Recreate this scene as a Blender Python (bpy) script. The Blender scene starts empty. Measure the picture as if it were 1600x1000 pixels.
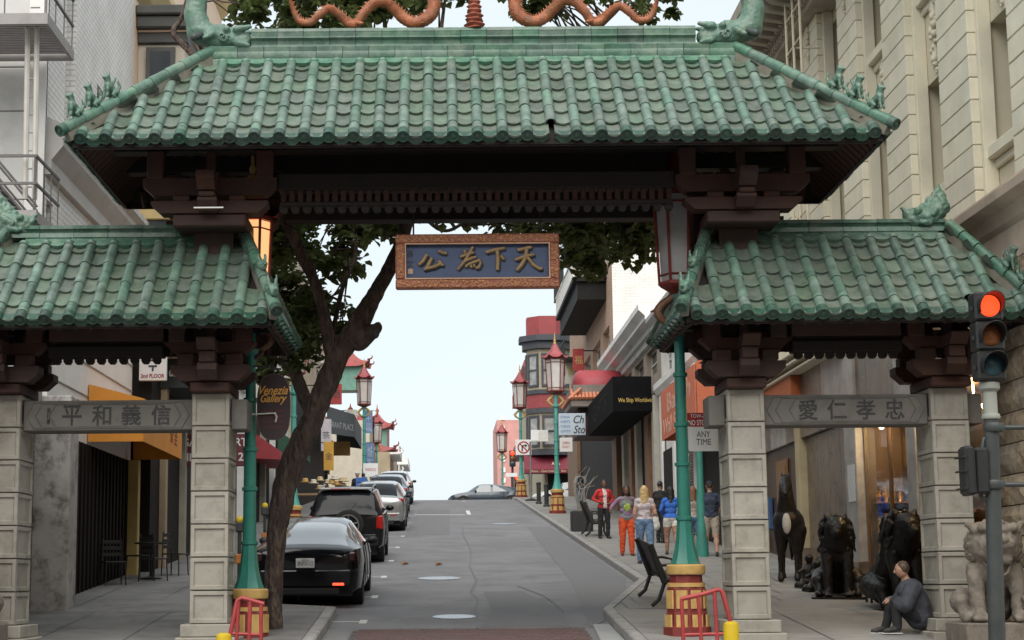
import bpy, bmesh, math, random
from mathutils import Vector, Matrix, noise, Quaternion
random.seed(11)
R = math.radians
S = bpy.context.scene
COL = S.collection
# ---------------------------------------------------------------- camera, sky, sun, exposure
FPX, CX, PITCH, ROLL = 2700.0, 690.0, math.atan(410/2700), R(-0.45)
cam_d = bpy.data.cameras.new('camera'); cam = bpy.data.objects.new('camera', cam_d); COL.objects.link(cam)
cam_d.sensor_width = 36; cam_d.lens = FPX/1600*36; cam_d.shift_x = (800-CX)/1600
cam_d.clip_end = 6000; cam_d.clip_start = 0.1
CR = Matrix.Rotation(math.pi/2+PITCH, 3, 'X') @ Matrix.Rotation(ROLL, 3, 'Z')
cam.matrix_world = CR.to_4x4()
S.camera = cam
S.view_settings.view_transform = 'Standard'; S.view_settings.look = 'None'
S.view_settings.gamma = 1; S.view_settings.use_curve_mapping = False
S.view_settings.exposure = 1.32
SUN_EL, SUN_AZ = R(50), R(189)            # azimuth clockwise from +Y: behind the camera, to the left
W = bpy.data.worlds.new('World'); S.world = W; W.use_nodes = True
nt = W.node_tree; nt.nodes.clear()
out = nt.nodes.new('ShaderNodeOutputWorld'); bg = nt.nodes.new('ShaderNodeBackground')
sky = nt.nodes.new('ShaderNodeTexSky'); sky.sky_type = 'NISHITA'; sky.sun_disc = False
sky.sun_elevation = SUN_EL; sky.sun_rotation = SUN_AZ; sky.air_density = 1.0; sky.dust_density = 3.0
tc = nt.nodes.new('ShaderNodeTexCoord'); nz = nt.nodes.new('ShaderNodeTexNoise')
nz.inputs['Scale'].default_value = 1.6; nz.inputs['Detail'].default_value = 4
ramp = nt.nodes.new('ShaderNodeValToRGB')
ramp.color_ramp.elements[0].position = .35; ramp.color_ramp.elements[0].color = (3.45, 3.85, 3.98, 1)
ramp.color_ramp.elements[1].position = .75; ramp.color_ramp.elements[1].color = (3.8, 4.1, 4.18, 1)
mix = nt.nodes.new('ShaderNodeMix'); mix.data_type = 'RGBA'; mix.inputs[0].default_value = .88
L = nt.links.new
L(tc.outputs['Generated'], nz.inputs['Vector']); L(nz.outputs['Fac'], ramp.inputs['Fac'])
L(sky.outputs['Color'], mix.inputs[6]); L(ramp.outputs['Color'], mix.inputs[7])
L(mix.outputs[2], bg.inputs['Color']); bg.inputs['Strength'].default_value = 0.1
L(bg.outputs['Background'], out.inputs['Surface'])
sun_d = bpy.data.lights.new('sun', 'SUN'); sun_d.energy = 1.5; sun_d.angle = R(70); sun_d.color = (1, .95, .88)
sun = bpy.data.objects.new('sun', sun_d); COL.objects.link(sun)
sdir = Vector((math.sin(SUN_AZ)*math.cos(SUN_EL), math.cos(SUN_AZ)*math.cos(SUN_EL), math.sin(SUN_EL)))
sun.rotation_mode = 'QUATERNION'; sun.rotation_quaternion = sdir.to_track_quat('Z', 'Y'); sun.location = sdir*60

# ---------------------------------------------------------------- helpers
def at(px, py, Y):
    d = CR @ Vector(((px-CX)/FPX, -(py-500)/FPX, -1)); return d*(Y/d.y)
def xat(px, Y): return (px-CX)/FPX*Y
def zat(py, Y, px=690): return at(px, py, Y).z
def lerp(a, b, t): return a+(b-a)*t
PROF = [(-400, -2.2), (-40, -1.8), (10, -1.66), (17, -1.35), (23, -.954), (60, 1.854), (90, 4.131), (95, 4.46), (100, 4.6), (105, 4.58), (128, 4.55), (200, 4.0), (400, 2), (3000, -20)]
def zr(y):
    for (a, b), (c, d) in zip(PROF, PROF[1:]):
        if y <= c: return lerp(b, d, (y-a)/(c-a))
    return PROF[-1][1]
KERB = .14
def zs(y): return zr(y)+KERB

OFF = {}
class MB:
    def __init__(s): s.v = []; s.f = []; s.m = []; s.cur = 0
    def add(s, vs, fs):
        o = len(s.v); s.v += [tuple(v) for v in vs]; s.f += [tuple(i+o for i in f) for f in fs]; s.m += [s.cur]*len(fs); return s
    def b(s, x0, x1, y0, y1, z0, z1, c=0):
        if x0 > x1: x0, x1 = x1, x0
        if y0 > y1: y0, y1 = y1, y0
        if z0 > z1: z0, z1 = z1, z0
        if c <= 0:
            return s.add([(x0,y0,z0),(x1,y0,z0),(x1,y1,z0),(x0,y1,z0),(x0,y0,z1),(x1,y0,z1),(x1,y1,z1),(x0,y1,z1)],
                  [(0,3,2,1),(4,5,6,7),(0,1,5,4),(1,2,6,5),(2,3,7,6),(3,0,4,7)])
        m = ((x0+x1)/2, (y0+y1)/2, (z0+z1)/2); h = ((x1-x0)/2, (y1-y0)/2, (z1-z0)/2); c = min(c, min(h)*.9)
        vs = []; ix = {}
        for sx in (-1,1):
            for sy in (-1,1):
                for sz in (-1,1):
                    for a in range(3):
                        q = [h[k]-(0 if k == a else c) for k in range(3)]
                        ix[(sx,sy,sz,a)] = len(vs); vs.append((m[0]+sx*q[0], m[1]+sy*q[1], m[2]+sz*q[2]))
        fs = []
        for a in range(3):
            u, w = [(1,2),(2,0),(0,1)][a]
            for sg in (-1,1):
                loop = []
                for (p, q) in ((-1,-1),(1,-1),(1,1),(-1,1)):
                    k = [0,0,0]; k[a] = sg; k[u] = p; k[w] = q; loop.append(ix[(k[0],k[1],k[2],a)])
                fs.append(loop if sg > 0 else loop[::-1])
            for p in (-1,1):
                for q in (-1,1):   # edge along axis a
                    k0 = [0,0,0]; k0[a] = -1; k0[u] = p; k0[w] = q; k1 = list(k0); k1[a] = 1
                    fs.append((ix[(*k0,u)], ix[(*k1,u)], ix[(*k1,w)], ix[(*k0,w)]))
        for sx in (-1,1):
            for sy in (-1,1):
                for sz in (-1,1): fs.append(tuple(ix[(sx,sy,sz,a)] for a in range(3)))
        return s.add(vs, fs)
    def tube(s, pts, rs, n=8, cap=True, sq=1.0):
        pts = [Vector(p) for p in pts]
        if not isinstance(rs, (list, tuple)): rs = [rs]*len(pts)
        vs = []; fs = []; up = None
        for i, p in enumerate(pts):
            t = (pts[min(i+1, len(pts)-1)]-pts[max(i-1, 0)]).normalized()
            if up is None:
                up = Vector((0,0,1)) if abs(t.z) < .9 else Vector((0,1,0))
            a = t.cross(up).normalized(); up = a.cross(t).normalized()
            for k in range(n):
                th = 2*math.pi*k/n; vs.append(p+(a*math.cos(th)+up*math.sin(th)*sq)*rs[i])
        for i in range(len(pts)-1):
            for k in range(n):
                k2 = (k+1) % n; fs.append((i*n+k, i*n+k2, (i+1)*n+k2, (i+1)*n+k))
        if cap: fs.append(tuple(range(n))[::-1]); fs.append(tuple((len(pts)-1)*n+k for k in range(n)))
        return s.add(vs, fs)
    def cyl(s, p0, p1, r0, r1=None, n=10): return s.tube([p0, p1], [r0, r0 if r1 is None else r1], n)
    def lathe(s, prof, c=(0,0,0), n=16, sc=(1,1), flute=None):
        vs = []; fs = []
        for (r, z) in prof:
            for k in range(n):
                th = 2*math.pi*k/n; rr = r*(flute(k, z) if flute else 1)
                vs.append((c[0]+rr*math.cos(th)*sc[0], c[1]+rr*math.sin(th)*sc[1], c[2]+z))
        for i in range(len(prof)-1):
            for k in range(n):
                k2 = (k+1) % n; fs.append((i*n+k, i*n+k2, (i+1)*n+k2, (i+1)*n+k))
        fs.append(tuple(range(n))[::-1]); fs.append(tuple((len(prof)-1)*n+k for k in range(n)))
        return s.add(vs, fs)
    def ell(s, c, r, n=12, m=8, rot=None):
        if not isinstance(r, (list, tuple)): r = (r, r, r)
        c = Vector(c); vs = []; fs = []
        for i in range(1, m):
            ph = math.pi*i/m
            for k in range(n):
                th = 2*math.pi*k/n
                p = Vector((r[0]*math.sin(ph)*math.cos(th), r[1]*math.sin(ph)*math.sin(th), r[2]*math.cos(ph)))
                vs.append(c+(rot @ p if rot else p))
        t = Vector((0,0,r[2])); vs.append(c+(rot @ t if rot else t)); vs.append(c-(rot @ t if rot else t)); T = len(vs)-2
        for i in range(m-2):
            for k in range(n):
                k2 = (k+1) % n; fs.append((i*n+k, (i+1)*n+k, (i+1)*n+k2, i*n+k2))
        for k in range(n):
            k2 = (k+1) % n; fs.append((T, k, k2)); fs.append((T+1, (m-2)*n+k2, (m-2)*n+k))
        return s.add(vs, fs)
    def cap(s, p0, p1, r0, r1, n=12):       # tapered capsule
        p0 = Vector(p0); p1 = Vector(p1)
        s.ell(p0, r0, n, 8); s.ell(p1, r1, n, 8)
        if (p1-p0).length > 1e-4: s.tube([p0, p1], [r0, r1], n)
        return s
    def prism(s, ax, poly, a0, a1):
        n = len(poly)
        def P(q, a): return {'x': (a, q[0], q[1]), 'y': (q[0], a, q[1]), 'z': (q[0], q[1], a)}[ax]
        vs = [P(q, a0) for q in poly]+[P(q, a1) for q in poly]
        fs = [tuple(range(n))[::-1], tuple(range(n, 2*n))]+[(i, (i+1) % n, n+(i+1) % n, n+i) for i in range(n)]
        return s.add(vs, fs)
    def quad(s, a, b, c, d): return s.add([a, b, c, d], [(0,1,2,3)])
    def xf(s, M, start=0):
        s.v[start:] = [tuple(M @ Vector(v)) for v in s.v[start:]]; return s
    def mesh(s, name, mats, smooth=None, fix=True, off=(0,0,0)):
        me = bpy.data.meshes.new(name)
        me.from_pydata([(x-off[0], y-off[1], z-off[2]) for x, y, z in s.v], [], s.f)
        for m in (mats if isinstance(mats, (list, tuple)) else [mats]): me.materials.append(m)
        if len(me.materials) > 1: me.polygons.foreach_set('material_index', s.m)
        if fix:
            bm = bmesh.new(); bm.from_mesh(me); bmesh.ops.recalc_face_normals(bm, faces=bm.faces); bm.to_mesh(me); bm.free()
        if smooth:
            me.shade_smooth()
            if smooth < 180: me.set_sharp_from_angle(angle=R(smooth))
        return me
    def build(s, name, mats, parent=None, smooth=None, fix=True, org=None, kind=None):
        off = OFF.get(parent, Vector((0,0,0))) if parent else Vector(org or (0,0,0))
        o = bpy.data.objects.new(name, s.mesh(name, mats, smooth, fix, off)); COL.objects.link(o)
        if parent: o.parent = parent
        else: o.location = off
        OFF[o] = off
        if kind: o['kind'] = kind
        return o
def tag(o, label=None, cat=None, group=None, kind=None):
    if label: o['label'] = label
    if cat: o['category'] = cat
    if group: o['group'] = group
    if kind: o['kind'] = kind
    return o
def thing(name, label, cat, loc=(0,0,0), group=None):
    o = bpy.data.objects.new(name, None); o.empty_display_size = .2; COL.objects.link(o); o.location = loc; OFF[o] = Vector(loc)
    return tag(o, label, cat, group)
def inst(name, me, parent, M, label=None):   # a piece sharing mesh data, placed by a world matrix
    o = bpy.data.objects.new(name, me); COL.objects.link(o); o.parent = parent
    o.matrix_local = Matrix.Translation(-OFF[parent]) @ M; OFF[o] = OFF[parent]
    return o
def copy_tree(o, loc=None, rz=None, label=None, group=None):
    def rec(a, parent):
        c = a.copy(); COL.objects.link(c); c.parent = parent
        for ch in a.children: rec(ch, c)
        return c
    c = rec(o, None)
    if loc is not None: c.location = loc; OFF[c] = Vector(loc)
    if rz is not None: c.rotation_euler.z = rz
    if label: c['label'] = label
    if group: c['group'] = group
    return c
def frame(o, x, z):                       # matrix with local X = x, local Z = z at o
    x = Vector(x).normalized(); z = Vector(z).normalized(); y = z.cross(x).normalized(); z = x.cross(y)
    return Matrix(((x.x,y.x,z.x,o[0]),(x.y,y.y,z.y,o[1]),(x.z,y.z,z.z,o[2]),(0,0,0,1)))

# ---------------------------------------------------------------- materials
def M(name, col, rough=.75, var=.18, scale=3.0, bump=0.0, bscale=None, metal=0.0, rnd=0.0, dirt=None, dscale=1.2, dpos=.6, spec=.5, stretch=None, emit=None, coat=0, wave=None, col2=None, bdist=.02):
    m = bpy.data.materials.new(name); m.use_nodes = True; t = m.node_tree; N = t.nodes; K = t.links.new
    p = N['Principled BSDF']; p.inputs['Roughness'].default_value = rough; p.inputs['Metallic'].default_value = metal
    p.inputs['Specular IOR Level'].default_value = spec; p.inputs['Coat Weight'].default_value = coat
    if emit:
        p.inputs['Emission Color'].default_value = (*emit[:3], 1); p.inputs['Emission Strength'].default_value = emit[3]
    c = N.new('ShaderNodeTexCoord'); src = c.outputs['Object']
    if stretch:
        mp = N.new('ShaderNodeMapping'); mp.inputs['Scale'].default_value = stretch; K(src, mp.inputs['Vector']); src = mp.outputs['Vector']
    if rnd:
        oi = N.new('ShaderNodeObjectInfo'); ad = N.new('ShaderNodeVectorMath'); ad.operation = 'MULTIPLY_ADD'
        K(oi.outputs['Random'], ad.inputs[0]); ad.inputs[1].default_value = (37, 53, 71); K(src, ad.inputs[2]); src = ad.outputs[0]
    n1 = N.new('ShaderNodeTexNoise'); n1.inputs['Scale'].default_value = scale; n1.inputs['Detail'].default_value = 6; n1.inputs['Roughness'].default_value = .62
    K(src, n1.inputs['Vector'])
    r = N.new('ShaderNodeValToRGB'); e = r.color_ramp.elements
    e[0].position = .3; e[1].position = .7
    lo = [max(0, x*(1-var)) for x in col]; hi = [x*(1+var) for x in (col2 or col)]
    e[0].color = (*lo, 1); e[1].color = (*hi, 1); K(n1.outputs['Fac'], r.inputs['Fac']); cur = r.outputs['Color']
    if rnd:
        mr = N.new('ShaderNodeMapRange'); mr.inputs[3].default_value = 1-rnd; mr.inputs[4].default_value = 1+rnd; K(oi.outputs['Random'], mr.inputs[0])
        hs = N.new('ShaderNodeHueSaturation'); K(mr.outputs[0], hs.inputs['Value']); K(cur, hs.inputs['Color'])
        ml = N.new('ShaderNodeMath'); ml.operation = 'MULTIPLY'; ml.inputs[1].default_value = 7.31; K(oi.outputs['Random'], ml.inputs[0])
        fr = N.new('ShaderNodeMath'); fr.operation = 'FRACT'; K(ml.outputs[0], fr.inputs[0])
        m2 = N.new('ShaderNodeMapRange'); m2.inputs[3].default_value = 1-rnd*1.6; m2.inputs[4].default_value = 1+rnd*.9; K(fr.outputs[0], m2.inputs[0]); K(m2.outputs[0], hs.inputs['Saturation'])
        cur = hs.outputs['Color']
    if dirt:
        n2 = N.new('ShaderNodeTexNoise'); n2.inputs['Scale'].default_value = dscale; n2.inputs['Detail'].default_value = 8; n2.inputs['Roughness'].default_value = .7
        K(src, n2.inputs['Vector'])
        r2 = N.new('ShaderNodeMapRange'); r2.inputs[1].default_value = dpos-.08; r2.inputs[2].default_value = dpos+.12; r2.inputs[4].default_value = dirt[3] if len(dirt) > 3 else .8
        K(n2.outputs['Fac'], r2.inputs[0])
        mx = N.new('ShaderNodeMix'); mx.data_type = 'RGBA'; K(r2.outputs[0], mx.inputs[0]); K(cur, mx.inputs[6]); mx.inputs[7].default_value = (*dirt[:3], 1); cur = mx.outputs[2]
    K(cur, p.inputs['Base Color'])
    h = None
    if bump:
        n3 = N.new('ShaderNodeTexNoise'); n3.inputs['Scale'].default_value = bscale or scale*6; n3.inputs['Detail'].default_value = 5; K(src, n3.inputs['Vector']); h = n3.outputs['Fac']
    if wave:                                # fine ribs / coursing too small to model: (direction, scale, strength)
        w = N.new('ShaderNodeTexWave'); w.wave_type = 'BANDS'; w.bands_direction = wave[0]; w.inputs['Scale'].default_value = wave[1]; w.inputs['Distortion'].default_value = .2
        K(c.outputs['Object'], w.inputs['Vector'])
        if h is not None:
            a2 = N.new('ShaderNodeMath'); a2.operation = 'MULTIPLY_ADD'; K(w.outputs['Fac'], a2.inputs[0]); a2.inputs[1].default_value = wave[2]; K(h, a2.inputs[2]); h = a2.outputs[0]
        else: h = w.outputs['Fac']; bump = wave[2]
    if h is not None:
        bp = N.new('ShaderNodeBump'); bp.inputs['Strength'].default_value = bump; bp.inputs['Distance'].default_value = bdist
        K(h, bp.inputs['Height']); K(bp.outputs['Normal'], p.inputs['Normal'])
    # roughness breakup
    rm = N.new('ShaderNodeMapRange'); rm.inputs[3].default_value = max(.02, rough-.12); rm.inputs[4].default_value = min(1, rough+.12)
    K(n1.outputs['Fac'], rm.inputs[0]); K(rm.outputs[0], p.inputs['Roughness'])
    return m
def brick_mat(name, c1, c2, mortar, sx, sy, axis='YZ', rough=.8, bump=.5, msize=.03):
    m = bpy.data.materials.new(name); m.use_nodes = True; t = m.node_tree; N = t.nodes; K = t.links.new
    p = N['Principled BSDF']; p.inputs['Roughness'].default_value = rough
    c = N.new('ShaderNodeTexCoord'); sp = N.new('ShaderNodeSeparateXYZ'); cb = N.new('ShaderNodeCombineXYZ'); K(c.outputs['Object'], sp.inputs[0])
    ad = N.new('ShaderNodeMath'); K(sp.outputs[0], ad.inputs[0]); K(sp.outputs[1], ad.inputs[1])
    K(ad.outputs[0], cb.inputs[0]); K(sp.outputs[2], cb.inputs[1])
    b = N.new('ShaderNodeTexBrick'); K(cb.outputs[0], b.inputs['Vector']); b.inputs['Color1'].default_value = (*c1,1); b.inputs['Color2'].default_value = (*c2,1); b.inputs['Mortar'].default_value = (*mortar,1)
    b.inputs['Scale'].default_value = 1; b.inputs['Brick Width'].default_value = sx; b.inputs['Row Height'].default_value = sy; b.inputs['Mortar Size'].default_value = msize*sy*4; b.inputs['Mortar Smooth'].default_value = .2
    n = N.new('ShaderNodeTexNoise'); n.inputs['Scale'].default_value = 1.1; n.inputs['Detail'].default_value = 8; K(c.outputs['Object'], n.inputs['Vector'])
    mr = N.new('ShaderNodeMapRange'); mr.inputs[3].default_value = .72; mr.inputs[4].default_value = 1.22; K(n.outputs['Fac'], mr.inputs[0])
    mm = N.new('ShaderNodeMix'); mm.data_type = 'RGBA'; mm.blend_type = 'MULTIPLY'; mm.inputs[0].default_value = 1; K(b.outputs['Color'], mm.inputs[6]); K(mr.outputs[0], mm.inputs[7]); K(mm.outputs[2], p.inputs['Base Color'])
    bp = N.new('ShaderNodeBump'); bp.invert = True; bp.inputs['Strength'].default_value = bump; bp.inputs['Distance'].default_value = .015; K(b.outputs['Fac'], bp.inputs['Height']); K(bp.outputs['Normal'], p.inputs['Normal'])
    return m
def glass_mat(name, tint=(.03,.035,.04), rough=.06):
    return M(name, tint, rough, .3, 1.5, spec=.8)
def clear_glass(name):
    m = bpy.data.materials.new(name); m.use_nodes = True; t = m.node_tree; N = t.nodes; N.clear()
    o = N.new('ShaderNodeOutputMaterial'); mx = N.new('ShaderNodeMixShader'); tr = N.new('ShaderNodeBsdfTransparent'); gl = N.new('ShaderNodeBsdfGlossy'); fr = N.new('ShaderNodeFresnel')
    gl.inputs['Roughness'].default_value = .03; tr.inputs['Color'].default_value = (.85,.88,.86,1); fr.inputs['IOR'].default_value = 1.5
    t.links.new(fr.outputs[0], mx.inputs[0]); t.links.new(tr.outputs[0], mx.inputs[1]); t.links.new(gl.outputs[0], mx.inputs[2]); t.links.new(mx.outputs[0], o.inputs['Surface'])
    return m

# ---------------------------------------------------------------- lettering
def text_mesh(s, depth=.004, shear=0.0, bold=0.0, spacing=1.0):
    cu = bpy.data.curves.new('lettering', 'FONT'); cu.body = s; cu.size = 1; cu.shear = shear; cu.offset = bold; cu.extrude = .5; cu.resolution_u = 3; cu.space_character = spacing
    cu.align_x = 'CENTER'
    o = bpy.data.objects.new('lettering', cu); COL.objects.link(o)
    bpy.context.view_layer.update()
    me = bpy.data.meshes.new_from_object(o.evaluated_get(bpy.context.evaluated_depsgraph_get()))
    bpy.data.objects.remove(o); bpy.data.curves.remove(cu)
    return me
def lettering(s, c, ux, uz, w, h, mat, parent, depth=.006, shear=0.0, bold=0.0, name='lettering', spacing=1.0):
    me = text_mesh(s, shear=shear, bold=bold, spacing=spacing)
    if not len(me.vertices): return None
    xs = [v.co.x for v in me.vertices]; ys = [v.co.y for v in me.vertices]
    mx, my = (min(xs)+max(xs))/2, (min(ys)+max(ys))/2; sx = w/max(1e-6, max(xs)-min(xs)); sy = h/max(1e-6, max(ys)-min(ys))
    ux = Vector(ux).normalized(); uz = Vector(uz).normalized(); nn = ux.cross(uz); c = Vector(c)-OFF.get(parent, Vector())
    for v in me.vertices:
        q = v.co.copy(); v.co = c+ux*(q.x-mx)*sx+uz*(q.y-my)*sy+nn*(q.z+.5)*depth
    me.materials.clear(); me.materials.append(mat)
    o = bpy.data.objects.new(name, me); COL.objects.link(o); o.parent = parent; OFF[o] = OFF.get(parent, Vector())
    return o
# ---------------------------------------------------------------- sculpted bodies: closed lumps fused into one surface
def sculpt(mb, name, mats, parent=None, voxel=.02, smooth=3, disp=0, dscale=8, ridged=False, matfn=None, org=None):
    off = OFF.get(parent, Vector((0,0,0))) if parent else Vector(org or (0,0,0))
    me0 = mb.mesh(name, mats, None, True, (0,0,0)); o = bpy.data.objects.new(name, me0); COL.objects.link(o)
    r = o.modifiers.new('r', 'REMESH'); r.mode = 'VOXEL'; r.voxel_size = voxel
    if smooth:
        k = o.modifiers.new('s', 'SMOOTH'); k.factor = .5; k.iterations = smooth
    bpy.context.view_layer.update()
    me = bpy.data.meshes.new_from_object(o.evaluated_get(bpy.context.evaluated_depsgraph_get()))
    o.modifiers.clear(); o.data = me; bpy.data.meshes.remove(me0); me.name = name
    me.materials.clear()
    for m in (mats if isinstance(mats, (list, tuple)) else [mats]): me.materials.append(m)
    if disp:
        nr = [v.normal.copy() for v in me.vertices]
        for v, q in zip(me.vertices, nr):
            a = disp(v.co) if callable(disp) else disp
            if a:
                f = noise.noise(v.co*dscale)
                if ridged: f = 1-2*abs(f)
                v.co += q*a*f
    if matfn:
        for p in me.polygons: p.material_index = matfn(p.center, p.normal)
    for v in me.vertices: v.co -= off
    me.shade_smooth()
    if parent: o.parent = parent
    else: o.location = off
    OFF[o] = off
    return o
# ================================================================ SETTING: ground, road, pavements
asphalt = M('asphalt', (.19,.188,.198), .82, .2, .6, bump=.35, bscale=55, dirt=(.125,.124,.13,.8), dscale=.9, dpos=.55)
asphalt_patch = M('asphalt_patch', (.158,.157,.164), .85, .12, 1.5, bump=.3, bscale=60, dirt=(.11,.11,.115,.6), dscale=1.5)
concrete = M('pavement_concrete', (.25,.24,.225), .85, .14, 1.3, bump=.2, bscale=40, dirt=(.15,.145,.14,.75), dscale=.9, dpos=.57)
concrete_l = M('pavement_concrete_shade', (.175,.17,.165), .85, .18, 1.5, bump=.2, bscale=40, dirt=(.10,.097,.095,.8), dscale=1.1, dpos=.55); kerbstone = M('kerb_granite', (.29,.28,.27), .8, .2, 3, bump=.25, dirt=(.12,.12,.115,.8), dscale=2)  # left pavement gets a darker concrete copy, its shade put into the colour
earth = M('ground_earth', (.16,.15,.14), .9, .2, .2)
white_paint = M('road_paint', (.62,.62,.6), .7, .15, 5, dirt=(.25,.25,.25,.8), dscale=6, dpos=.6)
brickred = M('paver_clay', (.16,.10,.095), .8, .2, 4, bump=.2, dirt=(.11,.1,.1,.7), dscale=2, rnd=0)
YS = [-400,-120,-40,-10,5,10,14,17,20,23,24.5,26,28,29,30,31,32,33,34,35,37,40,45,50,55,60,65,70,75,80,85,90,92,95,97,100,102.5,105,110,116,122,128,140,160,200,300,400,800,1600,3000]
g = MB(); XS = [-3000,-400,-60,-12,0,12,60,400,3000]
for y in YS:
    for x in XS: g.v.append((x, y, zr(y)-.03))
nx = len(XS)
for i in range(len(YS)-1):
    for j in range(nx-1): g.f.append((i*nx+j, i*nx+j+1, (i+1)*nx+j+1, (i+1)*nx+j)); g.m.append(0)
tag(g.build('ground', earth, org=(0,0,0)), kind='structure')
KL, KRR = -3.5, 3.85
def kl(y): return -1.76 if y < 28.7 else (lerp(-1.76, KL, (y-28.7)/1.0) if y < 29.7 else KL)
def kr(y): return 2.55 if y < 28.1 else (lerp(2.55, KRR, (y-28.1)/6.3) if y < 34.4 else KRR)
YK = [y for y in YS if -40 <= y <= 97]+[28.1, 28.7, 29.2, 29.7, 31.5, 34.4]; YK = sorted(set(YK)); YR = [y for y in YS if -40 <= y <= 400]
def sheet(name, mat, ys, x0, x1, dz, org=(0,0,0)):
    m = MB()
    for y in ys:
        a, b = x0(y), x1(y)
        for k in range(7): m.v.append((lerp(a, b, k/6), y, zr(y)+dz))
    for i in range(len(ys)-1):
        for k in range(6): m.f.append((i*7+k, i*7+k+1, (i+1)*7+k+1, (i+1)*7+k)); m.m.append(0)
    return tag(m.build(name, mat, org=org), kind='structure')
sheet('road', asphalt, YR, lambda y: -7.4 if y < 17 or 99 < y < 112 else -3.9, lambda y: 8 if y < 17 or 99 < y < 112 else 4.2, 0)
# cross streets
m = MB(); m.quad((-120,0,zr(8)+.006-.3),(120,0,zr(8)+.006-.3),(120,14.5,zr(14.5)+.004),(-120,14.5,zr(14.5)+.004)); tag(m.build('cross_street', asphalt), kind='structure')
m = MB(); m.quad((-120,100,zr(100)+.006),(120,100,zr(100)+.006),(120,112,zr(112)+.006),(-120,112,zr(112)+.006)); tag(m.build('cross_street', asphalt), kind='structure')
def pavement(side, ys, gaps):
    """slabs laid one by one with open joints, plus a bed and kerb stones"""
    kf = kl if side < 0 else kr; wall = -7.2 if side < 0 else 8.3
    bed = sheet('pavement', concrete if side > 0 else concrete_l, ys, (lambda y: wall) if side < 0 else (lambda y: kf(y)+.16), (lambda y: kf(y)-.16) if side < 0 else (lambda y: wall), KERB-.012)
    sl = MB(); y = ys[0]
    while y < ys[-1]-.2:
        y2 = min(y+1.22, ys[-1]); e = (kf((y+y2)/2)+.17*side); x = e
        if abs(kf(y)-kf(y2)) > .05: e = x = max(kf(y), kf(y2))+.17 if side > 0 else min(kf(y), kf(y2))-.17
        while abs(x) < abs(wall)-.1 or x*side < 0:
            x2 = x+1.22*side
            if x2*side > wall*side: x2 = wall
            a, b = min(x, x2)+.007, max(x, x2)-.007; dz = random.uniform(-.003, .003)+KERB
            sl.add([(a,y+.007,zr(y)+dz),(b,y+.007,zr(y)+dz),(b,y2-.007,zr(y2)+dz),(a,y2-.007,zr(y2)+dz)], [(0,1,2,3)])
            x = x2
        y = y2
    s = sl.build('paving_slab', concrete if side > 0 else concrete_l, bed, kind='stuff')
    # kerb stones, one by one
    yy = ys[0]; k = 0
    while yy < ys[-1]-.3:
        y2 = min(yy+1.6, ys[-1])
        for c in (28.1, 28.7, 29.7, 34.4):
            if yy < c-.05 < y2: y2 = c
        km = MB(); g_ = .008
        a0, a1 = kf(yy+g_), kf(y2-g_); w = .16*side
        vs = []
        for (xx, yv) in ((a0, yy+g_), (a1, y2-g_)):
            z0 = zr(yv)-.05; z1 = zr(yv)+KERB+.003
            vs += [(xx,yv,z0),(xx,yv,z1-.02),(xx+.02*side,yv,z1),(xx+w,yv,z1),(xx+w,yv,z0)]
        km.add(vs, [(0,1,2,3,4),(5,9,8,7,6)]+[(i,i+1,i+6,i+5) for i in range(4)]+[(4,0,5,9)])
        km.build('kerb_stone', kerbstone, bed); yy = y2; k += 1
pavement(-1, YK, None) if False else None
YKL = [y for y in YK if 17 <= y]; 
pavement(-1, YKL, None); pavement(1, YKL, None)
# pavements beyond the crossing
for s_, kf in ((-1, KL), (1, KRR)):
    sheet('pavement', concrete, [112.5, 116, 122, 128, 140, 160, 200, 300], (lambda y: -7.4) if s_ < 0 else (lambda y: kf), (lambda y: kf) if s_ < 0 else (lambda y: 8.3), KERB)
# brick crosswalk: pavers laid one by one
m = MB(); n = 0; y = 22.3
while y < 26.2:
    x = kl(25)+.42+(.05 if n % 2 else 0)
    while x < 2.06:
        d = random.uniform(-.002, .003)
        m.b(x+.004, x+.096, y+.005, y+.2, zr(y+.1)-.03, zr(y+.1)+.012+d)
        x += .1
    y += .205; n += 1
cw = sheet('crosswalk', M('paver_bed', (.09,.085,.085), .9), [22.2,23,24.5,26,26.25], lambda y: -1.36, lambda y: 2.1, .004)
m.build('paver', brickred, cw, kind='stuff')
m = MB(); m.quad((2.1,22.2,zr(22.2)+.009),(2.53,22.2,zr(22.2)+.009),(2.53,26.9,zr(26.9)+.009),(2.28,26.9,zr(26.9)+.009)); tag(m.build('gutter_strip', M('gutter_concrete', (.33,.34,.34), .85, .12, 2, dirt=(.2,.2,.2,.7))), kind='structure')
m = MB(); m.quad((-1.74,22.2,zr(22.2)+.009),(-1.38,22.2,zr(22.2)+.009),(-1.38,26.4,zr(26.4)+.009),(-1.74,26.4,zr(26.4)+.009)); tag(m.build('gutter_strip', M('gutter_asphalt', (.2,.2,.2), .85, .12, 2, dirt=(.12,.12,.12,.7))), kind='structure')
def decal(name, pts, mat, dz=.004, kind='structure'):
    m = MB(); m.add([(x, y, zr(y)+dz) for x, y in pts], [tuple(range(len(pts)))]); return tag(m.build(name, mat, org=(pts[0][0], pts[0][1], 0)), kind=kind)
decal('road_patch', [(.55,26.6),(1.9,26.6),(1.95,29.5),(1.5,33.2),(.75,33.2),(.8,29)], asphalt_patch)
decal('road_patch', [(-1.2,55),(.2,55),(.3,78),(-1.1,78)], asphalt_patch)
decal('road_patch', [(2.2,26.4),(3.0,29),(3.75,36),(3.7,60),(2.9,60),(2.6,36)], asphalt_patch, .008)
tar = M('road_tar', (.105,.105,.108), .6, .2, 4)
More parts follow.
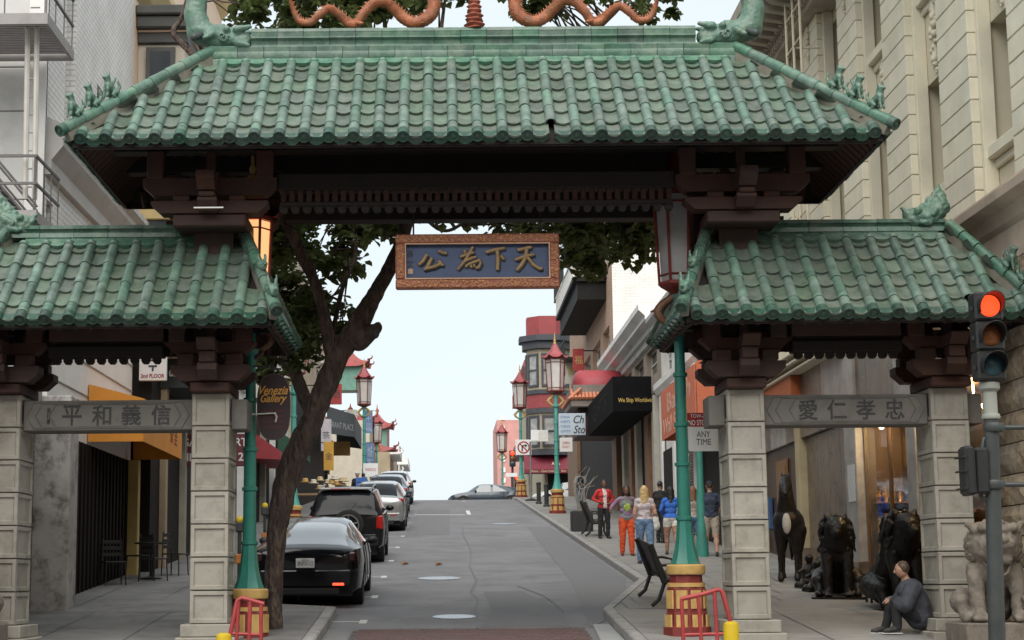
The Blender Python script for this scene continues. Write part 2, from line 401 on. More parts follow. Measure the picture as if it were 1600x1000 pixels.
for pts in ([(.5,26.4),(.56,28),(.52,29.6),(.62,31.5),(.5,33),(.68,36),(.6,40),(.75,47),(.62,55),(.7,62)], [(1.9,26.4),(2.0,29),(1.85,32),(1.45,34.5)], [(-1.7,26.45),(-.2,26.5),(1.2,26.42),(2.2,26.5)]):
    m = MB(); prev = None
    for i, (x, y) in enumerate(pts):
        w = .010+.010*random.random(); nx_ = (.0, w) if abs(pts[-1][0]-pts[0][0]) > 2 else (w, 0)
        m.v += [(x-nx_[0], y-nx_[1], zr(y)+.012), (x+nx_[0], y+nx_[1], zr(y)+.012)]
        if i: m.f.append((2*i-2, 2*i-1, 2*i+1, 2*i)); m.m.append(0)
    tag(m.build('road_crack', tar), kind='structure')
# parking stall ticks, centre mark and far line
for y in (27.6, 32.2, 37.2, 42.5, 48.3, 54.5, 61):
    m = MB(); x = -1.27
    m.quad((x-.06,y-.28,zr(y-.28)+.005),(x+.06,y-.28,zr(y-.28)+.005),(x+.06,y+.28,zr(y+.28)+.005),(x-.06,y+.28,zr(y+.28)+.005))
    m.quad((x-.9,y-.05,zr(y-.05)+.006),(x+.06,y-.05,zr(y-.05)+.006),(x+.06,y+.05,zr(y+.05)+.006),(x-.9,y+.05,zr(y+.05)+.006))
    tag(m.build('parking_mark', white_paint), kind='structure')
decal('lane_line', [(1.0,72),(1.16,72),(1.16,92),(1.0,92)], white_paint, .005)
decal('stop_line', [(-1.2,72.0),(.9,71.6),(.9,72.0),(-1.2,72.4)], white_paint, .006)

# ================================================================ THE GATE
GX, GY, GZ = .49, 23.9, zs(23.9)
stone = M('granite_block', (.35,.325,.275), .8, .1, 2.2, bump=.12, bscale=60, dirt=(.19,.175,.14,.7), dscale=2.6, dpos=.56, rnd=.09)
stone_dark = M('granite_lintel', (.165,.152,.137), .8, .14, 2.5, bump=.15, dirt=(.11,.105,.095,.7), dscale=2.2)
ink = M('carved_dark', (.05,.05,.048), .8)
cov_m = M('tile_cover_glaze', (.080,.142,.108), .32, .34, 5, bump=.1, bscale=22, rnd=.2, dirt=(.19,.21,.165,.65), dscale=4.5, dpos=.58, col2=(.12,.185,.148))
pan_m = M('tile_pan_glaze', (.098,.138,.103), .42, .32, 6, bump=.14, bscale=26, rnd=.22, dirt=(.165,.175,.135,.6), dscale=5, dpos=.55)
cap_m = M('tile_eave_glaze', (.032,.078,.055), .38, .35, 14, bump=.5, bscale=30, rnd=.2)
ridge_m = M('tile_ridge_glaze', (.08,.16,.115), .28, .28, 4, bump=.08, rnd=.18, dirt=(.23,.25,.19,.55), dscale=4, dpos=.58)
patina_m = M('glazed_ornament', (.085,.165,.122), .4, .35, 7, bump=.4, bscale=28, dirt=(.2,.24,.18,.6), dscale=6, dpos=.55)
hipwall_m = M('hip_wall', (.2,.185,.145), .7, .25, 5, dirt=(.13,.15,.11,.7), dscale=5)
terra_m = M('terracotta_dragon', (.36,.115,.048), .5, .5, 12, bump=.7, bscale=45, dirt=(.26,.15,.08,.7), dscale=8, dpos=.56)
wood_m = M('painted_timber', (.048,.017,.0105), .7, .3, 4, bump=.15, bscale=25, rnd=.15, dirt=(.06,.03,.02,.6), dscale=3)
wood_dk = M('dark_timber', (.011,.0055,.004), .7, .3, 4, bump=.15)
joint_g = M('joint_green', (.03,.05,.04), .9); deck_m = M('roof_boarding', (.012,.007,.0055), .8, .3, 3)
gate = thing('ceremonial_gate', 'triple arched street gate with green tiled roofs on stone pillars across the street', 'gate', (GX, GY, GZ))

# --- pillars: square stone blocks with a sunk panel in every face
def block_mesh(w, d, h, ins=.055, dep=.026):
    m = MB(); c = .010; x, y = w/2, d/2
    # outer chamfered shell without the four faces, then frames and sunk panels
    for ax in range(4):
        hw = (x if ax % 2 == 0 else y); dd = (y if ax % 2 == 0 else x)
        def P(u, z, o): 
            q = (u, -dd+o); a = ax*math.pi/2
            return (q[0]*math.cos(a)-q[1]*math.sin(a), q[0]*math.sin(a)+q[1]*math.cos(a), z)
        o4 = [(-hw+c, c), (hw-c, c), (hw-c, h-c), (-hw+c, h-c)]
        i4 = [(-hw+ins, ins), (hw-ins, ins), (hw-ins, h-ins), (-hw+ins, h-ins)]
        j4 = [(-hw+ins+.012, ins+.012), (hw-ins-.012, ins+.012), (hw-ins-.012, h-ins-.012), (-hw+ins+.012, h-ins-.012)]
        vs = [P(u, z, 0) for u, z in o4]+[P(u, z, 0) for u, z in i4]+[P(u, z, dep) for u, z in j4]+[P(-hw, 0, c), P(hw, 0, c), P(hw, h, c), P(-hw, h, c)]
        fs = [(8,9,10,11)]
        for k in range(4):
            k2 = (k+1) % 4; fs += [(k,k2,4+k2,4+k), (4+k,4+k2,8+k2,8+k), (12+k,12+k2,k2,k)]
        m.add(vs, fs)
    m.add([(-x,-y,0),(x,-y,0),(x,y,0),(-x,y,0)], [(3,2,1,0)]); m.add([(-x,-y,h),(x,-y,h),(x,y,h),(-x,y,h)], [(0,1,2,3)])
    return m.mesh('stone_block', stone, None, False)
PW, PD, PT, PB = .52, .8, zat(614, 23.5, 690), zat(972, 23.5, 690)
PT, PB = PT+.02, PB
NB = 7; BH = (PT-PB)/NB
bm_ = block_mesh(PW, PD, BH-.008); core_m = M('joint_dark', (.05,.047,.042), .9)
PIERX = [GX-6.5, GX-3.65, GX+3.65, GX+6.43]
for px_ in PIERX:
    m = MB(); m.b(px_-PW/2+.036, px_+PW/2-.036, GY-PD/2+.036, GY+PD/2-.036, PB, PT-.004)
    pr = m.build('pillar', core_m, gate)
    for k in range(NB): inst('stone_block', bm_, pr, Matrix.Translation((px_+random.uniform(-.003,.003), GY+random.uniform(-.003,.003), PB+k*BH+.004)))
    pl = MB(); pl.b(px_-.36, px_+.36, GY-.52, GY+.52, PB-.17, PB-.003, .012); pl.b(px_-.42, px_+.42, GY-.60, GY+.60, GZ-.1, PB-.174, .015); pl.build('plinth', stone, pr)
# --- lintels with the inscriptions
ZL1, ZL0 = zat(621, 23.6), zat(668, 23.6)
def hexpanel(m, x0, x1, zc, hh, y0, y1):
    m.prism('y', [(x0, zc), (x0+hh*.75, zc-hh), (x1-hh*.75, zc-hh), (x1, zc), (x1-hh*.75, zc+hh), (x0+hh*.75, zc+hh)], y0, y1)
for a, b, chars, small in ((PIERX[0], PIERX[1], '平和義信', True), (PIERX[2], PIERX[3], '愛仁孝忠', False)):
    x0, x1 = a+PW/2+.002, b-PW/2-.002; m = MB(); m.b(x0, x1, GY-.27, GY+.27, ZL0, ZL1, .01)
    lt = m.build('lintel', stone_dark, gate)
    zc, hh = (ZL0+ZL1)/2, (ZL1-ZL0)/2-.03
    m = MB(); 
    for k, dx in enumerate((.05, .17, .36)):
        X0, X1 = x0+dx, x1-dx; h2 = hh-.012*k
        pts = [(X0, zc), (X0+h2*.55, zc-h2), (X1-h2*.55, zc-h2), (X1, zc), (X1-h2*.55, zc+h2), (X0+h2*.55, zc+h2)]
        for i in range(6):
            p, q = pts[i], pts[(i+1) % 6]
            m.tube([(p[0], GY-.272, p[1]), (q[0], GY-.272, q[1])], .011, 4)
    m.build('carved_border', stone_dark, lt)
    wch = .265; xs0 = x0+(x1-x0)*(.235 if small else .22); st = (x1-x0)*.175
    for i, ch in enumerate(chars):
        lettering(ch, (xs0+i*st+.12, GY-.271, zc), (1,0,0), (0,0,1), wch, wch*1.05, ink, lt, .006, bold=.012, name='character')
    if small: lettering('孫\n科\n書', (xs0-.2, GY-.271, zc), (1,0,0), (0,0,1), .05, .22, ink, lt, .006, name='character')
    # stubs on the outer side of each pillar
    for px_, s_ in ((a, -1), (b, 1)):
        m = MB(); xa = px_+s_*(PW/2+.002); m.b(xa, xa+s_*.22, GY-.27, GY+.27, ZL0, ZL1, .01); m.build('lintel_stub', stone_dark, lt)

# --- tile pieces (local: x across, y up the slope, z out of the roof)
def cover_mesh(r0=.077, r1=.07, Lg=.5, n=9):
    m = MB(); vs = []
    for (r, y) in ((r0-.012, 0), (r0, 0), (r0, .03), (r1, Lg)):
        for k in range(n):
            th = R(-25)+R(230)*k/(n-1); vs.append((r*math.cos(th), y, .03+r*math.sin(th)))
    fs = []
    for i in range(3):
        for k in range(n-1): fs.append((i*n+k, i*n+k+1, (i+1)*n+k+1, (i+1)*n+k))
    m.add(vs, fs); return m.mesh('cover_tile', cov_m, 40)
PANW = .25
def pan_mesh(Lg=.41, n=6):
    m = MB(); vs = []
    for (y, z) in ((0, -.012), (0, .012), (Lg, .0)):
        for k in range(n):
            u = k/(n-1)*2-1; vs.append((u*PANW/2, y-(.035*(1-u*u) if y == 0 else 0), z+.035*u*u-.012+(.014 if y == 0 else 0)))
    fs = []
    for i in range(2):
        for k in range(n-1): fs.append((i*n+k, i*n+k+1, (i+1)*n+k+1, (i+1)*n+k))
    m.add(vs, fs); return m.mesh('pan_tile', pan_m, 40)
def cap_mesh():
    m = MB(); n = 14; vs = []; prof = [(.078, .06), (.083, -.075), (.07, -.075), (.066, -.06), (.03, -.06), (.026, -.074), (.0, -.076)]
    for (r, y) in prof:
        for k in range(n):
            th = 2*math.pi*k/n; vs.append((r*math.cos(th), y, .03+r*math.sin(th)))
    m.add(vs, [(i*n+k, i*n+(k+1) % n, (i+1)*n+(k+1) % n, (i+1)*n+k) for i in range(len(prof)-1) for k in range(n)])
    return m.mesh('eave_cap', cap_m, 40)
def drip_mesh():
    m = MB(); n = 11; w = .13; front = []; back = []; inn = []
    for k in range(n):
        u = k/(n-1)*2-1; d = -.10*(1-abs(u)**2.2)
        front.append((u*w, -.045, d-.0)); inn.append((u*w*.8, -.045, d*.78)); back.append((u*w, -.02, d))
    tf = [(u[0], -.045, .02+.02*(u[0]/w)**2) for u in front]; tb = [(u[0], .1, .01+.025*(u[0]/w)**2) for u in front]
    vs = front+inn+back+tf+tb; fs = []
    for k in range(n-1):
        fs += [(k,k+1,n+k+1,n+k), (n+k,n+k+1,3*n+k+1,3*n+k), (k,2*n+k,2*n+k+1,k+1), (3*n+k,3*n+k+1,4*n+k+1,4*n+k)]
    for i in range(n, 2*n): vs[i] = (vs[i][0], -.036, vs[i][2])
    m.add(vs, fs); return m.mesh('drip_tile', cap_m, 50, False)
COVER, PAN, CAPM, DRIP = cover_mesh(), pan_mesh(), cap_mesh(), drip_mesh()
HIPT = MB(); 
def hip_mesh():
    m = MB(); n = 9; vs = []
    for (r, y) in ((.06, 0), (.082, 0), (.082, .04), (.074, .34)):
        for k in range(n):
            th = R(-35)+R(250)*k/(n-1); vs.append((r*math.cos(th), y, r*math.sin(th)))
    m.add(vs, [(i*n+k, i*n+k+1, (i+1)*n+k+1, (i+1)*n+k) for i in range(3) for k in range(n-1)])
    return m.mesh('hip_tile', ridge_m, 40)
HIP = hip_mesh()
PANQ = []                                   # candidate pan tiles, largest first
class Roof:
    def __init__(s, name, xe0, xe1, xr0, xr1, d, ze, zt, skip=()):
        s.__dict__.update(locals()); s.Y = GY
        # boarding: the solid under the tiles
        m = MB(); t = .07; lo = -.045
        E = [(xe0+.03, GY-d+.03), (xe1-.03, GY-d+.03), (xe1-.03, GY+d-.03), (xe0+.03, GY+d-.03)]
        vs = [(x, y, ze+lo) for x, y in E]+[(xr0, GY, zt+lo), (xr1, GY, zt+lo)]+[(x, y, ze+lo-t) for x, y in E]+[(xr0, GY, zt+lo-t), (xr1, GY, zt+lo-t)]
        m.add(vs, [(0,1,5,4),(1,2,5),(2,3,4,5),(3,0,4),(6,10,11,7),(7,11,8),(8,11,10,9),(9,10,6),(0,6,7,1),(1,7,8,2),(2,8,9,3),(3,9,6,0)])
        s.root = m.build('roof', deck_m, gate)
        s.slope('front'); s.rest = MB()
        for sd in ('back', 'left', 'right'): s.slope(sd)
        s.rest.build('tile_field', [cov_m, pan_m, cap_m], s.root, 40, fix=False, kind='stuff')
        s.hips(); s.under()
    def geo(s, sd):
        if sd == 'front': return (s.xe0, s.xe1), (lambda u: Vector((u, GY-s.d, s.ze))), Vector((0,1,0)), s.d, (lambda u: min(1, (u-s.xe0)/(s.xr0-s.xe0), (s.xe1-u)/(s.xe1-s.xr1)))
        if sd == 'back': return (s.xe0, s.xe1), (lambda u: Vector((u, GY+s.d, s.ze))), Vector((0,-1,0)), s.d, (lambda u: min(1, (u-s.xe0)/(s.xr0-s.xe0), (s.xe1-u)/(s.xe1-s.xr1)))
        if sd == 'left': return (GY-s.d, GY+s.d), (lambda u: Vector((s.xe0, u, s.ze))), Vector((1,0,0)), s.xr0-s.xe0, (lambda u: 1-abs(u-GY)/s.d)
        return (GY-s.d, GY+s.d), (lambda u: Vector((s.xe1, u, s.ze))), Vector((-1,0,0)), s.xe1-s.xr1, (lambda u: 1-abs(u-GY)/s.d)
    def put(s, name, me, Mx, sd, mi, pri=0):
        if sd == 'front':
            if me is PAN: PANQ.append((pri, s, Mx)); return
            inst(name, me, s.root, Mx)
        else:
            s.rest.cur = mi; s.rest.add([Mx @ v.co for v in me.vertices], [tuple(p.vertices) for p in me.polygons])
    def slope(s, sd):
        (u0, u1), E, inw, run, tm = s.geo(sd)
        rise = s.zt-s.ze; Ls = math.hypot(run, rise); up = (inw*run+Vector((0,0,rise))).normalized()
        ac = inw.cross(Vector((0,0,1))); nn = ac.cross(up).normalized()
        def Mx(u, l, dz=0, sy=1.0, tilt=0):
            jit = random.uniform(-.02, .02); l += random.uniform(-.008, .008)
            y = (Matrix.Rotation(tilt+random.uniform(-.014,.010), 3, ac) @ up); z = ac.cross(y); xx = ac
            q = E(u)+up*l+nn*dz
            xx = (xx+y*jit).normalized()
            return Matrix(((xx.x, y.x*sy, z.x, q.x), (xx.y, y.y*sy, z.y, q.y), (xx.z, y.z*sy, z.z, q.z), (0,0,0,1)))
        n = max(2, round((u1-u0-.3)/.32)); st = (u1-u0-.3)/n; us = [u0+.15+st*i for i in range(n+1)]
        for i, u in enumerate(us):
            T = tm(u)*Ls-(.2 if tm(u) > .999 and sd == 'front' else .03); bad = sd == 'front' and i in s.skip
            if not bad: s.put('eave_cap', CAPM, Mx(u, 0), sd, 2)
            l = .06 if not bad else .27; first = True
            while l < T-.05:
                Lg = (.2 if first else .5) if not bad or not first else .45
                seg = min(Lg, T-l)
                s.put('cover_tile', COVER, Mx(u, l, 0 if not first else .003, seg/.5, -.01), sd, 0); l += seg; first = False
        for i in range(n):
            u = (us[i]+us[i+1])/2; T = min(tm(us[i]), tm(us[i+1]))*Ls+.1; s.put('drip_tile', DRIP, Mx(u, 0, 0), sd, 2)
            nr = max(5, round(Ls/.34)); dl = Ls/nr
            for k in range(nr):
                l = k*dl-.02
                if l > min(T, Ls-.05): break
                s.put('pan_tile', PAN, Mx(u, l, .002, (dl+.07)/.41, -.035), sd, 1, (s.name != 'main', k))
        # apron under the ridge, scalloped between the covers
        if sd == 'front':
            ap = MB()
            for i in range(n):
                u = (us[i]+us[i+1])/2
                if tm(us[i]) < .999 or tm(us[i+1]) < .999: continue
                a = Mx(u, Ls-.30, .035); w = st/2-.004
                pts = [(-w, .3), (-w, .09)]+[(w*.75*math.cos(R(180+180*k/6)), .09+.075*math.sin(R(180+180*k/6))) for k in range(7)]+[(w, .09), (w, .3)]
                k0 = len(ap.v); ap.prism('z', pts, -.02, .03); ap.xf(a, k0)
            for i, u in enumerate(us):
                if tm(u) < .999: continue
                k0 = len(ap.v); ap.ell((0,0,.03), (.082,.05,.082), 10, 6); ap.xf(Mx(u, Ls-.2, 0), k0)
            ap.build('ridge_apron', ridge_m, s.root, 40, kind='stuff')
    def hips(s):
        ends = [((s.xr0, GY, s.zt), (s.xe0, GY-s.d, s.ze)), ((s.xr1, GY, s.zt), (s.xe1, GY-s.d, s.ze)), ((s.xr0, GY, s.zt), (s.xe0, GY+s.d, s.ze)), ((s.xr1, GY, s.zt), (s.xe1, GY+s.d, s.ze))]
        s.hipline = []
        for k, (a, b) in enumerate(ends):
            a, b = Vector(a), Vector(b); dv = (a-b); Lh = dv.length; dv.normalize(); side = dv.cross(Vector((0,0,1))).normalized(); nn = side.cross(dv)
            h = .15; s.hipline.append((b, dv, nn, Lh, h))
            w = MB(); vs = []
            for t, hh in ((-.02, h), (.25, h), (Lh+.1, h)):
                for sg in (-1, 1):
                    for z in (-.03, hh): vs.append(b+dv*t+side*sg*.05+nn*z)
            fs = []
            for i in (0, 4): fs += [(i,i+1,i+5,i+4),(i+2,i+6,i+7,i+3),(i+1,i+3,i+7,i+5),(i,i+4,i+6,i+2)]
            fs += [(0,2,3,1),(8,9,11,10)]
            w.add(vs, fs); w.build('hip_wall', hipwall_m, s.root)
            n = max(3, round((Lh)/.34))
            for i in range(n):
                l = .0+i*(Lh/n); q = b+dv*l+nn*h
                Mx = Matrix(((side.x,dv.x,nn.x,q.x),(side.y,dv.y,nn.y,q.y),(side.z,dv.z,nn.z,q.z),(0,0,0,1)))
                inst('hip_tile', HIP, s.root, Mx)
            q = b-dv*.03+nn*(h-.03)
            inst('eave_cap', CAPM, s.root, Matrix(((side.x,dv.x,nn.x,q.x),(side.y,dv.y,nn.y,q.y),(side.z,dv.z,nn.z,q.z),(0,0,0,1))))
    def under(s):
        m = MB()       # rafters just under the boarding, all round
        for sd in ('front', 'back', 'left', 'right'):
            (u0, u1), E, inw, run, tm = s.geo(sd); rise = s.zt-s.ze; up = (inw*run+Vector((0,0,rise))); n = int((u1-u0)/.2)
            for i in range(n):
                u = u0+.15+(u1-u0-.3)*i/(n-1); T = min(.62, tm(u)-.05)
                if T < .1: continue
                a = E(u)+up*.04+Vector((0,0,-.17)); b = E(u)+up*T+Vector((0,0,-.17)); m.tube([a, b], .045, 4)
        m.build('rafter', wood_m, s.root, kind='stuff')
        f = MB(); e = .07
        f.b(s.xe0+e, s.xe1-e, GY-s.d+.05, GY-s.d+.09, s.ze-.13, s.ze-.06); f.b(s.xe0+e, s.xe1-e, GY+s.d-.09, GY+s.d-.05, s.ze-.13, s.ze-.06)
        f.b(s.xe0+.05, s.xe0+.09, GY-s.d+.095, GY+s.d-.095, s.ze-.13, s.ze-.06); f.b(s.xe1-.09, s.xe1-.05, GY-s.d+.095, GY+s.d-.095, s.ze-.13, s.ze-.06)
        f.build('eave_board', wood_dk, s.root)
def ridge(rf, x0, x1, z0, z1, seg, prof, par):
    n = round((x1-x0)/seg); st = (x1-x0)/n; h = z1-z0; m = MB()
    pts = [(GY+sg*w, z0+h*t) for sg, lst in ((-1, prof), (1, prof[::-1])) for (w, t) in lst]
    m.prism('x', pts, 0, st-.007); me = m.mesh('ridge_tile', ridge_m, 30, off=(0, GY, z0))
    c_ = MB(); c_.b(x0+.01, x1-.01, GY-min(w for w, t in prof)+.012, GY+min(w for w, t in prof)-.012, z0+.01, z1-.012); c_.build('ridge_core', joint_g, par)
    for i in range(n): inst('ridge_tile', me, par, Matrix.Translation((x0+i*st, GY+random.uniform(-.004,.004), z0+random.uniform(-.003,.003))))
RPROF = [(.11, 0), (.115, .02), (.11, .36), (.085, .40), (.075, .48), (.09, .60), (.125, .68), (.125, .73), (.10, .76), (.10, .97), (.08, 1)]
ZE, ZT = 5.78, 7.42
main = Roof('main', GX-5.34, GX+5.34, GX-3.68, GX+3.68, 1.9, ZE, ZT, skip=(19,))
ZR0, ZR1 = zat(90, GY-.1), zat(42, GY-.1)
m = MB(); m.b(GX-3.72, GX+3.72, GY-.13, GY+.13, ZT-.12, ZR0-.003); m.build('ridge_base', ridge_m, main.root)
ridge(main, GX-3.74, GX+3.74, ZR0, lerp(ZR0, ZR1, .42), .375, [(.125,0),(.13,.08),(.125,.5),(.118,.55),(.125,.9),(.11,1)], main.root)
ridge(main, GX-3.18, GX+3.18, lerp(ZR0, ZR1, .425), ZR1, .375, [(.075,0),(.07,.1),(.085,.3),(.125,.42),(.125,.5),(.095,.54),(.10,.78),(.105,.8),(.10,.97),(.085,1)], main.root)
SE, SZ = zat(493, GY-1.5), zat(368, GY-.05)
sl = Roof('side', GX-7.1, GX-2.70, GX-6.55, GX-3.3, 1.5, SE, SZ)
sr = Roof('side', GX+2.70, GX+7.3, GX+3.3, GX+6.6, 1.5, SE, SZ, skip=(11,))
SR0, SR1 = SZ+.0, zat(347, GY-.1)
for rf, x0, x1 in ((sl, GX-6.6, GX-3.24), (sr, GX+3.24, GX+6.6)):
    ridge(rf, x0, x1, SR0, SR1, .46, RPROF, rf.root)
PANQ.sort(key=lambda q: q[0])
for pri, rf, Mx in PANQ[:296]: inst('pan_tile', PAN, rf.root, Mx)
for rf in (main, sl, sr):
    m = MB()
    for pri, r2, Mx in PANQ[296:]:
        if r2 is rf: m.add([Mx @ v.co for v in PAN.vertices], [tuple(p.vertices) for p in PAN.polygons])
    if m.v: m.build('pan_tile_field', pan_m, rf.root, 40, fix=False, kind='stuff')

# --- bracket sets, posts, beams
def chamf(m, x0, x1, y0, y1, z0, z1, c): m.prism('y', [(x0, z1), (x0, z0+c), (x0+c*1.1, z0), (x1-c*1.1, z0), (x1, z0+c), (x1, z1)], y0, y1)
def chamfy(m, x0, x1, y0, y1, z0, z1, c): m.prism('x', [(y0, z1), (y0, z0+c), (y0+c*1.1, z0), (y1-c*1.1, z0), (y1, z0+c), (y1, z1)], x0, x1)
def brackets(x, lv, yf, par, hw):
    """lv: z of base0, base1, lowarm0, lowarm1, block1, uparm1, upblock1"""
    b0, b1, l1, k1, u1, t1 = lv
    yb = 2*GY-yf
    m = MB(); m.b(x-hw[0], x+hw[0], yf-.02, yb+.02, b0, b1, .02); m.build('bracket_base', wood_m, par)
    for ya_ in (yf-.06, yb-.26): m = MB(); chamf(m, x-hw[1], x+hw[1], ya_, ya_+.32, b1+.002, l1, .12); m.build('bracket_arm', wood_m, par)
    m = MB(); chamfy(m, x-.13, x+.13, yf-.32, yb+.32, b1+.004, l1-.003, .12); m.build('bracket_arm', wood_m, par)
    for dx in (-hw[2], hw[2]):
        for y0 in (yf-.08, yb-.16):
            m = MB(); m.b(x+dx-.115, x+dx+.115, y0, y0+.24, l1+.002, k1, .015); m.build('bracket_block', wood_m, par)
    for yc in (yf-.36, yb+.12):
        m = MB(); m.b(x-.11, x+.11, yc, yc+.24, l1+.002, k1, .015); m.build('bracket_block', wood_m, par)
    for ya_ in (yf-.04, yb-.2): m = MB(); chamf(m, x-hw[3], x+hw[3], ya_, ya_+.24, k1+.002, u1, .13); m.build('bracket_arm', wood_m, par)
    m = MB(); chamfy(m, x-.12, x+.12, yf-.55, yb+.55, k1+.004, u1-.003, .13); m.build('bracket_arm', wood_m, par)
    for dx in (-hw[4], hw[4]):
        for y0 in (yf-.06, yb-.18):
            m = MB(); m.b(x+dx-.115, x+dx+.115, y0, y0+.24, u1+.002, t1, .015); m.build('bracket_block', wood_m, par)
    for ya_ in (yf+.06, yb-.16): m = MB(); m.b(x-.06, x+.06, ya_, ya_+.1, u1+.002, t1); m.build('bracket_strut', wood_m, par)
YF = 23.35
zf = lambda y: zat(y, YF-.05)
slv = (PT+.002, zf(592), zf(567), zf(549), zf(531), zf(503))
for k, x in enumerate(PIERX): brackets(x, slv, YF, gate, (.27, .53, .32, .62, .45))
YM = 23.15; zm = lambda y: zat(y, YM-.05)
mlv = (zm(350), zm(330), zm(311), zm(302), zm(275), zm(232))
for x in (PIERX[1], PIERX[2]):
    m = MB(); m.b(x-.27, x+.27, GY-.3, GY+.3, slv[-1]-.3, mlv[0]-.002); m.build('upper_post', wood_m, gate)
    brackets(x, mlv, YM, gate, (.5, .80, .38, .92, .75))
# long beams between and past the brackets
def beam(name, x0, x1, y0, y1, z0, z1, mt=None, par=gate):
    m = MB(); m.b(x0, x1, y0, y1, z0, z1, .008); return m.build(name, mt or wood_dk, par)
b1 = beam('tie_beam', PIERX[1]+.93, PIERX[2]-.93, YM, YM+.3, zm(293), zm(268), wood_dk)
beam('tie_beam', PIERX[1]-1.5, PIERX[2]+1.5, YM+.02, YM+.28, mlv[-1]+.002, mlv[-1]+.22)
beam('tie_beam', PIERX[1]-1.5, PIERX[2]+1.5, 2*GY-YM-.28, 2*GY-YM-.02, mlv[-1]+.002, mlv[-1]+.22)
beam('tie_beam', PIERX[1]+.93, PIERX[2]-.93, 2*GY-YM-.3, 2*GY-YM, zm(313), zm(268))
beam('back_panel', PIERX[1]+.93, PIERX[2]-.93, GY-.04, GY+.04, zm(300), mlv[-1]+.5)
fm = MB(); fm.b(-.035, .035, -.05, .05, 0, .16); fmesh = fm.mesh('fret_block', wood_m)
n = 46; x0, x1 = PIERX[1]+1.0, PIERX[2]-1.0
fr = beam('fret_rail', x0-.05, x1+.05, YM+.05, YM+.2, zm(318), zm(311))
for i in range(n): inst('fret_block', fmesh, fr, Matrix.Translation((lerp(x0, x1, i/(n-1)), YM+.12, zm(311)+.001)))
tm_ = MB(); tm_.prism('y', [(-.055,0),(.055,0),(.055,-.05),(.03,-.085),(-.03,-.085),(-.055,-.05)], -.05, .05); tmesh = tm_.mesh('fret_tooth', wood_dk)
for i in range(34): inst('fret_tooth', tmesh, fr, Matrix.Translation((lerp(x0, x1, i/33), YM+.12, zm(318)-.001)))
for a, b in ((PIERX[0], PIERX[1]), (PIERX[2], PIERX[3])):
    x0, x1 = a+.64, b-.64
    beam('tie_beam', x0, x1, YF, YF+.25, zf(553), zf(536)); br = beam('tie_beam', x0, x1, YF+.02, YF+.24, zf(528), zf(508), wood_m)
    beam('tie_beam', a-.75, b+.75, YF+.0, YF+.22, slv[-1]+.002, slv[-1]+.2); beam('tie_beam', a-.75, b+.75, 2*GY-YF-.22, 2*GY-YF, slv[-1]+.002, slv[-1]+.2)
    beam('back_panel', x0, x1, GY-.04, GY+.04, zf(545), slv[-1]+.4)
    for i in range(10): inst('fret_tooth', tmesh, br, Matrix.Translation((lerp(x0+.1, x1-.1, i/9), YF+.12, zf(553)-.001)))

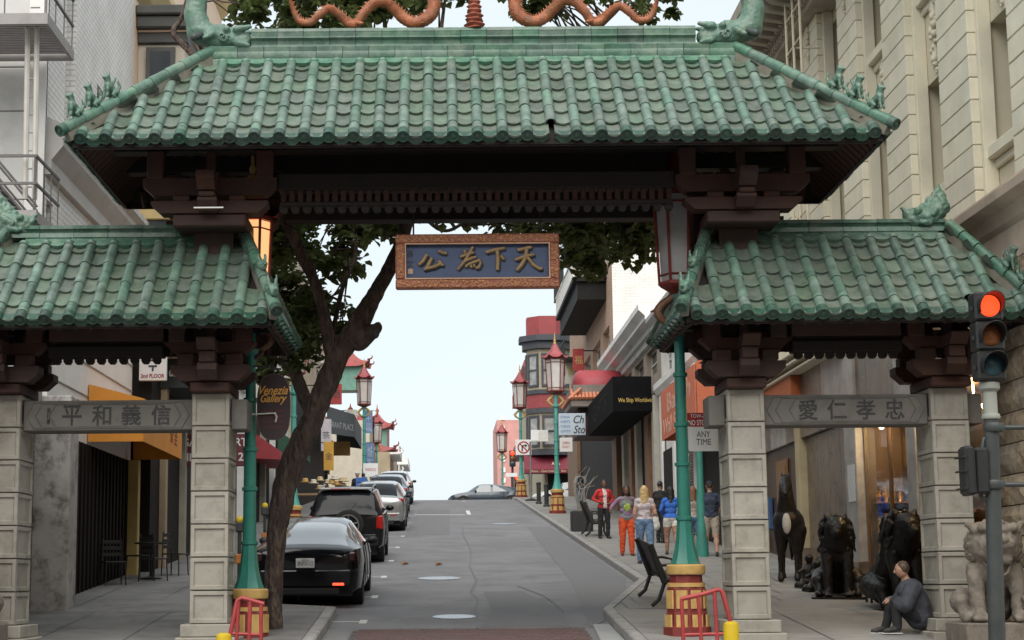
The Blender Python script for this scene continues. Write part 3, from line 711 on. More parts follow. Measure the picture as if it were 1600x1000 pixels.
# --- roof ornaments
def wp(px, py, Y=GY): return at(px, py, Y)
def dragon(mirror):
    pts = [(452,-6),(458,14),(468,32),(486,36),(499,26),(515,16),(532,25),(545,36),(558,36),(569,22),(585,8),(603,6),(618,16),(631,28),(646,36),(663,34),(676,22),(678,4),(672,-14),(662,-30),(668,-48),(684,-56)]
    rs = [.018,.028,.04,.045,.05,.055,.058,.06,.062,.064,.067,.07,.074,.078,.08,.084,.088,.09,.088,.082,.075,.08]
    P = [wp(x, y) for x, y in pts]
    P = [Vector((p.x+ (.0), GY-.02+.05*math.sin(i*1.1), p.z)) for i, p in enumerate(P)]
    if mirror: P = [Vector((2*at(741, 20, GY).x-p.x, p.y, p.z)) for p in P]
    # densify
    Q, Rr = [], []
    for i in range(len(P)-1):
        p0, p1, p2, p3 = P[max(i-1,0)], P[i], P[i+1], P[min(i+2,len(P)-1)]
        for k in range(6):
            t = k/6; Q.append(.5*((2*p1)+(p2-p0)*t+(2*p0-5*p1+4*p2-p3)*t*t+(3*p1-p0-3*p2+p3)*t**3)); Rr.append(lerp(rs[i], rs[i+1], t))
    m = MB(); n = 12; m.tube(Q, Rr, n)
    body = m.build('dragon', terra_m, gate, 60)
    sp = MB(); sc = MB()
    for i in range(3, len(Q)-2):
        t = (Q[i+1]-Q[i-1]).normalized(); nrm = Vector((-t.z, 0, t.x)); nrm = nrm if not mirror else -nrm
        nrm = nrm if True else nrm
        up = Vector((t.z, 0, -t.x)); up = -up if (up.z < 0 and i < len(Q)-30) else up
        if i < len(Q)-24 and up.z < 0: up = -up
        if i % 2 == 0: sp.cyl(Q[i]+up*Rr[i]*.85-t*.01, Q[i]+up*(Rr[i]+.045)-t*.035, .018, .002, 5)
        for k in range(7):                     # overlapping scales on the flank
            a = R(20+ (k+.5*(i % 2))*24)*1; d = (up*math.cos(a)+Vector((0,-1,0))*math.sin(a)); c = Q[i]+d*Rr[i]*.98
            w = Rr[i]*.30; s2 = t.cross(d).normalized()
            sc.add([c-s2*w-t*.005, c+s2*w-t*.005, c+d*.012-t*.05, c+d*.008-s2*w*.8-t*.035, c+d*.008+s2*w*.8-t*.035], [(0,1,4,2,3)])
    sp.build('dorsal_spine', terra_m, body, kind='stuff'); sc.build('scale', terra_m, body, fix=False, kind='stuff')
    # tail tuft, claws and head (the head stands above the picture's edge)
    sg = -1 if mirror else 1
    h = MB(); e = P[-1]; h.cap(e, e+Vector((sg*.16, 0, -.02)), .10, .075); h.cap(e+Vector((sg*.1,0,.0)), e+Vector((sg*.32,0,.03)), .07, .045); h.cap(e+Vector((sg*.08,0,-.06)), e+Vector((sg*.27,0,-.1)), .05, .03)
    for s2 in (-1, 1):
        h.cap(e+Vector((0,s2*.05,.06)), e+Vector((-sg*.22,s2*.09,.2)), .025, .01); h.ell(e+Vector((sg*.12,s2*.07,.05)), .028)
        h.cap(e+Vector((-.02*sg,s2*.07,-.02)), e+Vector((-sg*.2,s2*.16,-.05)), .035, .012)
    sculpt(h, 'head', terra_m, body, .018, 2, .012, 14)
    for i in (48, 86):
        c = MB(); q = Q[i]; f = Vector((q.x+sg*.06, GY-.1, at(700, 41, GY).z+.02)); c.cap(q+Vector((0,-.03,0)), f, .04, .028)
        for k in (-1, 0, 1): c.cap(f, f+Vector((sg*.05+.0, -.03+k*.035, -.015)), .02, .006)
        sculpt(c, 'claw', terra_m, body, .012, 1)
    tt = MB(); q = P[0]
    for k in range(5): tt.cap(q, q+Vector((-sg*(.02+.05*k), .03*(k-2), .18-.03*k)), .02, .005)
    sculpt(tt, 'tail_tuft', M('tail_tuft_grey', (.3,.27,.2), .7), body, .012, 1)
dragon(False); dragon(True)
m = MB(); cx = at(741, 20, GY).x; z0 = ZR1
prof = []
for k in range(26):
    t = k/25; r = lerp(.135, .06, min(1, t*1.5))*(1+.16*math.cos(k*math.pi)) ; prof.append((r, t*.85))
m.lathe(prof, (cx, GY, z0-.01), 16, flute=lambda k, z: 1+.12*math.sin(k*math.pi*2/16*4+z*40))
pc = m.build('flame_pearl', M('flame_red', (.26,.075,.045), .5, .3, 8, bump=.3), gate, 50)
m = MB(); m.ell((cx, GY, z0+.98), .16, 16, 10)
for k in range(7): m.cap((cx+.15*math.cos(k*.9), GY, z0+.98+.15*math.sin(k*.9)), (cx+.27*math.cos(k*.9+.3), GY, z0+.98+.27*math.sin(k*.9+.3)), .05, .01)
sculpt(m, 'pearl', terra_m, pc, .02, 2)
def chiwen(mirror):
    m = MB(); P = lambda x, y, dy=0: Vector((wp(x, y).x if not mirror else 2*at(741, 20, GY).x-wp(x, y).x, GY+dy, wp(x, y).z))
    m.cap(P(382,64), P(345,62), .12, .16); m.cap(P(345,62), P(312,50), .16, .19); m.cap(P(312,50), P(305,22), .18, .165)
    m.cap(P(305,22), P(309,-6), .165, .14); m.cap(P(309,-6), P(322,-32), .14, .11); m.cap(P(322,-32), P(345,-46), .11, .07); m.cap(P(345,-46), P(366,-40), .07, .03)
    for dy in (-.12, .12):
        m.cap(P(372,50,dy), P(392,46,dy), .06, .03); m.cap(P(375,72,dy), P(390,75,dy), .06, .03); m.ell(P(356,50,dy*1.2), .05); m.cap(P(335,58,dy*1.3), P(322,66,dy*1.7), .06, .03)
    m.cap(P(345,50), P(385,44), .06, .02); m.cap(P(330,46), P(350,40), .06, .03)
    pass
    b = sculpt(m, 'ridge_finial', patina_m, main.root, .022, 2, lambda c: .007, 16, True)
    d = MB()
    for dy in (-1, 1):
        for k in range(14):
            th = k*.5; d.ell(P(350+ (9-k*.55)*math.cos(th), 62+(9-k*.55)*math.sin(th), dy*.165), .018, 6, 4)
    d.build('scroll_relief', patina_m, b, 60, kind='stuff')
    m = MB(); q = P(316, 60); m.cap(q+Vector((0,-.16,0)), q+Vector((-.08 if not mirror else .08,-.24,-.06)), .05, .06); m.build('drain_spout', M('spout_dark', (.04,.05,.045), .5), b, 60)
chiwen(False); chiwen(True)
def beast_mesh(v):
    m = MB()
    m.cap((-.07,0,.12), (.06,0,.2), .06, .065); m.cap((.06,0,.2), (.09,0,.30), .05, .045); m.cap((.09,0,.32), (.15,0,.31), .05, .03)
    for s_ in (-1, 1):
        m.cap((.08,s_*.035,.2), (.10,s_*.04,.0), .028, .02); m.cap((-.06,s_*.05,.1), (.0,s_*.055,.06), .045, .03); m.cap((.0,s_*.055,.06), (-.06,s_*.055,.0), .03, .02); m.cap((.07,s_*.03,.35), (.055,s_*.04,.41 if v else .38), .018, .006)
    m.cap((-.12,0,.1), (-.17,0,.22), .025, .03); m.cap((-.17,0,.22), (-.13,0,.32), .03, .01); m.cap((.02,0,.24), (.05,0,.36), .03, .02)
    if v == 2: m.cap((-.02,0,.2), (-.08,0,.34), .03, .02)
    o = sculpt(m, 'roof_beast', patina_m, None, .012, 2, .008, 20); me = o.data; bpy.data.objects.remove(o); me.transform(Matrix.Scale(.86, 4)); return me
BEAST = [beast_mesh(k) for k in range(3)]
for rf, sets in ((main, ((0, (.22, .56, .92)), (1, (.28, .66, 1.02)))), (sr, ((1, (.35, .7)),)), (sl, ((0, (.35, .7)),))):
    for hi, ds in sets:
        b, dv, nn, Lh, h = rf.hipline[hi]
        for k, d in enumerate(ds):
            q = b+dv*d+nn*(h+.065); f = Vector((-dv.x, -dv.y, 0)).normalized()
            inst('roof_beast', BEAST[(k+hi) % 3], rf.root, frame(q, f, (0,0,1)))
# curling dragon heads on the outer ridge ends of the side roofs, and on their inner hips
def ridge_head(x, sg):
    m = MB(); z = SR1; P = lambda a, b, y=0: Vector((x+sg*a*.9, GY+y, z+b*.86))
    m.cap(P(0,.0), P(.25,.06), .14, .15); m.cap(P(.25,.06), P(.42,.2), .14, .12); m.cap(P(.42,.2), P(.44,.40), .10, .06); m.cap(P(.44,.40), P(.36,.50), .06, .02)
    m.cap(P(0,.08), P(-.14,.10), .09, .05); m.cap(P(0,-.04), P(-.1,-.05), .06, .04); m.cap(P(-.14,.12), P(-.19,.2), .04, .015)
    for k in range(5): m.cap(P(.05+.09*k,.1+.05*k), P(.12+.07*k,.24+.08*k), .05, .015)
    for y in (-.13, .13): m.ell(P(.02,.12,y), .05); m.cap(P(.15,.02,y), P(.3,.12,y*1.2), .06, .03); m.cap(P(.2,-.06,y), P(.05,-.1,y*1.2), .05, .02)
    return sculpt(m, 'ridge_finial', patina_m, (sr if sg > 0 else sl).root, .02, 1, .02, 14, True)
ridge_head(at(1428, 330, GY).x, 1); ridge_head(at(38, 335, GY).x, -1)
for rf, hi, sg in ((sl, 1, 1), (sr, 0, -1)):
    b, dv, nn, Lh, h = rf.hipline[hi]
    for (d, s_, mt) in ((.3, .72, patina_m), (.95, .6, terra_m if False else patina_m)):
        m = MB(); q = b+dv*d+nn*(h+.05); o = lambda a, c, y=0: q-dv*a*s_+nn*c*s_+dv.cross(nn)*y*s_
        m.cap(o(-.15,0), o(.05,.08), .09*s_, .1*s_); m.cap(o(.05,.1), o(.2,.1), .09*s_, .06*s_); m.cap(o(.05,.02), o(.18,0), .05*s_, .03*s_)
        for y in (-.06, .06): m.cap(o(0,.14,y), o(-.16,.26,y*1.4), .03*s_, .01); m.ell(o(.08,.15,y), .03*s_)
        m.cap(o(.2,.14), o(.24,.22), .04*s_, .015)
        sculpt(m, 'hip_dragon_head', patina_m, rf.root, .016, 1, .016, 18, True)
# lamp tube under the main bracket
for x in (PIERX[1]+.02,):
    m = MB(); m.cyl((x-.2, YM-.28, zm(327)), (x+.2, YM-.28, zm(327)), .010, None, 8); m.build('tube_light', M('tube_white', (.7,.7,.68), .4, .02, emit=(1,.97,.9,.12)), gate)

# --- hanging plaque
PX0, PX1 = at(618, 410, 23.5).x, at(874, 410, 23.5).x; PZ0, PZ1 = zat(451, 23.5, 746), zat(366, 23.5, 746); PY = 23.5
plq = thing('hanging_plaque', 'blue plaque with gold characters in a red gilt frame hanging under the gate', 'plaque', ((PX0+PX1)/2, PY, PZ0))
blue_m = M('plaque_blue', (.052,.078,.155), .55, .15, 5); gold_m = M('plaque_gold', (.30,.19,.085), .5, .25, 10); pf_m = M('plaque_frame_red', (.27,.085,.05), .5, .5, 26, bump=.7, bscale=30, dirt=(.5,.26,.12,.75), dscale=24, dpos=.56)
bw = .135
m = MB(); m.b(PX0+bw*.7, PX1-bw*.7, PY+.02, PY+.09, PZ0+bw*.7, PZ1-bw*.7); board = m.build('board', blue_m, plq)
m = MB(); c = .03
for (a, b_, d, e) in ((PX0, PX1, PZ1-bw, PZ1), (PX0, PX1, PZ0, PZ0+bw), (PX0, PX0+bw, PZ0+bw+.001, PZ1-bw-.001), (PX1-bw, PX1, PZ0+bw+.001, PZ1-bw-.001)): m.b(a, b_, PY-.05, PY+.1, d, e, .02)
frm = m.build('frame', pf_m, plq)
m = MB(); rr = random.Random(3)
def relief(x0, x1, z0, z1):
    for k in range(int((x1-x0)*(z1-z0)*900)):
        x, z = rr.uniform(x0, x1), rr.uniform(z0, z1); m.ell((x, PY-.05, z), (rr.uniform(.012,.03), .014, rr.uniform(.008,.02)), 6, 4, Matrix.Rotation(rr.uniform(0, 3), 3, 'Y'))
i_ = .025
relief(PX0+i_, PX1-i_, PZ1-bw+i_, PZ1-i_); relief(PX0+i_, PX1-i_, PZ0+i_, PZ0+bw-i_); relief(PX0+i_, PX0+bw-i_, PZ0+bw, PZ1-bw); relief(PX1-bw+i_, PX1-i_, PZ0+bw, PZ1-bw)
m.build('carving', M('carving_gilt', (.42,.19,.085), .45, .4, 20), frm, 60, kind='stuff')
m = MB(); z = .016
for (a, b_, d, e) in ((PX0+bw-.01, PX1-bw+.01, PZ1-bw-.012, PZ1-bw+.006), (PX0+bw-.01, PX1-bw+.01, PZ0+bw-.006, PZ0+bw+.012), (PX0+bw-.006, PX0+bw+.012, PZ0+bw+.013, PZ1-bw-.013), (PX1-bw-.012, PX1-bw+.006, PZ0+bw+.013, PZ1-bw-.013)): m.b(a, b_, PY-.056, PY-.03, d, e)
m.build('inner_rim', M('rim_gilt', (.5,.3,.18), .45), frm)
for x in (PX0+.25, PX1-.25):
    m = MB(); m.cyl((x, PY+.03, PZ1-.01), (x, PY+.03, zm(300)), .012, None, 6); m.build('hanger', wood_dk, plq)
SX = (PX1-PX0)/256; 
def brush(name, strokes, cx_, cy_, sc, w=5.2):
    m = MB(); m2 = MB()
    for st in strokes:
        pts = [Vector((PX0+(cx_-618+x*sc)*SX, PY+.004, PZ1-(cy_-366+y*sc)*SX)) for x, y in st]
        rs = [w*SX*(.5 if i == len(pts)-1 else (.62 if i else .58)) for i in range(len(pts))]
        m.tube(pts, rs, 8, sq=.9)
        m2.tube([p+Vector((.018, .014, -.016)) for p in pts], [r*1.1 for r in rs], 6)
    o = m.build(name, gold_m, board, 60)
    m2.build('character_edge', ink, o, 60)
# strokes in pixels about each character's centre
brush('character', [[(-16,-15),(0,-19),(6,-20)], [(-20,0),(-2,-6),(10,-8)], [(-2,-19),(-3,-5),(-10,8),(-18,17)], [(-1,-4),(8,8),(18,15),(22,14)]], 825, 407, 1.0)
brush('character', [[(-17,-10),(-2,-14),(13,-17)], [(1,-14),(2,2),(1,18)], [(6,-5),(10,0),(12,1)]], 776, 405, 1.0)
brush('character', [[(-8,-15),(-5,-10)], [(6,-20),(1,-10),(-8,4),(-18,16)], [(-14,-4),(2,-10),(8,-11)], [(-6,2),(6,-3),(11,-4)], [(-2,8),(8,4),(16,1),(18,6),(15,13),(10,14)], [(-2,8),(-6,12)], [(2,9),(4,13)], [(7,8),(9,12)]], 733, 406, 1.0, 4.4)
brush('character', [[(-10,-8),(-16,2),(-23,8)], [(8,-14),(15,-11),(21,-10)], [(-2,-3),(-8,8),(-14,15),(2,11),(12,6)], [(8,2),(13,8),(16,9)]], 677, 406, 1.0)
for k, (ch, yy) in enumerate((('孫', 396), ('文', 412))):
    lettering(ch, (PX0+(641-618)*SX, PY+.019, PZ1-(yy-366)*SX), (1,0,0), (0,0,1), .085, .1, ink, board, .006, name='character')
m = MB(); x = PX0+(641-618)*SX; zz = PZ1-(424-366)*SX; m.b(x-.035, x+.035, PY+.012, PY+.02, zz-.035, zz+.035); m.build('seal', M('seal_pink', (.42,.27,.2), .6), board)
# ================================================================ BUILDINGS
def facade(mb, X, s, y0, y1, z0, z1, ops, depth):
    """wall in the plane x = X with openings; s = +1 when the outside is toward +X, -1 toward -X; reveals go inward"""
    ys = sorted({y0, y1, *[o[0] for o in ops], *[o[1] for o in ops]}); zz = sorted({z0, z1, *[o[2] for o in ops], *[o[3] for o in ops]})
    for a, b in zip(ys, ys[1:]):
        for c, d in zip(zz, zz[1:]):
            my, mz = (a+b)/2, (c+d)/2
            if any(o[0] < my < o[1] and o[2] < mz < o[3] for o in ops): continue
            mb.quad((X,a,c),(X,b,c),(X,b,d),(X,a,d))
    Xi = X-s*depth
    for (a, b, c, d) in ops:
        mb.quad((X,a,c),(Xi,a,c),(Xi,a,d),(X,a,d)); mb.quad((X,b,c),(Xi,b,c),(Xi,b,d),(X,b,d)); mb.quad((X,a,c),(X,b,c),(Xi,b,c),(Xi,a,c)); mb.quad((X,a,d),(X,b,d),(Xi,b,d),(Xi,a,d))
def window(par, X, s, o, depth, fm, gm, fw=.07, bars=(0, 1), sill=None, blind=None):
    a, b, c, d = o; Xi = X-s*(depth-.02); m = MB(); t = .06*s
    def bx(y0, y1, z0, z1, e=0): m.b(Xi+s*e, Xi+t+s*e, y0, y1, z0, z1)
    bx(a, a+fw, c, d); bx(b-fw, b, c, d); bx(a+fw, b-fw, d-fw, d); bx(a+fw, b-fw, c, c+fw)
    for k in range(bars[0]): y = lerp(a, b, (k+1)/(bars[0]+1)); bx(y-fw*.35, y+fw*.35, c+fw, d-fw, .004)
    for k in range(bars[1]): z = lerp(c, d, (k+1)/(bars[1]+1)); bx(a+fw, b-fw, z-fw*.4, z+fw*.4, .008)
    w = m.build('window', fm, par)
    g_ = MB(); g_.b(Xi+s*.012, Xi+s*.03, a+fw, b-fw, c+fw, d-fw); g_.build('pane', gm, w)
    if blind:
        g_ = MB(); g_.b(Xi-s*.02, Xi-s*.01, a+fw, b-fw, lerp(c, d, .45), d-fw); g_.build('blind', blind, w)
    if sill:
        k = MB(); k.b(X-s*.05, X+s*.14, a-.08, b+.08, c-.14, c-.003, .015); k.build('sill', sill, w)
    return w
glass_d = glass_mat('window_glass'); glass_w = clear_glass('shop_glass')
cream = M('cream_stone', (.68,.635,.50), .8, .09, 1.5, bump=.12, bscale=40, dirt=(.5,.46,.36,.5), dscale=.9, dpos=.6, rnd=.05)
cream2 = M('cream_wall', (.62,.56,.42), .85, .1, 1.2, dirt=(.36,.32,.25,.5))
dk_frame = M('window_frame_dark', (.05,.05,.045), .5); wt_frame = M('window_frame_white', (.6,.6,.57), .5, .08, 4); cream_frame = M('window_frame_cream', (.3,.28,.22), .6)
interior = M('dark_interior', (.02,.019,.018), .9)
marble = M('veined_marble', (.32,.30,.275), .35, .35, 2.2, dirt=(.16,.13,.11,.7), dscale=2.6, dpos=.57)
marble_b = M('brown_marble', (.15,.112,.08), .3, .45, 2.6, dirt=(.055,.04,.03,.75), dscale=3, dpos=.56)
RX = 7.9
# ---------------- cream stone corner building on the right
b1 = thing('stone_building', 'cream stone building with deep window bays and shopfronts, right beside the gate', 'building', (RX, 21.3, zs(21.3)))
TOP = 11.75
PIERS = [(21.4,23.2),(24.95,26.5),(28.3,29.8),(31.6,33.1),(34.9,36.4),(38.2,39.7),(41.5,43.0)]
RI = RX+.33
m = MB(); ops = []
for (a, b), (c, d) in zip(PIERS, PIERS[1:]):
    for z0, z1 in ((6.3, 8.2), (9.75, 11.5)): ops.append((b+.16, c-.02, z0, z1))
facade(m, RI, -1, 21.4, 43, 5.0, TOP+.3, ops, .42)
m.b(RI+.43, RI+9, 21.4, 43, -1, TOP+.3); m.build('wall', cream2, b1)
for o in ops:
    window(b1, RI, -1, o, .42, dk_frame, glass_d, .07, (0, 1))
    k = MB(); k.b(RI-.16, RI+.1, o[0]-.1, o[1]-.002, o[2]-.2, o[2]-.003, .02); k.b(RI-.06, RI-.002, o[0]-.1, o[1]-.002, o[2]-.34, o[2]-.203, .02); k.build('sill', cream, b1)
hb = .345; nb = 0
for (a, b) in PIERS:
    z = 5.32; k = 0
    while z < TOP-.05:
        z2 = min(z+hb, TOP); m = MB(); m.b(RX+random.uniform(-.003,.003), RI-.002, a+.003, b-.003, z+.005, z2-.005, .012); m.build('stone_block', cream, b1)
        z = z2; k += 1
    # narrow stepped edge strip of the reveal, its own blocks
    m = MB(); m.b(RX+.12, RI-.003, a-.12, a+.0, 5.32, TOP, .01); m.build('pilaster_edge', cream, b1)
# hanging carved garlands on the spandrels
gm = MB(); rr = random.Random(5)
for k in range(26):
    t = k/25; gm.ell((rr.uniform(-.05,.02), rr.uniform(-1,1)*.13*(1-.75*t), -t*1.05), (.05, rr.uniform(.04,.075), rr.uniform(.04,.07)), 7, 5)
gm.cap((0,0,.05),(0,0,-1.1),.05,.02,8); gme = gm.mesh('carved_garland', cream, 60)
for (a, b), (c, d) in zip(PIERS, PIERS[1:]): inst('carved_garland', gme, b1, Matrix.Translation((RI-.03, lerp(b, c, .60), 9.36)))
for (a, b) in PIERS: inst('carved_garland', gme, b1, Matrix.Translation((RX-.02, (a+b)/2, TOP-.1)) @ Matrix.Scale(.7, 4))
# top cornice with brackets, along the far part
m = MB()
m.b(RX-.25, RI, 21.3, 43.1, TOP+.002, TOP+.3, .02); m.b(RX-1.05, RI, 21.3, 43.4, TOP+.62, TOP+.8, .03); m.b(RX-1.15, RI, 21.3, 43.5, TOP+.803, TOP+1.15, .04); m.b(RX-.35, RI, 21.3, 43.2, TOP+.303, TOP+.617)
cornice_m = M('cornice_stone', (.34,.31,.25), .8, .2, 2, dirt=(.16,.14,.11,.7))
m.build('cornice', cornice_m, b1)
dm = MB(); dm.prism('y', [(RX-.98, TOP+.618), (RX-.98, TOP+.5), (RX-.8, TOP+.38), (RX-.352, TOP+.31), (RX-.352, TOP+.618)], -.11, .11); dme = dm.mesh('modillion', cornice_m)
inst_off = Matrix.Translation((0,0,0))
for k in range(40): inst('modillion', dme, b1, Matrix.Translation((0, 21.6+k*.55, 0)))
dm = MB(); dm.b(RX-.42, RX-.352, -.07, .07, TOP+.305, TOP+.36); dm.b(RX-.33, RX-.252, -.06, .06, TOP+.1, TOP+.25); dme = dm.mesh('dentil', cornice_m)
for k in range(88): inst('dentil', dme, b1, Matrix.Translation((0, 21.5+k*.245, 0)))
# pale fire ladder with landings against the far bays
fe = thing('fire_ladder', 'cream painted iron fire ladder fixed high on the cream stone building', 'ladder', (RX-.5, 35.2, 5.5))
m = MB()
for y in (34.6, 35.3, 33.9): m.cyl((RX-.55, y, 5.5), (RX-.55, y, TOP+.6), .028, None, 6)
m.build('rail', cream2, fe); m = MB()
for k in range(9): m.cyl((RX-.55, 33.9, 5.9+k*.72), (RX-.55, 35.3, 5.9+k*.72), .018, None, 5)
m.build('rung', cream2, fe, kind='stuff'); m = MB()
for z in (6.0, 8.4, 10.9): m.cyl((RX-.55, 34.6, z), (RX, 34.6, z), .02, None, 5)
m.build('wall_bracket', cream2, fe)
# pinkish cornice over the near shop
pink = M('pink_sandstone', (.52,.41,.33), .8, .15, 2, bump=.1, dirt=(.28,.2,.16,.6))
m = MB(); y0, y1 = 21.35, 25.95
prof = [(RX+.1, 5.28), (RX+.1, 4.3), (RX-.1, 4.3), (RX-.1, 4.75), (RX-.16, 4.82), (RX-.22, 4.98), (RX-.4, 5.06), (RX-.42, 5.17), (RX-.30, 5.2), (RX-.30, 5.28)]
m.prism('y', prof, y0, y1); m.build('cornice', pink, b1, None)
m = MB(); 
for k in range(9): th = k*.75; m.ell((RX-.2, y1+.06, 4.9+.13*math.sin(th)*(1-k*.08)), (.14, .07, .09), 8, 5)
m.cap((RX-.22, y1+.05, 5.1), (RX-.1, y1+.05, 4.55), .12, .06); m.build('console', pink, b1, 60)
m = MB(); m.b(RX-.04, RI-.004, 26.0, 43, 4.95, 5.3, .02); m.build('string_course', cream, b1)
# rusticated stone pier by the corner: rough ashlar, each block its own
ash = M('rough_ashlar', (.34,.27,.19), .85, .35, 5, bump=.9, bscale=14, dirt=(.12,.08,.05,.75), dscale=3, dpos=.57, rnd=.12)
def rough_block(a, b, z0, z1):
    m = MB(); n = 5; vs = []
    for i in range(n+1):
        for j in range(4):
            u, v = i/n, j/3; e = 0 if i in (0, n) or j in (0, 3) else .05+.04*noise.noise(Vector((a*3+i, z0*5+j, 1.7)))
            vs.append((RX-.12-e, lerp(a, b, u), lerp(z0, z1, v)))
    fs = [(i*4+j, (i+1)*4+j, (i+1)*4+j+1, i*4+j+1) for i in range(n) for j in range(3)]
    k0 = len(vs); vs += [(RX+.3, a, z0), (RX+.3, b, z0), (RX+.3, b, z1), (RX+.3, a, z1)]
    A, B, Cc, D = 0, n*4, n*4+3, 3
    fs += [tuple(range(0, n*4+1, 4))[::-1]+(k0, k0+1)] if False else []
    fs += [(k0, k0+3, 3, 2, 1, 0), (n*4, n*4+1, n*4+2, n*4+3, k0+2, k0+1), tuple(i*4+3 for i in range(n+1))+(k0+2, k0+3), tuple(i*4 for i in range(n, -1, -1))+(k0, k0+1)]
    m.add(vs, fs); m.build('ashlar_block', ash, b1)
z = zr(22)-.1; row = 0
while z < 4.25:
    z2 = min(z+.42, 4.28); y = 21.4-(.0 if row % 2 else .35)
    while y < 24.4:
        y2 = min(y+.8, 24.4)
        if y2-max(y, 21.4) > .08: rough_block(max(y, 21.4)+.008, y2-.008, z+.008, z2-.008)
        y = y2
    z = z2; row += 1
# shopfronts under it
SX_ = RX-.02
def pillar(y0, y1, mt, x=SX_-.12, zt=4.28, par=b1, name='shop_pillar'):
    m = MB(); m.b(x, RX+.35, y0, y1, zr(y0)-.1, zt, .012); p = m.build(name, mt, par)
    m = MB(); m.b(x-.04, RX+.3, y0-.03, y1+.03, zr(y0)-.1, zs(y1)+.35, .012); m.build('base', marble_b, p); return p
pillar(24.45, 24.75, marble); pillar(28.4, 28.95, marble); pillar(32.5, 33.4, marble); pillar(37.7, 38.1, M('cream_pillar', (.4,.33,.2), .6, .15, 2)); pillar(42.4, 43.0, marble)
for k in range(9):                         # marble lintel slabs
    a, b = 26.0+k*1.9, min(27.9+k*1.9, 43); m = MB(); m.b(SX_-.06, RX+.3, a+.004, b-.004, 3.05, 4.9, .008); m.build('marble_slab', marble if k % 3 == 1 else marble_b, b1)
for k in range(1): 
    m = MB(); m.b(SX_-.06, RX+.3, 24.5, 25.98, 3.2, 4.28, .008); m.build('marble_slab', marble_b, b1)
for k in range(4):
    a = 33.42+k*1.06; m = MB(); m.b(SX_+.05, RX+.32, a+.003, a+1.057, zr(a)-.1, 3.04, .006); m.build('marble_slab', marble_b, b1)
trim_m = M('metal_trim', (.7,.64,.5), .45, .1, 3, metal=.2)
for z, x in ((4.42, .38), (4.56, .46), (4.72, .52)):
    m = MB(); m.b(RX-x, RX-.08, 33, 43.6, z, z+.05, .006); m.build('metal_trim', trim_m, b1)
m = MB(); m.b(RX-.3, RX-.085, 37.5, 43.6, 3.85, 4.4); m.build('shop_fascia', M('orange_fascia', (.4,.11,.035), .6, .1, 3), b1)
m = MB(); m.cap((RX-.45, 31.6, 4.25), (RX-.2, 31.4, 4.35), .1, .14, 10); m.b(RX-.25, RX-.085, 31.35, 31.55, 4.25, 4.55); m.build('floodlight', M('black_metal', (.015,.015,.016), .4), b1, 40)
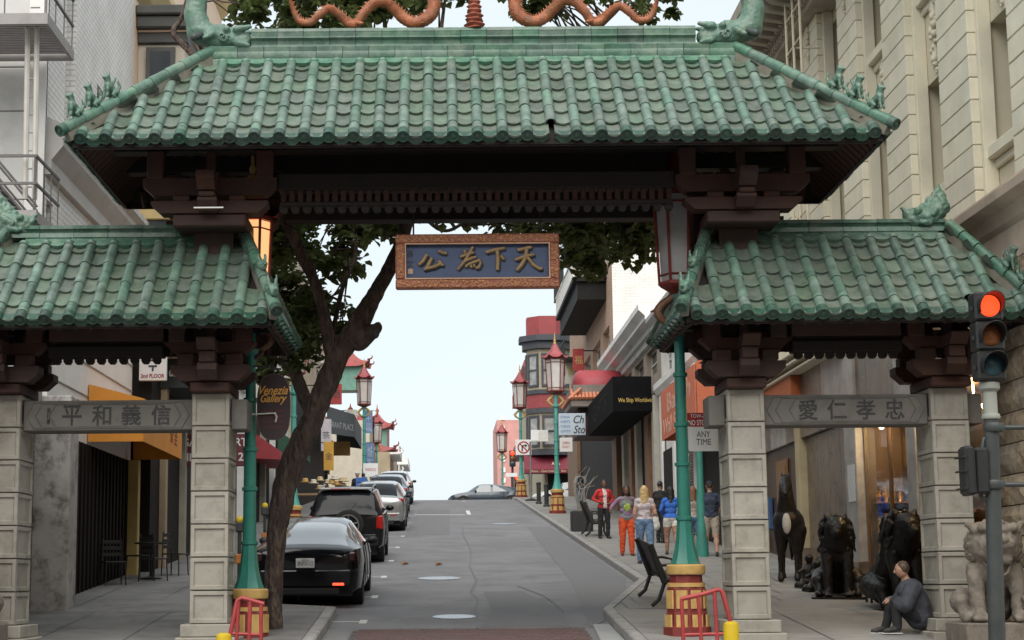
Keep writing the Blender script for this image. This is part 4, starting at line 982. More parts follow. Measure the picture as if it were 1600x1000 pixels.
# display windows with depth behind the glass
warm_bulb = M('warm_bulb', (.9,.7,.4), .5, .02, emit=(1,.68,.34,9)); white_gl = M('ivory_ware', (.6,.52,.38), .4, .2, 6); goldm = M('gilt_object', (.45,.27,.08), .35, .4, 9, metal=.5); oak = M('warm_oak', (.22,.11,.045), .5, .3, 4, stretch=(1,1,.2))
oak_d = M('dark_oak_niche', (.085,.042,.018), .5, .4, 4, stretch=(1,1,.2))
def display(y0, y1, zt, backm, seed, bulbs):
    r = random.Random(seed); x = RX+.1
    m = MB(); zb = zs(y0)-.05
    m.quad((x+.62,y0,zb),(x+.62,y1,zb),(x+.62,y1,zt),(x+.62,y0,zt)); m.quad((x,y0,zb+.35),(x+1.3,y0,zb+.35),(x+1.3,y1,zb+.35),(x,y1,zb+.35)); m.quad((x,y0,zt),(x+1.3,y0,zt),(x+1.3,y1,zt),(x,y1,zt)); m.quad((x,y1,zb),(x+1.3,y1,zb),(x+1.3,y1,zt),(x,y1,zt)); m.quad((x,y0,zb),(x+1.3,y0,zb),(x+1.3,y0,zt),(x,y0,zt))
    m.b(x-.1, x-.0, y0, y1, zb-.3, zb+.34); sh = m.build('display_niche', backm, b1)
    g_ = MB(); g_.quad((x-.05,y1-.03,zb+.36),(x-.05,y0+.03,zb+.36),(x-.05,y0+.03,zt-.05),(x-.05,y1-.03,zt-.05)); g_.build('pane', glass_w, sh, fix=False)
    f = MB(); 
    for y in (y0+.02, (y0+y1)/2, y1-.02): f.b(x-.085, x-.025, y-.025, y+.025, zb+.345, zt-.002)
    f.build('frame', M('bronze_frame', (.12,.07,.035), .4), sh)
    for k in range(int((y1-y0)*3)):
        m = MB(); y = lerp(y0, y1, (k+.6)/(int((y1-y0)*3)+.3)); h = r.uniform(.35, 1.5); q = (x+r.uniform(.15,.45), y, zb+.36)
        pr = [(.10*r.uniform(.6,1.2), 0), (.05, .1*h), (.13*r.uniform(.7,1.2), .35*h), (.15*r.uniform(.6,1.2), .6*h), (.05, .8*h), (.08, .9*h), (.02, h)]
        m.lathe(pr, q, 10); m.build('display_vase', r.choice([goldm, oak, marble, goldm]), sh, 60)
    for zz in (.75, 1.25, 1.8):             # shelves of gilt ware against the end wall
        m = MB(); m.b(x+.03, x+.6, y1-.34, y1-.02, zb+zz, zb+zz+.025); m.build('shelf', oak, sh)
        for q_ in range(4):
            h = r.uniform(.2, .36); m = MB(); m.lathe([(.05,0),(.03,.1*h),(r.uniform(.05,.09),.45*h),(.03,.75*h),(.05,.9*h),(.01,h)], (x+.1+.135*q_, y1-.2, zb+zz+.026), 9); m.build('display_vase', r.choice([goldm, white_gl, goldm, marble]), sh, 60)
    ch = MB()
    for k in range(bulbs):
        q = (x+r.uniform(.12,.45), lerp(y0, y1, r.uniform(.2,.9)), zt-r.uniform(.2,.55)); bm2 = MB(); bm2.ell(q, .05, 8, 6); bm2.cyl((q[0],q[1],q[2]+.05), (q[0],q[1],zt), .008, None, 5); bm2.build('lamp_bulb', warm_bulb, sh, 60)
    ld = bpy.data.lights.new('display_lamp', 'POINT'); ld.energy = 45; ld.color = (1,.66,.32); ld.shadow_soft_size = .1; lo = bpy.data.objects.new('display_lamp', ld); COL.objects.link(lo); lo.parent = sh; lo.location = Vector((x+.25, (y0+y1)/2, zt-.35))-OFF[sh]
    return sh
display(28.97, 32.48, 3.0, oak_d, 2, 6); display(24.78, 28.38, 3.0, oak_d, 3, 4)
m = MB(); m.b(RX+.02, RX+.3, 38.12, 42.38, zr(38), 3.04); m.build('shop_door', M('dark_oak', (.06,.035,.02), .4, .3, 3, stretch=(1,1,.2)), b1)
m = MB(); m.b(RX-.03, RX+.0, 39.6, 40.9, 1.35, 2.75); m.b(RX-.05, RX-.031, 39.75, 40.75, 1.5, 2.6); m.build('shop_picture', oak, b1)
m = MB(); m.b(RX-.08, RX-.0, 41.6, 42.25, 1.2, 1.95, .01); m.build('wall_notice', M('blue_notice', (.03,.08,.2), .5), b1)
m = MB(); m.quad((RX-.125, 32.6, 1.9), (RX-.145, 32.6, 1.9), (RX-.145, 33.2, 1.9), (RX-.125, 33.2, 1.9)) if False else m.b(RX-.155, RX-.141, 32.62, 33.15, 1.45, 2.15); m.build('wall_notice', M('paper_notice', (.55,.55,.54), .6, .1, 12), b1)

# ---------------- low white building with the orange awning
FX = 7.4
def box_building(name, label, X, s, y0, y1, z1, mat, back=9, ops=(), depth=.25, glass=glass_d, fr=wt_frame, bars=(0,1), sill=None, z0=None, cat='building', blind=None):
    t = thing(name, label, cat, (X, y0, zs(y0))); m = MB(); z0 = (zr(y0)-1) if z0 is None else z0
    facade(m, X, s, y0, y1, z0, z1, list(ops), depth)
    Xi = X-s*(depth+.01); m.b(Xi, X-s*back, y0+.01, y1-.01, z0, z1-.01)
    e = MB(); m.quad((X,y0,z0),(X-s*back,y0,z0),(X-s*back,y0,z1),(X,y0,z1)); m.quad((X,y1,z0),(X-s*back,y1,z0),(X-s*back,y1,z1),(X,y1,z1)); m.quad((X,y0,z1),(X-s*back,y0,z1),(X-s*back,y1,z1),(X,y1,z1))
    m.build('wall', mat, t)
    for o in ops: window(t, X, s, o, depth, fr, glass, .07, bars, sill, blind)
    return t
white_stucco = M('white_stucco', (.74,.73,.71), .85, .1, .8, dirt=(.4,.39,.37,.5), dscale=.7)
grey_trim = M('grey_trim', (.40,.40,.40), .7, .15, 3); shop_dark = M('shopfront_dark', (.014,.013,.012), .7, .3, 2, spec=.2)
b2 = box_building('shop_building', 'low white building with grey moulded cornice above the orange awning', FX, -1, 43.7, 57.9, 8.7, white_stucco, ops=[(45,47.4,6.6,7.9),(48.6,51,6.6,7.9),(52.2,54.6,6.6,7.9),(55.2,57.2,6.6,7.9)])
m = MB(); m.prism('y', [(FX+.02,8.75),(FX+.02,8.0),(FX-.12,8.05),(FX-.12,8.2),(FX-.35,8.35),(FX-.35,8.45),(FX-.5,8.6),(FX-.5,8.75)], 43.75, 57.85); m.build('cornice', grey_trim, b2)
m = MB(); m.prism('y', [(FX+.02,6.5),(FX+.02,6.1),(FX-.2,6.15),(FX-.3,6.3),(FX-.3,6.5)], 43.75, 57.85); m.build('string_course', white_stucco, b2)
m = MB(); m.b(FX-.12, FX+.05, 44, 57.6, zr(46)-.1, 4.2); m.build('shopfront', shop_dark, b2)
for y in (44.2, 48.8, 53.2, 57.3):
    m = MB(); m.b(FX-(.3 if y < 57 else .16), FX-.125 if y < 57 else FX-.05, y-.25, y+.25, zr(y)-.1, 6.09, .02); m.build('shop_pillar', white_stucco, b2)
m = MB()
for k in range(34): m.b(FX-.16, FX-.122, 49.2+.001, 53-.001, zs(50)+k*.085, zs(50)+k*.085+.06)
m.build('roller_shutter', M('shutter_grey', (.16,.16,.165), .5), b2)
orange_c = M('orange_canvas', (.62,.17,.085), .75, .12, 2.5, dirt=(.45,.2,.14,.5))
aw = thing('awning', 'long salmon orange awning with faded white lettering', 'awning', (FX, 46, 4.3))
m = MB(); ya, yb = 43.2, 50; m.prism('y', [(FX-.31,5.9),(FX-1.05,5.4),(FX-1.05,4.0),(FX-1.02,4.0),(FX-1.02,5.36),(FX-.31,5.8)], ya, yb); m.b(FX-1.0, FX-.31, yb-.04, yb-.005, 4.0, 5.4); m.b(FX-1.0, FX-.31, ya+.005, ya+.04, 4.0, 5.4); m.build('canvas', orange_c, aw)
fade = M('faded_lettering', (.66,.36,.28), .8, .2, 6)
lettering('Ball Sh', (FX-1.051, 46.3, 4.95), (0,-1,0), (0,0,1), 4.6, .55, fade, aw, .006, bold=.02); lettering('Wall Street', (FX-1.051, 47.2, 4.33), (0,-1,0), (0,0,1), 4.8, .45, fade, aw, .006, bold=.02)

# ---------------- black awning shop with brown front
b2b = box_building('shop_building', 'low building with brown shopfront under the black awning and white dentil cornice', FX, -1, 58, 73.8, 9.0, M('tan_stucco', (.36,.30,.24), .85, .15, 1), ops=[(59,62,7.1,8.1),(63,66,7.1,8.1),(67,70,7.1,8.1)])
m = MB(); m.prism('y', [(FX+.02,9.3),(FX+.02,8.2),(FX-.12,8.25),(FX-.15,8.4),(FX-.15,8.62),(FX-.5,8.78),(FX-.5,8.9),(FX-.72,9.1),(FX-.72,9.3)], 57.95, 73.85); cor = m.build('cornice', white_stucco, b2b)
dm = MB(); dm.b(FX-.3, FX-.152, -.09, .09, 8.42, 8.6); dme = dm.mesh('dentil', grey_trim)
for k in range(40): inst('dentil', dme, cor, Matrix.Translation((0, 58.3+k*.39, 0)))
m = MB(); m.b(FX-.1, FX+.05, 58.2, 73.5, zr(58)-.1, 6.4); m.build('shopfront', shop_dark, b2b)
tanp = [M('brown_pilaster', (.23,.115,.06), .6, .2, 3), M('pale_pilaster', (.42,.40,.35), .7, .15, 3)]
for k, (y, w, i) in enumerate(((58.3,.3,1),(60.2,.6,0),(63.6,.35,1),(65.6,.5,0),(68.2,.4,1),(71.6,.9,0))):
    m = MB(); m.b(FX-.3, FX-.102, y-w, y+w, zr(y)-.1, 6.2, .01); m.build('shop_pillar', tanp[i], b2b)
blackc = M('black_canvas', (.008,.008,.009), .85, .3, 3, spec=.08)
aw2 = thing('awning', 'big black box awning reading we ship worldwide in small gold letters', 'awning', (FX, 58.2, 5.4))
y0, y1 = 58.2, 68.3; xo, xi = xat(958, 58.2), FX+.0; zt_, zb_ = zat(588, 58.2, 990), zat(642, 58.2, 990)
m = MB(); m.add([(xo,y0,zb_),(FX-.31,y0,zb_),(FX-.31,y0,zt_),(xo,y0,zt_),(xo,y1,zb_),(FX-.31,y1,zb_),(FX-.31,y1,zt_),(xo,y1,zt_)], [(0,1,2,3),(4,7,6,5),(0,3,7,4),(3,2,6,7),(0,4,5,1)]); m.build('canvas', blackc, aw2, fix=True)
lettering('We Ship Worldwide', (xat(995, 58.2), y0-.002, zat(626, 58.2, 990)), (1,0,0), (0,0,1), xat(1024,58.2)-xat(966,58.2), .19, M('gold_lettering', (.55,.38,.1), .5), aw2, .006, bold=.012)
dim = M('dim_lettering', (.022,.02,.016), .8, spec=.1)
lettering('EASTERN CURIOS', (xo-.002, (y0+y1)/2, (zt_+zb_)/2), (0,-1,0), (0,0,1), 7.5, .6, dim, aw2, .006) if False else lettering('GIFTS', (xo-.002, (y0+y1)/2, (zt_+zb_)/2), (0,-1,0), (0,0,1), 5.5, .6, dim, aw2, .006)
# ---------------- red pagoda canopy and the shop sign under it
redc = M('red_canvas', (.30,.035,.045), .55, .15, 3); tile_o = M('orange_clay_tile', (.52,.2,.11), .6, .25, 6)
cn = thing('pagoda_canopy', 'red half round canopy with orange tile skirt on the right side', 'awning', (FX, 70, 6.9))
Yc, cx0, cx1 = 70.0, xat(889, 70), FX-.05; zc0 = zat(605, 70, 920); rx = (cx1-cx0)
m = MB(); n = 14; vs = []
for i in range(9):
    ph = math.pi/2*i/8
    for k in range(n+1):
        th = math.pi/2+math.pi/2*k/n*1.0; q = 1.0
        vs.append((cx0+.15+rx*.5-(rx*.5)*math.cos(math.pi*k/n)*math.cos(ph*.55), Yc+.6-1.5*math.cos(ph)*abs(math.sin(math.pi*k/n))**.35, zc0+.75*math.sin(ph)))
m.add(vs, [(i*(n+1)+k, i*(n+1)+k+1, (i+1)*(n+1)+k+1, (i+1)*(n+1)+k) for i in range(8) for k in range(n)]); m.build('canopy', redc, cn, 60)
m = MB(); m.b(cx0, cx1, Yc-1.1, Yc+3, zc0-.9, zc0-.62, .02); m.b(cx0+.1, cx1, Yc-.95, Yc+3, zc0-.55, zc0+.0); m.build('soffit', M('canopy_soffit', (.2,.17,.15), .7), cn)
tm2 = MB(); tm2.cyl((0,0,0), (0,.5,.42), .075, .065, 8); tme = tm2.mesh('clay_tile', tile_o, 60)
for k in range(15): inst('clay_tile', tme, cn, Matrix.Translation((lerp(cx0+.05, cx1-.05, k/14), Yc-1.2, zc0-.58)))
for k in range(18): inst('clay_tile', tme, cn, Matrix.Translation((cx0-.08, lerp(Yc-1.1, Yc+3, k/17), zc0-.58)) @ Matrix.Rotation(R(-90), 4, 'Z'))
m = MB(); m.b(cx0+.3, cx1-.02, Yc-.6, Yc+2.5, zc0-2.0, zc0-.905); m.build('valance', M('dark_maroon', (.05,.012,.016), .6), cn)
sg = thing('shop_sign', 'pale blue and white shop sign with black italic letters beneath the red canopy', 'sign', (xat(892,69), 69, 5))
x0, x1, z0, z1 = xat(872, 68.6), xat(914, 68.6), zat(680, 68.6, 890), zat(646, 68.6, 890)
m = MB(); m.b(x0, x1, 68.55, 68.75, z0, z1, .01); m.build('panel', M('pale_blue_panel', (.42,.49,.56), .5, .08, 3), sg)
m = MB(); m.b(x1, FX, 68.62, 68.68, z1-.1, z1-.04); m.build('bracket', shop_dark, sg)
lettering('Ch', (x1-.27, 68.548, lerp(z0, z1, .72)), (1,0,0), (0,0,1), .42, .32, ink, sg, .006, .3, .01); lettering('Sto', (x1-.25, 68.548, lerp(z0, z1, .26)), (1,0,0), (0,0,1), .46, .32, ink, sg, .006, .3, .01)
bl = M('blue_lettering', (.1,.2,.42), .6)
for k, w in enumerate(('CHINA', 'SHIRTS', 'TOYS', 'GIFTS')): lettering(w, (x0+.26, 68.548, lerp(z0, z1, .84-.22*k)), (1,0,0), (0,0,1), .38, .09, bl, sg, .006)
s2 = thing('shop_sign', 'small white notice board under the pale blue shop sign', 'sign', (xat(884,69), 69, 4.6))
x0, x1, z0, z1 = xat(873, 68.6), xat(893, 68.6), zat(706, 68.6, 890), zat(684, 68.6, 890)
m = MB(); m.b(x0, x1, 68.55, 68.68, z0, z1, .01); m.build('panel', M('white_panel', (.62,.6,.58), .5, .05, 3), s2); m = MB(); m.b((x0+x1)/2-.02, (x0+x1)/2+.02, 68.6, 68.64, z1, zat(680, 68.6, 890)); m.build('hanger', shop_dark, s2)
lettering('OPEN\nDAILY', ((x0+x1)/2, 68.548, (z0+z1)/2), (1,0,0), (0,0,1), .3, .25, M('red_ink', (.35,.05,.05), .6), s2, .006)

# ---------------- tall brick building with blank white end wall
brown_brick = brick_mat('brown_brick', (.50,.30,.19), (.43,.26,.165), (.4,.33,.28), .42, .14, bump=.6)
white_brick = brick_mat('painted_brick', (.78,.77,.74), (.74,.73,.7), (.64,.63,.6), .42, .13, bump=.5)
b3 = thing('brick_building', 'tall brown brick building with blank white end wall and black balcony canopy', 'building', (FX, 74, zs(74)))
m = MB(); ops = [(75.5,78.5,8.4,11.2),(80,84,8.4,11.2),(85.5,89.5,8.4,11.2),(91,95,8.4,11.2),(76,79,13.6,15.4),(81,84,13.6,15.4),(86,89,13.6,15.4),(91,94,13.6,15.4),(95.5,98,8.4,11.2)]
facade(m, FX, -1, 74, 99, 2, 20, ops, .3); m.b(FX+.31, FX+12, 74.02, 98.98, 2, 19.98); m.build('wall', brown_brick, b3)
m = MB(); m.b(FX+.01, FX+12, 73.85, 74.015, 2, 20); m.build('end_wall', white_brick, b3)
for o in ops: window(b3, FX, -1, o, .3, wt_frame, glass_d, .12, (1, 1), grey_trim)
m = MB(); m.b(FX-1.3, FX, 76.5, 88, 12.5, 13.3); m.b(FX-1.5, FX, 76.3, 88.2, 13.303, 13.5); m.build('balcony_canopy', shop_dark, b3)
m = MB(); m.b(FX-1.5, FX-1.42, 76.3, 88.2, 13.503, 13.62); 
for k in range(40): m.b(FX-1.49, FX-1.45, 76.4+k*.3, 76.43+k*.3, 13.62, 14.4)
m.b(FX-1.5, FX-1.42, 76.3, 88.2, 14.4, 14.5); m.build('railing', wt_frame, b3)
m = MB(); rr = random.Random(8)
for k in range(22): m.ell((FX-.2+rr.uniform(-.2,.1), 89.5+rr.uniform(-.9,.9), 13.6+rr.uniform(-.2,1.6)), (.12, rr.uniform(.1,.35), rr.uniform(.08,.3)), 7, 5)
m.build('phoenix_ornament', M('pale_gilt', (.5,.42,.22), .5), b3, 60)
m = MB(); m.prism('y', [(FX+.02,20.3),(FX+.02,19.2),(FX-.3,19.4),(FX-.6,19.9),(FX-.6,20.3)], 74, 99.2); m.build('cornice', grey_trim, b3)
m = MB(); m.b(FX-.05, FX+.02, 75, 98.6, 3.5, 7.8); m.build('shopfront', shop_dark, b3)
m = MB(); m.b(FX-.25, FX-.055, 92, 99, 3.8, 8.2, .01); m.build('corner_pier', M('brown_render', (.2,.12,.07), .7, .2, 2), b3)
def pagoda_roof(par, cx, cy, z, w, d, h, ov=.5, name='roof', mat=None, fin=True):
    mat = mat or pag_red; m = MB(); n = 8; vs = []; N_ = 4*n
    rings = 7
    for i in range(rings):
        t = i/(rings-1); s_ = lerp(1, .12, t); zz = z+h*(t**1.5)
        for k in range(N_):
            e = k//n; u = (k % n)/n*2-1; cor = abs(u)**4*(1-t)**2*h*.42
            X, Y = [(u, -1), (1, u), (-u, 1), (-1, -u)][e]
            vs.append((cx+X*w/2*s_*(1+.06*abs(u)**4*(1-t)), cy+Y*d/2*s_*(1+.06*abs(u)**4*(1-t)), zz+cor))
    fs = [(i*N_+k, i*N_+(k+1) % N_, (i+1)*N_+(k+1) % N_, (i+1)*N_+k) for i in range(rings-1) for k in range(N_)]
    fs += [tuple(range(N_))[::-1], tuple((rings-1)*N_+k for k in range(N_))]
    m.add(vs, fs); r = m.build(name, mat, par, 40)
    hk = MB()
    for sx in (-1, 1):
        for sy in (-1, 1):
            q = Vector((cx+sx*w/2*1.06, cy+sy*d/2*1.06, z+h*.42)); o_ = Vector((sx*w, sy*d, 0)).normalized()
            hk.tube([q-o_*.1*w, q+o_*.04*w+Vector((0,0,.01*w)), q+o_*.075*w+Vector((0,0,.05*w)), q+o_*.06*w+Vector((0,0,.09*w))], [.02*w,.02*w,.016*w,.008*w], 6)
    if fin: hk.lathe([(.05*w,0),(.03*w,.1*h),(.06*w,.25*h),(.02*w,.4*h),(.004,.7*h)], (cx, cy, z+h*.98), 8)
    hk.build('eave_hook', mat, r, 60); return r
pag_red = M('red_glazed_tile', (.27,.055,.05), .5, .25, 3, bump=.2); pag_cream = M('pagoda_cream', (.5,.45,.36), .8, .12, 2); pag_green = M('pagoda_green', (.12,.25,.2), .6, .2, 3)
m = MB(); m.b(FX+.3, FX+4, 95, 98.8, 20.31, 21.4); m.build('roof_house', pag_cream, b3)
pagoda_roof(b3, FX+1.5, 96.6, 21.4, 6, 5, 1.8, mat=M('salmon_tile', (.5,.14,.1), .6, .25, 3))

# ---------------- far corner building with a round bay, over the crossing
b4 = thing('corner_building', 'cream corner house with dark grey bay cornice and red parapet over the crossing', 'building', (6, 114, 4.8))
dgrey = M('dark_grey_trim', (.055,.058,.068), .6, .2, 2); vcream = M('victorian_cream', (.38,.33,.24), .8, .12, 1.5); vred = M('red_parapet', (.28,.05,.052), .6, .12, 2)
bx0 = 6.7
m = MB(); m.b(bx0, bx0+12, 114, 130, 4, 15.6); m.build('wall', vcream, b4)
def bay(z0, z1, mt, r, name):
    m = MB(); cx_, cy_ = bx0+.3, 114.4; n = 8
    pts = [(cx_+r*math.cos(R(45+k*45+22.5)), cy_+r*math.sin(R(45+k*45+22.5))) for k in range(n)]; m.prism('z', pts, z0, z1); return m.build(name, mt, b4)
bay(8.6, 15.2, vcream, 1.45, 'bay'); bay(15.22, 15.7, dgrey, 1.75, 'bay_cornice'); bay(15.72, 16.1, dgrey, 2.0, 'bay_cornice'); bay(16.12, 17.4, vred, 1.45, 'parapet'); bay(11.3, 12.2, vred, 1.5, 'bay_band'); bay(12.22, 12.5, dgrey, 1.6, 'bay_cornice'); bay(10.95, 11.28, dgrey, 1.6, 'bay_cornice'); bay(8.2, 8.58, dgrey, 1.65, 'bay_cornice')
for z0, z1 in ((8.75, 10.8), (12.7, 14.9)):
    for k in range(8):
        th = R(45+k*45+45); cx_, cy_ = bx0+.3, 114.4; r = 1.45*math.cos(R(22.5))+.015; c = Vector((cx_+r*math.cos(th), cy_+r*math.sin(th), 0)); t = Vector((-math.sin(th), math.cos(th), 0)); o_ = Vector((math.cos(th), math.sin(th), 0))
        m = MB(); w = .46; a, b = c-t*w, c+t*w
        for p, q, e, f in ((-w, -w+.14, z0, z1), (w-.14, w, z0, z1), (-w+.14, w-.14, z0, z0+.14), (-w+.14, w-.14, z1-.14, z1), (-w+.14, w-.14, (z0+z1)/2-.05, (z0+z1)/2+.05)):
            vs = [c+t*p, c+t*q, c+t*q+o_*.08, c+t*p+o_*.08]; m.add([v+Vector((0,0,e)) for v in vs]+[v+Vector((0,0,f)) for v in vs], [(0,3,2,1),(4,5,6,7),(0,1,5,4),(1,2,6,5),(2,3,7,6),(3,0,4,7)])
        wv = m.build('window', dgrey, b4); m = MB(); vs = [c-t*(w-.14)+o_*.02, c+t*(w-.14)+o_*.02]; m.quad(*(vs[0]+Vector((0,0,z0)), vs[1]+Vector((0,0,z0)), vs[1]+Vector((0,0,z1)), vs[0]+Vector((0,0,z1)))); m.build('pane', M('pane_pale', (.3,.3,.29), .15, .4, 2), wv)
m = MB(); m.b(bx0-.05, bx0+12, 113.9, 130.1, 15.62, 16.3); m.build('cornice', dgrey, b4)
m = MB(); m.b(bx0+.2, bx0+11, 113.9, 114.02, 4.8, 8.1); m.build('shopfront', shop_dark, b4)
aw3 = thing('awning', 'maroon awning with small cream lettering on the far corner building', 'awning', (7, 113, 7.1))
mar = M('maroon_canvas', (.17,.018,.035), .6, .15, 3); y = 112.6; x0, x1 = xat(818, y), xat(892, y); z0, z1 = zat(739, y, 850), zat(706, y, 850)
m = MB(); m.prism('x', [(y, z0), (y, z0+.25), (y+1.25, z1), (y+1.25, z0)], x0, x1); m.build('canvas', mar, aw3)
ncr = M('cream_lettering', (.6,.5,.3), .6); nrm = Vector((0, -(z1-z0-.25), 1.25)).normalized()
lettering('Asia  Garments  Inc', ((x0+x1)/2, y-.004, z0+.13), (1,0,0), (0,0,1), 2.3, .16, ncr, aw3, .01); lettering('Arts', (lerp(x0,x1,.66), y+.3, z0+.62), (1,0,0), Vector((0,1.25,z1-z0-.25)), .55, .34, ncr, aw3, .01)
# further up on the right
b5 = box_building('row_house', 'narrow cream house with red balcony beyond the crossing on the right', 6.9, -1, 131, 150, 15.5, vcream, ops=[(133,135,11,13.4),(137,139,11,13.4),(133,135,6.8,9),(137,139,6.8,9)])
for z in (9.6, 13.9):
    m = MB(); m.b(5.7, 6.9, 131.5, 140, z, z+.18); m.b(5.7, 5.8, 131.5, 140, z+.18, z+1.0); m.b(5.8, 6.9, 131.5, 131.6, z+.18, z+1.0); m.build('balcony', vred, b5)
m = MB(); m.prism('y', [(6.9,15.5),(6.2,16.4),(6.3,16.8),(8.5,16.8),(8.5,15.5)], 131.2, 149); m.build('roof', pag_red, b5)
b6 = box_building('brick_tower', 'slim pink brick tower farthest up the street on the right', xat(775,190), -1, 190, 205, zat(657,190), M('pink_brick', (.55,.27,.24), .8, .12, 1), back=12, ops=[])
m = MB()
for k in range(12): m.b(xat(775,190)+.5+.0, xat(775,190)+.9, 189.9, 189.99, 5+k*1.15, 5.5+k*1.15)
m.build('window_bars', white_stucco, b6, kind='stuff')

# ================================================================ LEFT SIDE
LX = -6.8
wb = thing('brick_building', 'white painted brick building with deep window slots and grey panelled end wall', 'building', (LX, 29, zs(29)))
painted = M('white_paint_wall', (.76,.745,.72), .85, .06, 1, dirt=(.62,.6,.57,.5), dscale=.8)
pbrick = brick_mat('white_brick', (.80,.775,.75), (.77,.745,.72), (.60,.58,.56), .30, .105, bump=.8, msize=.04)
m = MB(); ops = []
zb1 = at(80, 150, 30.2).z
for (a, b) in ((30.3, 31.15), (33.6, 34.4)): ops += [(a, b, 8.75, 10.9), (a, b, 12, 14)]
ops = [(30.35,31.2,8.3,11.4),(33.2,34.1,8.6,9.85),(30.35,31.2,12.6,15),(33.2,34.1,12,14), (29.15,29.65,5.4,6.6), (30.6,31.4,5.3,6.45),(32.6,33.4,5.2,6.35)]
facade(m, LX, 1, 29, 37, 2.6, 17, ops, .45); m.b(LX-.46, LX-10, 29.02, 36.98, -1, 17); m.quad((LX,37,2.6),(LX-1,37,2.6),(LX-1,37,17),(LX,37,17))
m.build('wall', pbrick, wb)
for o in ops: window(wb, LX, 1, o, .45, M('frame_grey', (.3,.3,.29), .6) if o is ops[0] else cream_frame, glass_d, .05, (0,1))
m = MB(); m.prism('y', [(LX-.01, 8.0), (LX-.01, 7.0), (LX+.10, 7.0), (LX+.10, 7.25), (LX+.3, 7.5), (LX+.3, 7.62), (LX+.42, 7.7), (LX+.42, 7.82), (LX+.05, 8.0)], 29.0, 37.0); m.build('belt_course', M('belt_grey', (.5,.475,.45), .8, .12, 2), wb)
sid = M('grey_panel_siding', (.56,.55,.53), .8, .07, 1.5, dirt=(.34,.33,.31,.5))
for k in range(16):
    z = 3.4+k*.78; m = MB(); m.b(LX-8, LX-.02, 28.86, 28.99, z+.008, z+.772, .012); m.build('siding_panel', sid, wb)
m = MB(); m.b(LX-.30, LX+.02, 28.8, 28.858, 3.4, 17); m.build('corner_board', painted, wb)
# iron fire escape on the end wall
feL = thing('fire_escape', 'iron fire escape with slatted platforms, ladder rails and stairs by white brick building', 'fire escape', (-7.4, 27.8, 4))
fe_m = M('fire_escape_paint', (.30,.28,.27), .7, .15, 4); fe_d = M('fire_escape_dark', (.13,.12,.12), .7, .2, 4)
def fplat(z, x0, x1, y0, y1):
    m = MB(); 
    for k in range(int((y1-y0)/.09)): m.b(x0+.03, x1-.03, y0+k*.09, y0+k*.09+.05, z, z+.03)
    m.build('platform_slats', fe_d, feL, kind='stuff')
    m = MB(); m.b(x0, x1, y0-.05, y0-.005, z-.1, z+.08); m.b(x0, x1, y1+.005, y1+.05, z-.1, z+.08); m.b(x1, x1+.05, y0-.05, y1+.05, z-.1, z+.08); m.build('platform_frame', fe_m, feL)
    m = MB(); 
    for zz in (.5, .95): m.b(x1+.0, x1+.04, y0-.05, y1+.05, z+zz, z+zz+.04); m.b(x0, x1, y0-.05, y0-.01, z+zz, z+zz+.04)
    for k in range(4): yy = lerp(y0, y1, k/3); m.cyl((x1+.02, yy, z+.08), (x1+.02, yy, z+.95), .012, None, 5)
    for k in range(5): xx = lerp(x0, x1, k/4); m.cyl((xx, y0-.03, z+.08), (xx, y0-.03, z+.95), .012, None, 5)
    m.build('railing', fe_d, feL)
zp = zat(45, 27.2, 40); xp = xat(62, 27.2)
fplat(zp, xp-2.6, xp, 26.7, 28.6)
zq = zat(345, 27.4, 30)
fplat(zq, xat(50,27.4)-2.6, xat(50,27.4), 27.0, 28.6)
for px_, top in ((21, 28), (36, 28)):
    m = MB(); m.cyl((xat(px_+4, 27.1), 27.15, zq+.3), (xat(px_, 27.1), 27.15, zat(top, 27.1, 30)), .045, None, 7); m.build('ladder_rail', M('ladder_cream', (.5,.47,.43), .7, .1, 3), feL)
m = MB()
for k in range(14): m.cyl((xat(25,27.1), 27.15, zq+.5+k*.3), (xat(40,27.1), 27.15, zq+.5+k*.3), .014, None, 5)
m.build('rung', fe_m, feL, kind='stuff')
for dy in (0, .5):
    m = MB(); a = at(-30, 225-dy*14, 27.2+dy); b = at(58, 330-dy*14, 27.2+dy); a.y = b.y = 27.2+dy
    for o_ in (0, .28, .42): m.tube([a-Vector((0,0,o_)), b-Vector((0,0,o_))], .022, 6)
    m.build('stair_rail', fe_d, feL)
m = MB()
for k in range(9):
    q = at(-30, 225, 27.2).lerp(at(58, 330, 27.2), k/8); m.b(q.x-.12, q.x+.12, 27.22, 27.68, q.z-.5, q.z-.47)
m.build('stair_tread', fe_d, feL, kind='stuff')
# ground floor on the left: marble pier, shutter, white upper wall, orange awning
sb = thing('shop_front_building', 'single storey shopfront block with stained marble pier and grey roller shutter', 'building', (-6.6, 24, zs(24)))
m = MB(); m.b(-16, -6.85, 21.2, 28.84, -2, 3.35); m.b(-16, LX-.47, 28.86, 37, -2, 2.59); m.build('wall', M('grey_render', (.3,.29,.28), .85, .15, 1), sb)
stained = M('stained_marble', (.45,.43,.41), .45, .2, 2, dirt=(.06,.05,.042,.9), dscale=3.0, dpos=.57)
m = MB(); m.b(-6.85, -6.12, 28.4, 29.05, zr(28.4), 3.1, .012); m.build('marble_pier', stained, sb)
m = MB()
for k in range(38): m.b(-6.84, -6.70, 24.6, 28.38, zs(26)-.25+k*.09, zs(26)-.25+k*.09+.065, .01)
m.build('roller_shutter', M('shutter_steel', (.17,.175,.19), .45, .12, 3, metal=.4), sb, kind='stuff')
m = MB(); m.b(-6.84, -6.60, 21.3, 28.38, 2.85, 3.3, .01); m.build('shutter_box', M('box_grey', (.25,.25,.25), .6), sb)
m = MB(); m.b(-6.849, -6.68, 29.06, 37, 2.62, 5.15); m.build('upper_wall', painted, sb)
m = MB()
